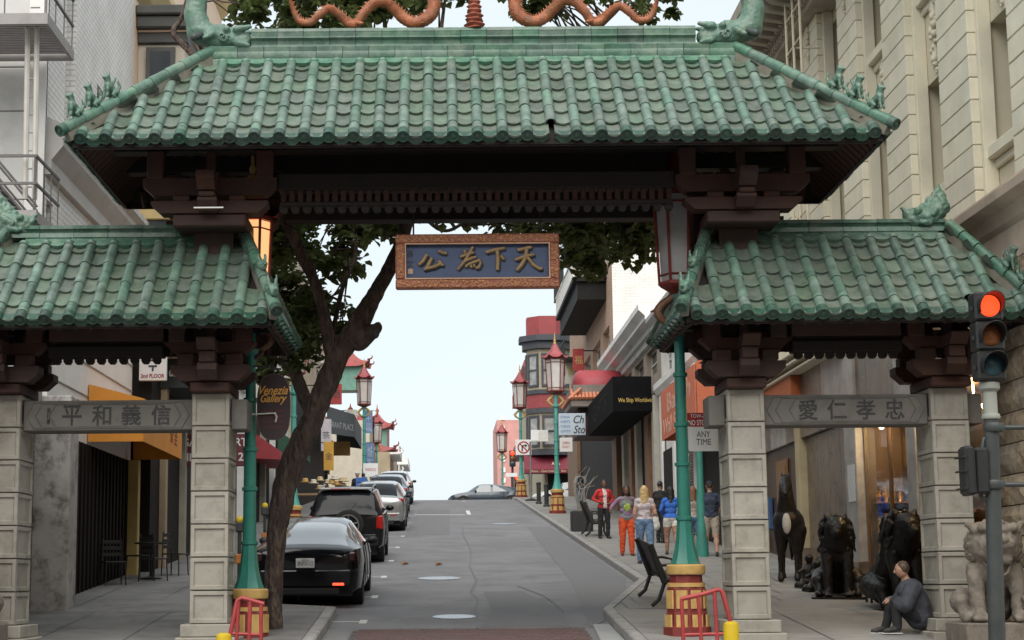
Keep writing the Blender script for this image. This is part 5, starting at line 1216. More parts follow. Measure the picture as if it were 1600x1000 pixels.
for z in (3.5, 4.1, 4.65): m.b(-6.678, -6.66, 29.07, 36.98, z, z+.02)
m.build('wall_joint', M('joint_grey', (.3,.29,.28), .8), sb, kind='stuff')
dkbars = M('dark_brown_bars', (.010,.007,.006), .75, .2, 3, spec=.15)
for k in range(22):
    y = 29.3+k*.35; m = MB(); m.b(-6.75, -6.62, y, y+.16, zr(y), 2.6, .01); m.build('shopfront_slat', dkbars, sb)
m = MB(); m.b(-6.9, -6.76, 29.06, 37, -1, 2.6); m.build('shopfront', interior, sb)
m = MB(); m.b(-6.62, -6.40, 36.4, 36.65, zr(36), 2.6, .01); m.build('door_post', M('yellow_post', (.45,.33,.12), .6), sb)
orangeaw = M('amber_canvas', (.66,.26,.03), .7, .1, 2.5, dirt=(.5,.2,.03,.4))
aw4 = thing('awning', 'amber box awning over the dark slatted shopfront on the left', 'awning', (-6.3, 32.5, 2.6))
ya, yb = 32.4, 37.2; xo = xat(222, ya); z0, z1 = zat(690, ya, 170), zat(600, ya, 170)
m = MB(); m.add([(-6.66,ya,z0),(xo,ya,z0),(xo,ya,z1-.28),(-6.66,ya,z1),(-6.66,yb,z0),(xo,yb,z0),(xo,yb,z1-.28),(-6.66,yb,z1)], [(0,1,2,3),(4,7,6,5),(1,5,6,2),(3,2,6,7)]); m.build('canvas', orangeaw, aw4)
for f in (.7, .82): lettering('茶' if f < .8 else '室', (xo+.003, lerp(ya, yb, f), (z0+z1)/2-.1), (0,1,0), (0,0,1), .45, .42, M('red_brown_ink', (.28,.07,.03), .7), aw4, .006)
# cream building behind with a bay and yellow mouldings
peach = M('peach_stucco', (.74,.56,.43), .85, .08, 1.2, dirt=(.5,.37,.28,.5)); yelm = M('yellow_moulding', (.55,.42,.2), .7, .1, 2); bayd = M('bay_dark', (.07,.07,.065), .6, .3, 2)
b8 = box_building('stucco_building', 'peach stucco building with dark topped bay and yellow mouldings', LX, 1, 37.1, 52, 19, peach, ops=[(46,48,9.6,12.2),(49,51,9.6,12.2),(46,48,14,16.5),(44.3,45.6,10.6,12.4)], depth=.3, fr=cream_frame, sill=yelm)
zz1, zz0 = zat(57, 39.5, 235), zat(108, 39.5, 235)
m = MB(); m.b(LX, -5.75, 37.6, 42.6, 5.0, zz0, .02); m.build('bay', pag_cream, b8)
m = MB(); m.b(LX, -5.5, 37.3, 42.9, zz1-.5, zz1-.22, .03); m.b(LX, -5.4, 37.2, 43, zz1-.217, zz1, .03); m.build('bay_cornice', bayd, b8)
m = MB(); m.b(LX, -5.6, 37.45, 42.75, zz0+.25, zz1-.503, .02); m.build('bay_frieze', peach, b8)
m = MB(); m.b(LX, -5.66, 37.5, 42.7, zz0+.002, zz0+.247, .02); m.build('bay_band', bayd, b8)
for (a, b) in ((37.58, 37.6),):
    m = MB(); m.b(-6.6, -5.95, 37.50, 37.59, 7.0, zz0-.1); w = m.build('window', bayd, b8); m = MB(); m.b(-6.5, -6.05, 37.485, 37.499, 7.1, zz0-.2); m.build('pane', glass_d, w)
m = MB(); m.b(-5.749, -5.70, 38.2, 42, 7.0, zz0-.1); w = m.build('window', bayd, b8); m = MB(); m.b(-5.699, -5.69, 38.4, 41.8, 7.1, zz0-.2); m.build('pane', glass_d, w)
m = MB(); m.b(LX, -5.6, 37.4, 42.8, zat(344, 37.5, 240), zat(327, 37.5, 240), .02); m.build('bay_sill', yelm, b8)
for z in (13.2, 17.6): 
    m = MB(); m.prism('y', [(LX-.01, z+.6), (LX-.01, z-.2), (LX+.2, z), (LX+.45, z+.4), (LX+.45, z+.6)], 37.12, 51.98); m.build('moulding', yelm, b8)
for (a, b) in ((43.6, 45.8),):
    m = MB(); pts = []
    for k in range(11): th = math.pi*k/10; pts.append((LX+.05, (a+b)/2-(b-a)/2*math.cos(th), 12.4+.9*math.sin(th)))
    m.tube([(LX+.05, a, 9)]+pts+[(LX+.05, b, 9)], .07, 6); m.build('arch_moulding', peach, b8)
# dark shops under it with signs
m = MB(); m.b(-6.795, -6.3, 37.3, 52, zr(37)-.1, 4.8); m.build('shopfront', shop_dark, b8)
for y in (38.6, 41.5, 44.4, 47.5, 50.4):
    m = MB(); m.b(-6.299, -6.15, y-.14, y+.14, zr(y), 4.6, .01); m.build('shop_pillar', M('tan_post', (.34,.26,.17), .6, .15, 2) if y == 38.6 else cream_frame, b8)
s3 = thing('hanging_sign', 'white square sign reading second floor in red, high on the left', 'sign', (xat(236,36.9), 36.9, 4))
Ys = 37.0; x0, x1 = xat(214, Ys), xat(257, Ys); z0, z1 = zat(595, Ys, 236), zat(553, Ys, 236)
m = MB(); m.b(x0, x1, Ys-.06, Ys+.06, z0, z1, .01); m.build('panel', M('sign_white', (.66,.66,.67), .5, .04, 2), s3)
lettering('2nd FLOOR', ((x0+x1)/2, Ys-.062, z0+.10), (1,0,0), (0,0,1), (x1-x0)*.86, .085, M('sign_red', (.3,.03,.04), .6), s3, .006, bold=.02)
m = MB(); c = (x0+x1)/2; m.b(c-.09, c+.09, Ys-.066, Ys-.061, z0+.29, z0+.33); m.b(c-.02, c+.02, Ys-.066, Ys-.061, z0+.2, z0+.287); m.b(c-.12, c+.12, Ys-.066, Ys-.061, z0+.42, z0+.46); m.b(c-.12, c-.06, Ys-.066, Ys-.061, z0+.463, z0+.57); m.b(c+.06, c+.12, Ys-.066, Ys-.061, z0+.463, z0+.57); m.build('emblem', M('emblem_navy', (.02,.025,.06), .6), s3)
m = MB(); m.b(LX, x0, Ys-.03, Ys+.03, z1-.1, z1-.04); m.build('bracket', shop_dark, s3)
s4 = thing('awning', 'dark green awning with white house number sixty five beside the second floor sign', 'awning', (-6.2, 38.5, 3.6))
m = MB(); z0, z1 = zat(606, 38.4, 268), zat(560, 38.4, 268); m.b(-6.298, xat(300, 38.4), 38.4, 40.9, z0, z1); m.build('canvas', M('dark_green_canvas', (.02,.03,.028), .7), s4)
lettering('65', (xat(267, 38.4), 38.395, (z0+z1)/2+.02), (1,0,0), (0,0,1), .19, .2, M('number_white', (.7,.7,.68), .5), s4, .006, bold=.02)
s5 = thing('shop_sign', 'maroon gallery sign board with white capitals behind the left inner pillar', 'sign', (-5.6, 42, 3))
Ys = 41.6; x0, x1 = xat(279, Ys), xat(388, Ys); z0, z1 = zat(728, Ys, 330), zat(678, Ys, 330)
m = MB(); m.b(x0, x1, Ys, Ys+.25, z0, z1, .01); m.build('panel', M('maroon_panel', (.10,.014,.022), .5, .1, 2), s5)
m = MB(); m.b(x0-.5, x0, Ys+.1, Ys+.16, z1-.15, z1-.08); m.build('bracket', shop_dark, s5)
wl = M('sign_lettering_white', (.65,.63,.6), .6)
lettering('GALLERY ART', ((x0+x1)/2, Ys-.002, lerp(z0, z1, .74)), (1,0,0), (0,0,1), (x1-x0)*.94, .2, wl, s5, .006, bold=.015); lettering('FINE GIFTS 21', ((x0+x1)/2, Ys-.002, lerp(z0, z1, .28)), (1,0,0), (0,0,1), (x1-x0)*.94, .2, wl, s5, .006, bold=.015)
# pale buildings behind the tree and up the hill
pale = M('pale_stucco', (.7,.68,.62), .85, .08, 1); 
b9 = box_building('apartment_block', 'pale apartment block rising behind the leaning street tree', LX, 1, 52.1, 76, 15, pale, ops=[(54+k*3.4, 55.6+k*3.4, z, z+2) for k in range(6) for z in (6.6, 9.6, 12.4)], depth=.25, fr=cream_frame, sill=white_stucco)
m = MB(); m.b(LX, LX+.35, 52.2, 75.9, 14.6, 15.2); m.build('cornice', white_stucco, b9)
m = MB(); m.b(LX+.002, LX+.1, 52.2, 75.9, zr(52), 6.0); m.build('shopfront', shop_dark, b9)
for k in range(7):
    y = 53+k*3.5; m = MB(); m.b(LX+.102, LX+.3, y-.2, y+.2, zr(y), 5.9); m.build('shop_pillar', [cream_frame, white_stucco, redc][k % 3], b9)
b10 = box_building('apartment_block', 'tan brick apartment block over the grey street awning, left side up the hill', LX+.1, 1, 76.2, 99, 15.0, brick_mat('tan_brick', (.52,.41,.3), (.46,.36,.26), (.5,.45,.38), .42, .14), ops=[(78+k*3.4, 79.6+k*3.4, z, z+2) for k in range(6) for z in (9.4, 12.2)], depth=.25, fr=cream_frame, sill=white_stucco)
m = MB(); m.b(LX+.102, LX+.2, 76.4, 98.9, 2.8, 8.6); m.build('shopfront', shop_dark, b10)
aw5 = thing('awning', 'slate grey awning with pale capitals, left of the street up the hill', 'awning', (-5.8, 90, 8))
Ys = 88; x0, x1 = xat(509, Ys), xat(552, Ys); z0, z1 = zat(683, Ys, 530), zat(634, Ys, 530)
m = MB(); m.add([(x0,Ys,z0+.2),(x1,Ys,z0),(x1,Ys,z1-.45),(x0,Ys,z1),(x0,Ys+8,z0+.2),(x1,Ys+8,z0),(x1,Ys+8,z1-.45),(x0,Ys+8,z1)], [(0,1,2,3),(4,7,6,5),(1,5,6,2),(3,2,6,7)]); m.build('canvas', M('slate_canvas', (.075,.085,.095), .7, .12, 2), aw5)
lettering('GRANT PLACE', ((x0+x1)/2+.05, Ys-.003, lerp(z0, z1, .36)), Vector((1,0,-.17)), (0,0,1), (x1-x0)*.9, .3, M('pale_lettering', (.35,.36,.37), .6), aw5, .006)
def pagoda(label, x, y, w, d, base, levels, grp=None):
    t = thing('pagoda_building', label, 'building', (x, y, zr(y)), grp)
    m = MB(); m.b(x-w/2, x+w/2, y-d/2, y+d/2, zr(y)-.5, base); m.build('wall', pag_cream, t)
    for k in range(4):
        for j in range(2):
            z = zr(y)+3+j*3.2
            if z+1.6 > base: continue
            mm = MB(); yy = y-d/2+d*(k+.3)/4; mm.b(x+w/2-.02, x+w/2+.04, yy, yy+d*.14, z, z+1.6); wv = mm.build('window', pag_green, t); mm = MB(); mm.b(x+w/2+.041, x+w/2+.05, yy+.1, yy+d*.14-.1, z+.1, z+1.5); mm.build('pane', glass_d, wv)
    for j, (z, ww, hh, rh) in enumerate(levels):
        m = MB(); m.b(x-ww*.36, x+ww*.36, y-ww*.36, y+ww*.36, z-hh, z+.05); m.build('storey', pag_green if j == len(levels)-1 else pag_cream, t)
        for sx in (-.34, .34):
            m = MB(); m.cyl((x+sx*ww, y-ww*.40, z-hh), (x+sx*ww, y-ww*.40, z+.02), .06*ww/3, None, 8); m.build('column', vred, t, 40)
        pagoda_roof(t, x, y, z, ww, ww, rh)
    return t
pagoda('red roofed pagoda corner building with green top storey beyond the crossing', -6.3, 118, 3.0, 9, 10.6, [(10.7, 3.3, .3, .9), (14.6, 2.7, 1.6, 1.1)])
pagoda('cream pagoda house with wide upturned red roof farther up on the left', -5.75, 152, 2.4, 10, 9.6, [(13.3, 2.9, 3.7, 1.4)])
bk = box_building('row_house', 'brown terrace house with white scalloped balconies farthest up on the left', -4.6, 1, 175, 200, 12.6, M('brown_terrace', (.22,.17,.15), .8, .15, 1), ops=[(178,181,9,11),(184,187,9,11)])
for z in (8.2, 10.2, 11.8):
    m = MB(); m.b(-4.6, -3.5, 174.5, 186, z, z+.15); m.b(-3.6, -3.5, 174.5, 186, z+.15, z+.7); m.b(-4.6, -3.6, 174.5, 174.6, z+.15, z+.7); m.build('balcony', white_stucco, bk)

# street clutter on the left up the hill: vertical signs and cloth banners over the shops
for (px_, y, y0, y1, w, col, ch, lb) in ((508, 84, 655, 705, .5, (.6,.56,.6), '茶', 'pale lilac vertical shop banner with one character, just right of the trunk'), (512, 78, 690, 735, .45, (.6,.33,.06), '金', 'ochre vertical shop banner under the pale lilac one'), (531, 92, 690, 712, 1.0, (.5,.3,.1), '', 'orange tan box sign below the slate grey awning'), (523, 72, 600, 632, .5, (.36,.05,.05), '酒', 'small dark red vertical sign above the slate grey awning'), (548, 96, 640, 668, .6, (.5,.48,.42), '', 'cream box sign at the end of the slate grey awning')):
    x = xat(px_, y); t = thing('shop_banner', lb, 'banner', (x, y, zat(y1, y, px_))); z0, z1 = zat(y1, y, px_), zat(y0, y, px_); m = MB(); m.b(x-w/2, x+w/2, y-.04, y+.04, z0, z1, .01); m.build('panel', M('banner_cloth', col, .8, .2, 3), t); m = MB(); m.cyl((LX+.1, y, z1-.05), (x+w/2, y, z1-.05), .025, None, 6); m.build('bracket', shop_dark, t)
    if ch: lettering(ch, (x, y-.042, (z0+z1)/2), (1,0,0), (0,0,1), w*.7, w*.7, ink, t, .004)
for k, (y0, y1, zt_, wx, mt) in enumerate(((60.5,66,5.3,1.0,redc),(70,75.5,6.2,.9,M('green_canvas', (.03,.09,.06), .7)),(97,98.9,8.2,1.3,redc))):
    t = thing('awning', ('maroon shop awning on the left pavement behind the tree trunk','dark green shop awning on the left pavement behind the tree trunk','maroon corner awning on the left just before the crossing')[k], 'awning', (LX, y0, zt_)); m = MB(); m.prism('y', [(LX+.11, zt_), (LX+.11+wx, zt_-.7), (LX+.11+wx, zt_-1.0), (LX+.11, zt_-.95)], y0, y1); m.build('canvas', mt, t)
# scalloped balconies stepping down at the far left end of the street
bk2 = box_building('row_house', 'dark terrace house with curled white balcony ends, last on the left before the open sky', -3.9, 1, 128, 140, 9.6, M('terrace_tan', (.36,.29,.2), .8, .15, 1), ops=[(130,132,6.2,8.2),(135,137,6.2,8.2)])
for z in (6.3, 8.0, 9.4):
    m = MB(); m.b(-3.9, -3.2, 127.6, 136, z, z+.14); m.b(-3.28, -3.2, 127.6, 136, z+.14, z+.6); m.tube([(-3.2,127.6,z+.05),(-3.0,127.6,z+.1),(-2.9,127.6,z+.3),(-3.0,127.6,z+.45)], .07, 6); m.build('balcony', white_stucco, bk2)
pagoda_roof(bk2, -5.2, 130, 9.6, 3.4, 4, 1.0)
# unseen buildings across the cross street behind the viewer, added to shade roof undersides
for k, (x0, x1, zt_, mt, lb) in enumerate(((-34,-9,15,pale,'unseen pale building added across the cross street, left of the avenue mouth'),(-8.8,12,17,brown_brick,'unseen brown brick building added across the cross street facing the gate'),(12.2,38,14,cream2,'unseen cream building added across the cross street, right of the avenue mouth'))):
    t = thing('unseen_building', lb, 'building', (x0, -9, zr(-9))); m = MB(); m.b(x0, x1, -20, -9, -3, zt_); m.build('wall', mt, t)
    n = int((x1-x0)/3)
    for i in range(n):
        for j in range(3):
            a = x0+.8+i*(x1-x0-.8)/n; m = MB(); m.b(a, a+1.5, -9.05, -8.96, 3+j*3.6, 5.2+j*3.6); w_ = m.build('window', dk_frame, t); m = MB(); m.b(a+.08, a+1.42, -8.959, -8.95, 3.08+j*3.6, 5.12+j*3.6); m.build('pane', glass_d, w_)
    m = MB(); m.b(x0-.1, x1+.1, -9.4, -8.9, zt_-.6, zt_+.3); m.build('cornice', grey_trim, t)

# signs and ironwork along the brick building on the right
for (px_, y, y0, y1, w, col, ch, lb) in ((905, 84, 545, 580, .55, (.45,.06,.06), '福', 'small red vertical sign with one character on the brown brick building'), (893, 92, 560, 600, .6, (.62,.6,.5), '書', 'cream vertical sign with one character, farther along the brick building'), (899, 97, 655, 676, .9, (.12,.2,.4), '', 'dull blue box sign near the far corner of the brick building'), (842, 112, 672, 690, 1.1, (.55,.54,.5), '', 'small white board on the corner house above the maroon awning')):
    x = xat(px_, y); t = thing('shop_sign', lb, 'sign', (x, y, zat(y1, y, px_))); z0, z1 = zat(y1, y, px_), zat(y0, y, px_); m = MB(); m.b(x-w/2, x+w/2, y-.05, y+.05, z0, z1, .01); m.build('panel', M('sign_face', col, .7, .15, 3), t); m = MB(); m.cyl((x, y, z1-.1), (max(x+.5, FX+.05), y, z1-.1), .03, None, 6); m.build('bracket', shop_dark, t)
    if ch: lettering(ch, (x, y-.052, (z0+z1)/2), (1,0,0), (0,0,1), w*.7, w*.75, gilt_ink if False else M('sign_mark_gold', (.6,.45,.15), .6), t, .004)
for z in (11.6, 15.8):
    m = MB(); m.b(FX-.95, FX-.02, 90, 98, z, z+.06)
    for k in range(27): m.b(FX-.95, FX-.92, 90+k*.3, 90.03+k*.3, z+.06, z+.95)
    m.b(FX-.96, FX-.91, 90, 98, z+.95, z+1.0); m.build('iron_balcony', M('iron_dark', (.03,.03,.03), .6), b3)
# ================================================================ TREE
bark = M('bark', (.075,.05,.04), .92, .6, 9, bump=1.0, bscale=17, stretch=(1,1,.32), dirt=(.19,.15,.12,.75), dscale=8, dpos=.57, bdist=.16)
leafm = M('leaf_green', (.055,.09,.026), .5, .5, 9, col2=(.13,.16,.05))
_t = leafm.node_tree; _p = _t.nodes['Principled BSDF']; _o = _t.nodes['Material Output']; _tl = _t.nodes.new('ShaderNodeBsdfTranslucent'); _mx = _t.nodes.new('ShaderNodeMixShader'); _mx.inputs[0].default_value = .4
_src = _p.inputs['Base Color'].links[0].from_socket; _t.links.new(_src, _tl.inputs['Color']); _t.links.new(_p.outputs[0], _mx.inputs[1]); _t.links.new(_tl.outputs[0], _mx.inputs[2]); _t.links.new(_mx.outputs[0], _o.inputs['Surface'])
tree = thing('street_tree', 'big leaning street tree with forked brown trunk, leafy crown behind the gate', 'tree', (at(425, 1000, 25.3).x, 25.3, zs(25.3)))
TM = .00937
def spl(P, n=5):
    Q = []
    for i in range(len(P)-1):
        p0, p1, p2, p3 = P[max(i-1,0)], P[i], P[i+1], P[min(i+2,len(P)-1)]
        for k in range(n):
            t = k/n; Q.append([.5*((2*b)+(c-a)*t+(2*a-5*b+4*c-d)*t*t+(d+3*b-a-3*c)*t**3) for a, b, c, d in zip(p0, p1, p2, p3)])
    Q.append(list(P[-1])); return Q
def limb(pts, n=20, nm='trunk', par=tree, knob=.17):
    """pts: (px, py, Y, radius px)"""
    P = [(*at(a, b, Y), r*TM*.60) for a, b, Y, r in pts]; Q = spl(P, 9)
    m = MB(); m.tube([q[:3] for q in Q], [q[3] for q in Q], n)
    for i, v in enumerate(m.v):
        c = Vector(Q[i//n][:3]); d = Vector(v)-c; f = 1+knob*(noise.noise(Vector(v)*2.2)+.7*noise.noise(Vector(v)*6)+.5*noise.noise(Vector((v[0]*22, v[1]*22, v[2]*5)))); m.v[i] = tuple(c+d*f)
    o = m.build(nm, bark, par, 80); return o, Q
zt0 = zs(25.3)
trunk, Q0 = limb([(424,1075,25.3,36),(425,1010,25.3,28),(427,950,25.3,25),(429,880,25.3,25),(437,800,25.4,29),(455,730,25.5,31),(483,665,25.6,30),(507,610,25.7,30),(530,555,25.8,30),(554,518,25.8,30),(578,475,25.9,24),(603,430,26,20),(624,385,26.1,18),(640,330,26.2,17),(648,290,26.2,15),(650,230,26.4,13),(672,140,26.7,10),(690,40,27,6),(700,-40,27,3)])
B1, Q1 = limb([(524,570,25.8,20),(515,535,25.8,18),(508,500,25.7,16),(497,455,25.7,15),(478,412,25.6,15),(458,370,25.5,15),(438,330,25.5,15),(405,250,25.6,14),(350,150,25.8,12),(300,85,26,9),(272,52,26,9),(285,25,26,7),(300,-30,26,5)], 12, 'branch')
B2, Q2 = limb([(488,655,25.6,17),(470,605,25.9,17),(455,565,26.2,16),(440,525,26.4,14),(425,470,26.7,11),(415,400,27,9),(420,320,27.2,7),(430,220,27.5,5)], 10, 'branch')
B3, Q3 = limb([(515,545,25.9,8),(535,450,26.6,7),(555,400,27,6),(550,350,27.4,5),(520,320,27.6,5),(490,290,27.8,4)], 8, 'branch')
B4, Q4 = limb([(637,310,26.2,8),(690,360,26.8,5),(740,340,27.2,5),(800,322,27.5,5),(870,330,27.6,4),(930,360,27.7,3),(985,370,27.8,2)], 8, 'branch')
B5, Q5 = limb([(650,235,26.4,9),(740,180,26.8,8),(840,120,27,6),(930,50,27.2,5),(985,-5,27.3,3)], 8, 'branch')
B6, Q6 = limb([(672,140,26.7,7),(590,80,26.9,6),(520,20,27,4),(470,-30,27,3)], 8, 'branch')
B7, Q7 = limb([(740,180,26.8,6),(830,230,27.2,5),(920,290,27.5,4),(975,330,27.7,3)], 8, 'branch')
m = MB(); q = at(580, 518, 25.75); m.cap(at(560, 528, 25.8), q, .2, .13, 12); m.ell(at(590, 512, 25.7), (.07,.1,.1), 10, 6); kn = sculpt(m, 'burl', bark, tree, .03, 2, .02, 6)
m = MB(); m.ell(at(587, 520, 25.62), (.06,.04,.09), 10, 6); m.build('burl_hollow', ink, tree, 60)
rl = random.Random(42)
lv = MB(); tw = MB(); ALLQ = [q for Q in (Q0[70:], Q1[27:], Q2[18:], Q3, Q4, Q5, Q6, Q7) for q in Q]
def leaf(p, sz):
    a = rl.uniform(0, 6.283); t = rl.uniform(-1.0, .5); d = Vector((math.cos(a)*math.cos(t), math.sin(a)*math.cos(t), math.sin(t))); s = d.cross(Vector((rl.uniform(-.6,.6), rl.uniform(-.6,.6), 1))).normalized(); n = s.cross(d)
    l, w, f = sz, sz*.42, sz*.14
    lv.add([p, p+d*l*.35+s*w+n*f, p+d*l*.7+s*w*.75+n*f, p+d*l-n*f*.5, p+d*l*.7-s*w*.75+n*f, p+d*l*.35-s*w+n*f], [(0,1,2,3),(0,3,4,5)])
def clump(px, py, Y, r, n, sz=.155):
    c = at(px, py, Y); near = min(ALLQ, key=lambda q: (Vector(q[:3])-c).length); b = Vector(near[:3])
    if (b-c).length > .1: tw.tube([b, b.lerp(c, .5)+Vector((0,0,rl.uniform(-.1,.2))), c], [.022,.014,.006], 5)
    for k in range(max(2, n//16)):
        e = c+Vector((rl.gauss(0,.5), rl.gauss(0,.5), rl.gauss(0,.5)))*r; tw.tube([c, e], [.007,.003], 4)
    for k in range(n):
        v = Vector((rl.gauss(0,1), rl.gauss(0,1), rl.gauss(0,1))).normalized()*r*rl.random()**.45; v.z *= .75
        leaf(c+v, sz*rl.uniform(.65,1.3))
def field(x0, x1, y0, y1, n, r, per, Y0=25.6, Y1=28.2, keep=None):
    k = 0; t = 0
    while k < n and t < n*30:
        t += 1; x, y = rl.uniform(x0, x1), rl.uniform(y0, y1)
        if keep and not keep(x, y): continue
        clump(x, y, rl.uniform(Y0, Y1), r*rl.uniform(.6, 1.25), int(per*rl.uniform(.5, 1.4))); k += 1
# left mass beside the trunk
field(405, 480, 330, 560, 30, .27, 52); field(455, 545, 395, 535, 18, .24, 46, 26.2); field(430, 500, 322, 420, 12, .26, 48)
field(520, 625, 322, 420, 19, .24, 44, 26.3, keep=lambda x, y: y < 430-(x-520)*.5); field(560, 640, 318, 350, 6, .22, 50, keep=lambda x, y: y < 400-(x-520)*.4); field(500, 545, 325, 390, 3, .16, 22)
field(405, 440, 500, 600, 9, .25, 50)
# fringe under the eave
field(640, 800, 318, 342, 12, .2, 30); field(740, 880, 318, 362, 15, .24, 42)
field(880, 1030, 322, 400, 34, .32, 62); field(885, 935, 395, 425, 7, .2, 36); field(960, 1020, 320, 380, 9, .3, 60)
# crown behind and above the roof
field(390, 480, 120, 320, 14, .4, 60); field(480, 980, 100, 300, 30, .45, 55); field(990, 1060, 180, 330, 8, .35, 55)
field(365, 470, -40, 55, 18, .28, 56); field(460, 640, -30, 40, 26, .28, 60); field(640, 720, -40, 22, 8, .22, 40); field(790, 870, -40, 26, 12, .26, 52); field(860, 960, -40, 22, 7, .22, 36); field(960, 1100, -30, 38, 11, .17, 24)
field(420, 1000, -190, -50, 30, .42, 55, 25.8, 28.5)
lv.build('crown', leafm, tree, None, False); tw.build('twig', bark, tree, None, False, kind='stuff')

# ================================================================ STREET LAMPS
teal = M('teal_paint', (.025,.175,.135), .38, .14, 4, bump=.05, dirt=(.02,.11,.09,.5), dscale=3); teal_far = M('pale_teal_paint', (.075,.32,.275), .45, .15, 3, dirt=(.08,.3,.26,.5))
lampred = M('lamp_red', (.19,.028,.02), .45, .2, 5); lampgold = M('lamp_gold', (.52,.33,.11), .5, .2, 6); brownd = M('dragon_bronze', (.16,.075,.04), .5, .35, 9, bump=.3); gilt = M('scroll_gilt', (.42,.29,.11), .45, .3, 8)
paneld = M('lantern_panel', (.55,.53,.50), .35, .08, 3); paneld2 = M('lantern_panel_dull', (.34,.33,.33), .35, .15, 3); panel_lit = M('lantern_panel_lit', (.8,.55,.35), .4, .1, 3, emit=(1,.47,.19,.48))
plinthred = M('plinth_red', (.20,.03,.025), .5, .2, 4)
def street_lamp(x, y, label, grp, col, pm, drg, sc=1.0, w=.27, far=False, dz=0):
    t = thing('street_lamp', label, 'street lamp', (x, y, zs(y)), grp); z = 0; O = Vector((x, y, zs(y)+dz))
    Z = lambda v: O.z+v*sc
    m = MB(); m.lathe([(.33*sc,-.12),(.33*sc,.10*sc),(.29*sc,.12*sc),(.28*sc,.30*sc),(.27*sc,.31*sc)], (x,y,O.z), 8); bs = m.build('base', plinthred, t)
    m = MB(); m.lathe([(.275*sc,.312*sc),(.27*sc,.62*sc),(.255*sc,.64*sc),(.255*sc,.70*sc),(.225*sc,.71*sc),(.225*sc,.80*sc),(.24*sc,.81*sc)], (x,y,O.z), 8); m.build('base_drum', plinthred, t)
    m = MB(); m.lathe([(.26*sc,.815*sc),(.27*sc,.85*sc),(.27*sc,.93*sc),(.25*sc,.95*sc)], (x,y,O.z), 16); m.lathe([(.262*sc,.642*sc),(.262*sc,.698*sc)], (x,y,O.z), 16); m.build('base_ring', lampgold, t, 30)
    for k in range(8):
        th = R(22.5+45*k); o_ = Vector((math.cos(th), math.sin(th), 0)); s_ = Vector((-o_.y, o_.x, 0))
        for (z0, z1, r) in ((.05,.27,.285),(.35,.60,.256)):
            r *= sc; m = MB(); c = O+o_*r*.985; ww = .082*sc
            vs = [c-s_*ww, c+s_*ww, c+s_*ww*.85+o_*.018*sc, c-s_*ww*.85+o_*.018*sc]; m.add([v+Vector((0,0,z0*sc)) for v in vs]+[v+Vector((0,0,z1*sc)) for v in vs], [(0,3,2,1),(4,5,6,7),(0,1,5,4),(1,2,6,5),(2,3,7,6),(3,0,4,7)]); m.build('base_panel', lampgold, bs)
    fl = lambda k, zz: (1+.06*math.cos(k*math.pi*2/24*8)) if zz < 1.6*sc else 1
    pr = [(.2,.955),(.19,.98),(.165,1.05),(.13,1.2),(.108,1.4),(.096,1.55),(.115,1.56),(.115,1.60),(.095,1.61),(.09,2.3),(.112,2.31),(.112,2.35),(.088,2.36),(.086,2.85),(.107,2.86),(.107,2.91),(.082,2.92),(.078,3.55),(.1,3.56),(.1,3.61),(.074,3.62),(.07,4.2),(.12,4.24),(.13,4.3),(.08,4.34),(.07,4.75)]
    m = MB(); m.lathe([(r*sc, zz*sc) for r, zz in pr], O, 24, flute=fl); m.build('column', col, t, 40)
    for s_ in (-1, 1):                      # scroll dragons hugging the neck of the lamp
        m = MB(); pts = []
        for k in range(13):
            a = k/12; pts.append(O+Vector((s_*(.10+.17*math.sin(a*5.2)+.05*a)*sc, .02, (4.28+a*.62)*sc)))
        m.tube(pts, [(.03+.035*math.sin(math.pi*min(1, a/12+.12)))*sc for a in range(13)], 8)
        e = pts[-1]; m.cap(e, e+Vector((s_*.13*sc, 0, .03*sc)), .06*sc, .035*sc, 8); m.cap(e, e+Vector((-s_*.03, 0, .12*sc)), .025*sc, .008, 6); f = pts[5]; m.cap(f, f+Vector((s_*.12*sc, 0, -.05*sc)), .035*sc, .015, 6)
        m.build('scroll_dragon', drg, t, 60)
    z0, z1 = 4.9, 6.15; w0, w1 = w*.82*sc, w*sc
    m = MB(); m.lathe([(.06*sc,4.72*sc),(w0*1.0,4.82*sc),(w0*1.2,4.86*sc),(w0*1.2,4.90*sc)], O, 6); m.lathe([(w1*1.16,z1*sc),(w1*1.16,(z1+.06)*sc)], O, 6)
    for k in range(6):
        a = R(60*k); d = Vector((math.cos(a), math.sin(a), 0)); m.tube([O+d*w0*1.1+Vector((0,0,z0*sc)), O+d*w1*1.1+Vector((0,0,z1*sc))], .022*sc, 5)
        a2 = R(60*k+60); d2 = Vector((math.cos(a2), math.sin(a2), 0))
        for f in (.08, .9):
            p, q = d*lerp(w0, w1, f)*1.08, d2*lerp(w0, w1, f)*1.08; m.tube([O+p+Vector((0,0,lerp(z0,z1,f)*sc)), O+q+Vector((0,0,lerp(z0,z1,f)*sc))], .012*sc, 4)
    fr = m.build('lantern', lampred, t)
    for k in range(6):
        a, b = R(60*k), R(60*k+60); d, e = Vector((math.cos(a), math.sin(a), 0)), Vector((math.cos(b), math.sin(b), 0)); m = MB()
        u, v = O+Vector((0,0,(z0+.01)*sc)), O+Vector((0,0,(z1-.01)*sc)); m.quad(u+d*w0, u+e*w0, v+e*w1, v+d*w1); m.quad(u+d*w0*.97, v+d*w1*.97, v+e*w1*.97, u+e*w0*.97); m.build('lantern_panel', pm, fr, fix=False)
    m = MB(); n = 6; vs = []; rg = [(1.55, 6.20, .12), (1.3, 6.24, .0), (.95, 6.36, 0), (.6, 6.52, 0), (.3, 6.72, 0), (.16, 6.80, 0)]
    N_ = 24
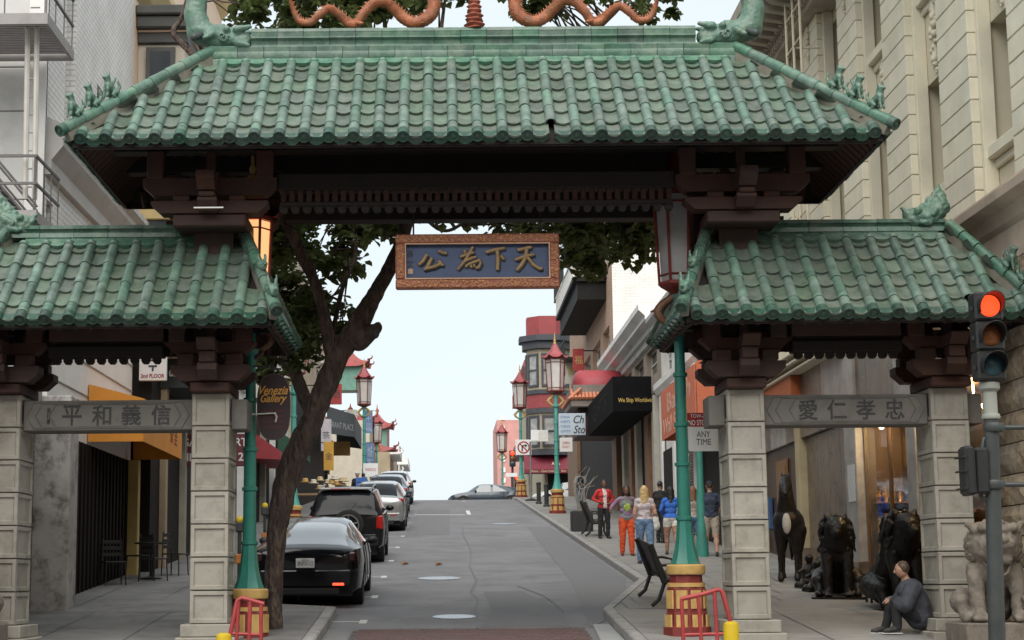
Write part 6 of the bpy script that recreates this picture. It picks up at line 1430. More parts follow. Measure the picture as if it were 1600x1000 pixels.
    for (rr_, zz, lift) in rg:
        for k in range(N_):
            th = 2*math.pi*k/N_; c6 = abs(((k % 4)-2)/2) ; hexr = math.cos(math.pi/6)/math.cos(((th+math.pi/6) % (math.pi/3))-math.pi/6) if False else math.cos(math.pi/6)/math.cos((th % (math.pi/3))-math.pi/6)
            vs.append(O+Vector((rr_*w1*hexr*math.cos(th), rr_*w1*hexr*math.sin(th), (zz+lift*c6**3)*sc)))
    fs = [(i*N_+k, i*N_+(k+1) % N_, (i+1)*N_+(k+1) % N_, (i+1)*N_+k) for i in range(len(rg)-1) for k in range(N_)]+[tuple(range(N_))[::-1], tuple((len(rg)-1)*N_+k for k in range(N_))]
    m.add(vs, fs); m.build('lamp_roof', M('lamp_roof_red', (.29,.05,.056), .5, .2, 4) if far else lampred, t, 40)
    m = MB(); m.lathe([(.07*sc,6.8*sc),(.03*sc,6.86*sc),(.055*sc,6.93*sc),(.02*sc,7.0*sc),(.03*sc,7.05*sc),(.004,7.25*sc)], O, 10); m.build('finial', lampgold, t, 50)
    return t
G_ = 'dragon street lamps along both pavements'
nl = street_lamp(at(391, 700, 24.3).x, 24.3, 'teal street lamp with lit orange lantern, beside the leaning tree', G_, teal, panel_lit, brownd, 1.0, .255, dz=-.3)
nr_ = street_lamp(at(1066, 700, 24.1).x, 24.1, 'teal street lamp with dull unlit lantern and gold and red base, by the right pillar', G_, teal, paneld2, brownd, 1.0, .28)
FL = [(4.55, 69, 'pale teal street lamp nearest the pale blue shop sign', 1.0), (4.25, 94, 'pale teal street lamp carrying the white no turn sign at the crossing', 1.0), (4.5, 131, 'small distant street lamp in front of the pink brick tower', 1.05),
      (-4.4, 51, 'pale teal street lamp just behind the oval gallery sign and trunk', 1.0), (-3.95, 87, 'distant street lamp with red lantern below the first pagoda roof', 1.0), (-4.55, 119, 'distant street lamp with red roof beside the blue banners', 1.0)]
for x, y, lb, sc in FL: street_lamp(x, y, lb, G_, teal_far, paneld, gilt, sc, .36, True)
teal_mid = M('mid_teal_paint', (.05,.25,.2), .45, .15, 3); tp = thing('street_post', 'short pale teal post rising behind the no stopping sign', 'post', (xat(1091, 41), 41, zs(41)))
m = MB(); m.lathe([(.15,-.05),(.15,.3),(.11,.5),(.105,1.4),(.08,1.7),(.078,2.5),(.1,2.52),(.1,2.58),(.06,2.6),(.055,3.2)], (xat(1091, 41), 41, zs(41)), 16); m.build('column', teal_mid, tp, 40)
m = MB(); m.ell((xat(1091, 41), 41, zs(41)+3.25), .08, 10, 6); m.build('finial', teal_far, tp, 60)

# ================================================================ TRAFFIC SIGNALS
blk = M('signal_black', (.016,.017,.017), .5, .25, 5, dirt=(.05,.05,.048,.5)); polem = M('signal_pole', (.045,.052,.05), .5, .25, 3, bump=.1); polel = M('signal_pole_pale', (.30,.31,.27), .6, .15, 3)
ts = thing('traffic_signal', 'black traffic signal showing red on a dark pole at the right kerb', 'traffic light', (at(1552, 990, 20).x, 20, zs(20)))
Yt = 20.0; tx = at(1551, 700, Yt).x
m = MB(); m.cyl((at(1556, 1000, Yt).x, Yt, zr(20)), (tx, Yt, zat(652, Yt, 1552)), .098, .085, 14); m.build('pole', polem, ts, 40)
m = MB(); m.cyl((tx, Yt, zat(652, Yt, 1552)), (tx, Yt, zat(597, Yt, 1552)), .082, .08, 14); m.lathe([(.1,0),(.11,.02),(.1,.06)], (tx, Yt, zat(655, Yt, 1552)), 14); m.lathe([(.085,0),(.12,.03),(.12,.1),(.085,.13)], (tx, Yt, zat(612, Yt, 1552)), 14); m.build('pole_top', polel, ts, 40)
zc = [zat(481, Yt, 1551), zat(527, Yt, 1551), zat(573, Yt, 1551)]; hw = .165; hh = (zc[0]-zc[1])/2
lens = [M('red_lens_lit', (.5,.03,.01), .3, .1, 8, emit=(1,.05,.012,1.0)), M('amber_lens_dark', (.17,.055,.012), .25, .35, 12), M('green_lens_dark', (.02,.055,.07), .2, .35, 12)]
for k, z in enumerate(zc):
    m = MB(); m.b(tx-hw, tx+hw, Yt-.16, Yt+.12, z-hh+.004, z+hh-.004, .025); hd = m.build('signal_head', blk, ts)
    n = 18; m = MB(); vs = []; r = .145
    for kk in range(n+1):
        th = R(-35)+R(250)*kk/n; L_ = .24 if True else 0; vs += [(tx+r*math.cos(th), Yt-.161, z+r*math.sin(th)), (tx+r*1.0*math.cos(th), Yt-.161-L_*(.55+.45*math.sin(th)), z+r*math.sin(th)), (tx+r*.93*math.cos(th), Yt-.161-L_*(.55+.45*math.sin(th)), z+r*.93*math.sin(th)), (tx+r*.93*math.cos(th), Yt-.161, z+r*.93*math.sin(th))]
    m.add(vs, [(4*i+j, 4*i+(j+1) % 4, 4*i+4+(j+1) % 4, 4*i+4+j) for i in range(n) for j in range(4)]); m.build('visor', blk, hd, 40)
    m = MB(); m.ell((tx, Yt-.155, z), (.128,.045,.128), 20, 10); m.build('lens', lens[k], hd, 60)
    for s_ in (-1, 1):
        m = MB(); m.b(tx+s_*(hw+.001), tx+s_*(hw+.035), Yt-.1, Yt-.06, z-.05, z+.0, .006); m.build('latch', blk, hd)
m = MB(); 
for zz in (668, 757): z = zat(zz, Yt, 1575); m.cyl((tx+.0, Yt, z), (tx+1.2, Yt, z), .03, None, 8); m.lathe([(.115,-.05),(.125,-.03),(.125,.03),(.115,.05)], (at(1553, zz, Yt).x, Yt, z), 14)
m.build('side_bracket', polem, ts, 40)
z0, z1 = zat(772, Yt, 1520), zat(700, Yt, 1520); x0, x1 = at(1503, 735, Yt).x, at(1542, 735, Yt).x
m = MB(); m.b(x0+.12, x1, Yt-.12, Yt+.1, z0, z1, .03); pb = m.build('pedestrian_signal', blk, ts)
m = MB(); m.b(x0-.0, x0+.118, Yt-.17, Yt+.15, z0-.02, z1+.02, .035); m.build('signal_door', blk, pb)
for z in (z0+.05, z0+.25, z1-.12):
    m = MB(); m.b(x0-.03, x0-.002, Yt-.19, Yt+.17, z, z+.02); m.build('visor_slat', blk, pb)
m = MB(); m.tube([(x0+.25, Yt, z1), (x0+.27, Yt, z1+.1), (tx, Yt, z1+.14)], .028, 8); m.tube([(x0+.2, Yt, z0), (x0+.22, Yt, z0-.06), (tx, Yt, z0-.05)], .03, 8); m.build('side_bracket', polem, ts, 40)
def far_signal(px, py, y, label, arm=False):
    x = xat(px, y); zt_ = zat(py-14, y, px); t = thing('traffic_signal', label, 'traffic light', (x, y, zr(y)))
    m = MB(); m.cyl((x+.0, y+.3, zr(y)), (x, y+.3, zt_-.2), .08, None, 8); m.build('pole', polem, t, 40)
    m = MB(); m.b(x-.2, x+.2, y-.1, y+.15, zt_-1.05, zt_, .03); m.build('signal_head', M('signal_ochre', (.3,.2,.05), .6) if arm else blk, t)
    for k in range(3):
        m = MB(); m.ell((x, y-.11, zt_-.18-.34*k), (.15,.05,.15), 12, 6); m.build('lens', lens[k], t, 60)
far_signal(508, 726, 97, 'distant traffic signal showing red above the street stall, ochre housing', True)
far_signal(799, 718, 113, 'upper distant red traffic signal beside the pink brick tower'); far_signal(806, 756, 112.5, 'lower distant red traffic signal just above the street lamp base')

# ================================================================ SIGNS
sm = thing('oval_sign', 'dark oval Venezia Gallery sign with gold italics hanging off the left lamp', 'sign', (at(428, 636, 24.25).x, 24.25, 1.6))
Ys = 24.2; c = at(428, 636, Ys); rx, rz = .232, .463
pts = []
for k in range(40):
    th = 2*math.pi*k/40; e = .74; pts.append((c.x+rx*math.copysign(abs(math.cos(th))**e, math.cos(th)), c.z+rz*math.copysign(abs(math.sin(th))**e, math.sin(th))))
m = MB(); m.prism('y', pts, Ys-.025, Ys+.025); pn = m.build('panel', M('sign_burgundy', (.026,.011,.015), .5, .2, 3), sm)
m = MB(); P3 = [(x, Ys-.028, z) for x, z in pts]; m.tube(P3+[P3[0]], .008, 5); m.build('rim', M('rim_dull_gold', (.08,.06,.04), .5), pn)
gl = M('gold_script', (.60,.30,.055), .5)
lettering('Venezia', (c.x, Ys-.026, c.z+.235), (1,0,0), (0,0,1), .40, .125, gl, sm, .005, .45, .015); lettering('Gallery', (c.x+.0, Ys-.026, c.z+.105), (1,0,0), (0,0,1), .37, .15, gl, sm, .005, .45, .015)
rs_ = M('dark_red_script', (.13,.02,.025), .6)
for k, w in enumerate(('FINE ART', 'SCULPTURE', 'PAINTINGS', 'ANTIQUES')): lettering(w, (c.x, Ys-.026, c.z-.06-.075*k), (1,0,0), (0,0,1), .3, .04, rs_, sm, .004)
m = MB(); px_ = at(396, 640, 24.3).x; m.cyl((px_, Ys-.06, at(400, 648, Ys).z), (at(432, 646, Ys).x, Ys-.06, at(432, 646, Ys).z), .011, None, 6); m.tube([at(430, 646, Ys)-Vector((0,.06,0)), at(433, 652, Ys)-Vector((0,.06,0)), at(431, 660, Ys)-Vector((0,.05,0))], .014, 6); m.build('arm', M('pale_bracket', (.5,.48,.43), .5), sm)
m = MB(); m.cyl(at(405, 560, Ys), at(444, 584, Ys), .008, None, 5); m.cyl(at(428, 590, Ys), at(428, 575, Ys), .008, None, 5); m.cyl((px_, Ys, at(400, 572, Ys).z), (c.x+.1, Ys, at(430, 577, Ys).z), .014, None, 6); m.build('hanger', polem, sm)
ns = thing('parking_sign', 'white sign reading any time below a red tow away no stopping plate', 'sign', (at(1098, 676, 24.6).x, 24.6, 2))
Ys = 24.6; x0, x1 = at(1073, 676, Ys).x, at(1125, 676, Ys).x; z0, z1, z2 = zat(705, Ys, 1098), zat(667, Ys, 1098), zat(645, Ys, 1098)
def rrect(x0, x1, z0, z1, r=.03, n=4): return [(cx_+r*math.cos(R(a0+90*k/n)), cz_+r*math.sin(R(a0+90*k/n))) for cx_, cz_, a0 in ((x1-r, z1-r, 0), (x0+r, z1-r, 90), (x0+r, z0+r, 180), (x1-r, z0+r, 270)) for k in range(n+1)]
swh = M('sign_plate_white', (.82,.82,.81), .4, .04, 3); srd = M('sign_plate_red', (.42,.025,.03), .4, .08, 3)
m = MB(); m.prism('y', rrect(x0+.02, x1, z0, z1), Ys-.004, Ys+.004); wpn = m.build('white_plate', swh, ns)
m = MB(); m.prism('y', rrect(x0, x1-.0, z1+.003, z2), Ys-.004, Ys+.004); rpn = m.build('red_plate', srd, ns)
cxm = (x0+x1)/2; dkt = M('sign_black_ink', (.05,.05,.05), .6)
lettering('ANY', (cxm, Ys-.005, lerp(z0, z1, .70)), (1,0,0), (0,0,1), .19, .085, dkt, wpn, .003); lettering('TIME', (cxm, Ys-.005, lerp(z0, z1, .38)), (1,0,0), (0,0,1), .21, .085, dkt, wpn, .003); lettering('TOW-AWAY', (cxm, Ys-.005, lerp(z1, z2, .78)), (1,0,0), (0,0,1), .36, .055, swh, rpn, .003, bold=.01); lettering('NO STOPPING', (cxm, Ys-.005, lerp(z1, z2, .3)), (1,0,0), (0,0,1), .42, .08, swh, rpn, .003, bold=.02)
m = MB(); px_ = at(1064, 676, 24.1).x; m.b(px_, x1-.1, Ys+.006, Ys+.02, z1-.05, z1-.02); m.b(px_, x1-.1, Ys+.006, Ys+.02, z2-.06, z2-.03); m.build('strap', polem, ns)
nt_ = thing('turn_sign', 'white square no turn sign with black arrow and red ring on the second lamp', 'sign', (xat(817, 93.6), 93.6, 7))
Ys = 93.75; x0, x1, z0, z1 = xat(804, Ys), xat(829, Ys), zat(711, Ys, 817), zat(687, Ys, 817); cxm, czm = (x0+x1)/2, (z0+z1)/2
m = MB(); m.b(x0, x1, Ys, Ys+.03, z0, z1, .01); m.build('plate', swh, nt_)
m = MB(); N_ = 24; m.tube([(cxm+.3*math.cos(2*math.pi*k/N_), Ys-.004, czm+.3*math.sin(2*math.pi*k/N_)) for k in range(N_+1)], .035, 4); m.tube([(cxm-.21, Ys-.004, czm+.21), (cxm+.21, Ys-.004, czm-.21)], .03, 4); m.build('ring', srd, nt_)
m = MB(); m.tube([(cxm-.08, Ys-.012, czm-.2), (cxm-.08, Ys-.012, czm+.1), (cxm+.1, Ys-.012, czm+.1)], .035, 4); m.cyl((cxm+.08, Ys-.012, czm+.1), (cxm+.2, Ys-.012, czm+.1), .09, .005, 4); m.build('arrow', dkt, nt_)
m = MB(); m.b(cxm-.05, cxm+.05, Ys+.03, Ys+.2, czm-.05, czm+.05); m.build('clamp', polem, nt_)
ps = thing('sign_post', 'thin grey sign post on a round black foot at the far right kerb', 'post', (xat(827, 86), 86, zs(86)))
m = MB(); x = xat(827, 86); m.cyl((x, 86, zs(86)), (x, 86, zat(690, 86, 827)), .045, None, 8); m.build('pole', M('grey_pole', (.2,.2,.2), .5), ps, 40); m = MB(); m.lathe([(.3,0),(.3,.05),(.08,.12)], (x, 86, zs(86)), 14); m.build('foot', blk, ps, 40)
m = MB(); m.b(xat(828,86), xat(840,86), 85.94, 85.97, zat(688, 86, 827), zat(672, 86, 827)); m.build('plate', swh, ps)
nst = thing('street_sign', 'white street name blade on the distant signal at the crossing', 'sign', (xat(797, 111), 111, 8)); m = MB(); m.b(xat(788,111), xat(806,111), 110.9, 110.95, zat(746,111), zat(740,111)); m.build('blade', swh, nst); m = MB(); m.b(xat(797,111)-.04, xat(797,111)+.04, 110.96, 111.0, zr(111), zat(739,111)); m.build('pole', polem, nst)
bn = M('banner_blue', (.13,.2,.36), .75, .3, 3, dirt=(.35,.4,.5,.6), dscale=3)
for (px_, y, y0, y1, ch, lb) in ((574, 86.7, 640, 675, '中\n國', 'upper pale blue street banner with white characters on the left lamp'), (576, 86.9, 690, 738, '城\n街', 'lower pale blue street banner with white characters below a red lantern')):
    x = xat(px_, y); t = thing('street_banner', lb, 'banner', (x, y, zat(y1, y))); m = MB(); m.b(x-.2, x+.2, y+.3, y+.33, zat(y1, y), zat(y0, y)); m.build('cloth', bn, t); m = MB(); m.cyl((x-.25, y+.31, zat(y0, y)), (x+.3, y+.31, zat(y0, y)), .02, None, 6); m.build('rod', polem, t); lettering(ch, (x, y+.298, (zat(y0,y)+zat(y1,y))/2), (1,0,0), (0,0,1), .27, (zat(y0,y)-zat(y1,y))*.8, M('banner_pale', (.4,.45,.55), .8), t, .004)
wsn = thing('notice_sign', 'white rectangular notice sign on the left pavement above the parked cars', 'sign', (xat(577, 82), 82, 7)); m = MB(); m.b(xat(566,82), xat(589,82), 81.95, 81.99, zat(744,82), zat(723,82)); m.build('plate', swh, wsn); m = MB(); m.cyl((xat(577,82), 82.03, zs(82)), (xat(577,82), 82.03, zat(724,82)), .03, None, 6); m.build('pole', polem, wsn); lettering('PARKING', (xat(577.5,82), 81.949, zat(733,82)), (1,0,0), (0,0,1), .5, .14, srd, wsn, .003)

# ================================================================ RAILINGS, BOLLARDS, MANHOLES
rail = M('rail_red', (.36,.045,.045), .45, .2, 4, dirt=(.2,.03,.03,.5))
def railing(pts, lab, Y):
    g_ = [at(x, y, Y) for x, y in pts['pth']]; zb = zs(22.8)
    t = thing('railing', lab, 'railing', (g_[0].x, Y, zb))
    m = MB(); m.tube(g_, .03, 8); m.build('top_rail', rail, t, 60)
    for (x, y, bx_) in pts['posts']: m = MB(); a = at(x, y, Y); b = Vector((at(bx_, 1000, Y).x, Y, zb)); m.cyl(a, b, .026, None, 8); m.build('post', rail, t, 60)
    m = MB(); a, b = at(pts['low'][0], pts['low'][1], Y), at(pts['low'][2], pts['low'][3], Y); m.cyl(a, b, .022, None, 8); m.build('lower_rail', rail, t, 60)
railing({'pth': [(1064,936),(1100,928),(1122,921),(1128,924),(1139,962),(1147,1000)], 'posts': [(1065,936,1068),(1091,931,1096),(1116,924,1121)], 'low': (1066,992,1146,990)}, 'bent red pipe railing before the right lamp base', 22.5)
railing({'pth': [(412,944),(392,938),(378,934),(371,938),(364,972),(357,1003)], 'posts': [(373,936,369),(391,938,389),(408,943,408)], 'low': (360,990,410,992)}, 'bent red pipe railing before the left lamp base', 22.5)
yel = M('safety_yellow', (.62,.43,.01), .5, .1, 4, dirt=(.4,.28,.02,.5), dscale=5)
for (px_, py, Y, lab) in ((1142, 971, 22.0, 'yellow round topped bollard in front of the right red railing'), (350, 989, 22.0, 'yellow round topped bollard in front of the left red railing')):
    q = at(px_, py, Y); z = zs(Y); t = thing('bollard', lab, 'bollard', (q.x, Y, z), 'yellow bollards at the gate'); m = MB(); m.lathe([(.098,0),(.098,q.z-z-.05),(.09,q.z-z-.02),(.05,q.z-z)], (q.x, Y, z), 18); m.build('post', yel, t, 40); m = MB(); m.lathe([(.13,0),(.13,.03),(.1,.05)], (q.x, Y, z), 18); m.build('foot', polem, t, 40)
for (px_, Y, lab) in ((839, 81, 'thin black pavement bollard farther from the street lamp'), (851, 77, 'thin black pavement bollard nearer the street lamp')):
    x = xat(px_, Y); z = zs(Y); t = thing('bollard', lab, 'bollard', (x, Y, z), 'black bollards on the far pavement'); m = MB(); m.lathe([(.10,0),(.10,.9),(.12,.92),(.12,.98),(.05,1.02)], (x, Y, z), 12); m.build('post', M('bollard_black', (.03,.035,.035), .45), t, 40); m = MB(); m.lathe([(.15,0),(.15,.08),(.1,.1)], (x, Y, z), 12); m.build('foot', polem, t, 40)
mh = M('manhole_steel', (.30,.32,.35), .3, .2, 14, metal=.5, bump=.12, bscale=60)
for (px_, py, r, lab) in ((706, 963, .33, 'shiny round manhole cover near the brick crosswalk'), (683, 904, .42, 'shiny round manhole cover farther up the road'), (785, 821, .40, 'faint manhole cover in the road below the far crest')):
    y = 2.70*FPX/(py-705); x = xat(px_, y); t = thing('manhole_cover', lab, 'manhole cover', (x, y, zr(y)), 'manhole covers in the road'); n = 28
    m = MB(); vs = [(x+r*a*math.cos(2*math.pi*k/n), y+r*a*math.sin(2*math.pi*k/n), zr(y+r*a*math.sin(2*math.pi*k/n))+dz) for a, dz in ((1.08,.009),(1.0,.016),(.93,.016)) for k in range(n)]; m.add(vs, [(i*n+k, i*n+(k+1) % n, (i+1)*n+(k+1) % n, (i+1)*n+k) for i in range(2) for k in range(n)]); m.build('ring', mh, t, None)
    m = MB(); m.add([(x+r*.92*math.cos(2*math.pi*k/n), y+r*.92*math.sin(2*math.pi*k/n), zr(y+r*.92*math.sin(2*math.pi*k/n))+.015) for k in range(n)], [tuple(range(n))]); m.build('lid', mh, t)
lf = M('fallen_leaf', (.22,.10,.03), .7)
for px_, py in ((629, 883), (681, 884)):
    y = 2.70*FPX/(py-705); x = xat(px_, y); m = MB(); m.add([(x-.09,y,zr(y)+.02),(x,y+.08,zr(y)+.09),(x+.1,y+.02,zr(y)+.05),(x,y-.07,zr(y)+.02)], [(0,1,2,3)]); m.add([(x-.05,y-.05,zr(y)+.01),(x+.04,y-.1,zr(y)+.06),(x+.13,y-.04,zr(y)+.02)], [(0,1,2)])
    o = m.build('fallen_leaf', lf, None, org=(x, y, zr(y))); tag(o, 'curled brown leaf on the road, %s of the two' % ('left' if px_ < 650 else 'right'), 'leaf', 'fallen leaves on the road')

# ================================================================ BENCHES, PLANTER, CAFE CHAIRS
iron = M('bench_iron', (.018,.017,.016), .5, .3, 5); slatm = M('bench_slat', (.03,.024,.02), .6, .3, 5, stretch=(1,.2,1))
def bench(x, y, L_, label):
    z = zs(y); t = thing('bench', label, 'bench', (x, y, z), 'benches with backs to the street')
    P = lambda a, yy, b: (x+a, yy, zs(yy)+b)
    for yy in (y, y+L_):
        m = MB(); m.tube([P(-.12, yy, .02), P(.0, yy, .12), P(.1, yy, .4)], .035, 6); m.tube([P(.5, yy, .02), P(.42, yy, .15), P(.42, yy, .4)], .035, 6); m.tube([P(.08, yy, .38), P(.45, yy, .40)], .03, 6); m.tube([P(.1, yy, .38), P(.0, yy, .65), P(-.10, yy, .95), P(-.12, yy, 1.0)], .05, 6); m.tube([P(.02, yy, .66), P(.3, yy, .68), P(.48, yy, .64), P(.47, yy, .4)], .026, 6); m.build('end_frame', iron, t, 60)
    for k in range(5):
        a, b = .1+.085*k, .415+.004*k; m = MB(); m.add([P(a, y-.04, b), P(a+.07, y-.04, b), P(a+.07, y-.04, b+.03), P(a, y-.04, b+.03), P(a, y+L_+.04, b), P(a+.07, y+L_+.04, b), P(a+.07, y+L_+.04, b+.03), P(a, y+L_+.04, b+.03)], [(0,3,2,1),(4,5,6,7),(0,1,5,4),(1,2,6,5),(2,3,7,6),(3,0,4,7)]); m.build('seat_slat', slatm, t)
    for k in range(6):
        b = .46+.09*k; a = .09-.038*k; m = MB(); m.add([P(a+.02, y-.04, b), P(a+.05, y-.04, b), P(a+.02, y-.04, b+.086), P(a-.01, y-.04, b+.086), P(a+.02, y+L_+.04, b), P(a+.05, y+L_+.04, b), P(a+.02, y+L_+.04, b+.086), P(a-.01, y+L_+.04, b+.086)], [(0,3,2,1),(4,5,6,7),(0,1,5,4),(1,2,6,5),(2,3,7,6),(3,0,4,7)]); m.build('back_slat', slatm, t)
bench(xat(1022, 28.2), 28.2, 1.9, 'dark slatted bench seen end on beside the right lamp base'); bench(xat(917, 50.5), 50.5, 1.5, 'small dark slatted bench by the black planter up the right pavement')
x, y = xat(905, 54), 54; pt = thing('planter', 'black square planter with bare grey twigs on the right pavement', 'planter', (x, y, zs(y)))
m = MB(); m.b(x-.33, x+.33, y-.33, y+.33, zs(y)-.05, zs(y)+.62, .02); m.build('tub', M('planter_black', (.02,.021,.022), .6, .2, 3), pt); m = MB(); m.b(x-.29, x+.29, y-.29, y+.29, zs(y)+.60, zs(y)+.63); m.build('soil', earth, pt)
m = MB(); rr = random.Random(4)
for k in range(16): a = Vector((x+rr.uniform(-.1,.1), y+rr.uniform(-.1,.1), zs(y)+.6)); b = a+Vector((rr.uniform(-.2,.2), rr.uniform(-.2,.2), rr.uniform(.5,1.0))); c = b+Vector((rr.uniform(-.2,.5), rr.uniform(-.2,.2), rr.uniform(.1,.5))); m.tube([a, b, c], [.016,.011,.004], 5)
m.build('stem', M('twig_grey', (.3,.28,.25), .8), pt, None, kind='stuff')
def chair(x, y, rz, label):
    z = zs(y); t = thing('cafe_chair', label, 'chair', (x, y, z), 'dark cafe chairs outside the left shop'); Mr = Matrix.Translation((x, y, z)) @ Matrix.Rotation(rz, 4, 'Z')
    m = MB(); m.b(-.2, .2, -.2, .2, .43, .46, .01); m.xf(Mr); m.build('seat', iron, t)
    m = MB(); 
    for k in range(3): m.b(-.18, .18, .19, .21, .56+.12*k, .63+.12*k, .005)
    m.xf(Mr); m.build('backrest', iron, t)
    for a in (-.18, .18):
        for b in (-.18, .19):
            m = MB(); m.cyl((a*1.1, b*1.1, 0), (a, b, .9 if b > 0 else .43), .013, None, 6); m.xf(Mr); m.build('leg', iron, t)
chair(-5.75, 34.6, 2.6, 'dark metal cafe chair nearest the left inner pillar'); chair(-6.2, 35.6, -.6, 'dark metal cafe chair closest to the yellow door post'); chair(-5.55, 36.1, 1.2, 'dark metal cafe chair farthest up the pavement by the table'); chair(-6.35, 33.6, .4, 'dark metal cafe chair set against the slatted shopfront')
x, y = -5.9, 35.2; z = zs(y); tb = thing('cafe_table', 'round dark cafe table among the chairs on the left pavement', 'table', (x, y, z)); m = MB(); m.lathe([(.33,.70),(.34,.71),(.34,.73),(.32,.735)], (x, y, z), 20); m.build('table_top', iron, tb, 40); m = MB(); m.cyl((x, y, z), (x, y, z+.7), .03, None, 8); m.build('leg', iron, tb, 40); m = MB(); m.lathe([(.22,0),(.22,.02),(.04,.05)], (x, y, z), 14); m.build('foot', iron, tb, 40)
# ================================================================ CARS
def paint(name, col, rough=.22, metal=.3, coat=.6, spec=.5): return M(name, col, rough, .08, 2, coat=coat, metal=metal, spec=spec)
tyre_m = M('tyre_rubber', (.012,.012,.012), .85, .3, 8); rim_m = M('alloy_rim', (.30,.31,.32), .35, .15, 6, metal=.8); blackp = M('black_trim', (.014,.014,.015), .5, .2, 4); chrome = M('chrome_trim', (.55,.56,.58), .15, .1, 4, metal=1.0)
tail_m = M('tail_light_red', (.22,.012,.012), .15, .2, 9, emit=(1,.03,.02,.05)); reflector_glow_m = M('reflector_glow', (.45,.02,.01), .2, .1, 9, emit=(1,.05,.02,1.6)); carglass = glass_mat('car_glass', (.012,.014,.018), .04) if False else M('car_glass', (.012,.014,.018), .07, .3, 1.5, spec=.25); plate_m = M('number_plate', (.62,.63,.62), .4, .05, 4)  # one reflector's red gleam is emission, standing in for light it throws back
def cr(xs, ys, x):
    if x <= xs[0]: return ys[0]
    for i in range(len(xs)-1):
        if x <= xs[i+1]:
            t = (x-xs[i])/(xs[i+1]-xs[i]); p0, p1, p2, p3 = ys[max(i-1,0)], ys[i], ys[i+1], ys[min(i+2,len(ys)-1)]
            h = xs[i+1]-xs[i]; m1 = (p2-p0)/(xs[i+1]-xs[max(i-1,0)])*h; m2 = (p3-p1)/(xs[min(i+2,len(xs)-1)]-xs[i])*h
            if (p2-p1)*(p1-p0) <= 0: m1 = 0
            if (p3-p2)*(p2-p1) <= 0: m2 = 0
            return p1*(2*t**3-3*t*t+1)+m1*(t**3-2*t*t+t)+p2*(-2*t**3+3*t*t)+m2*(t**3-t*t)
    return ys[-1]
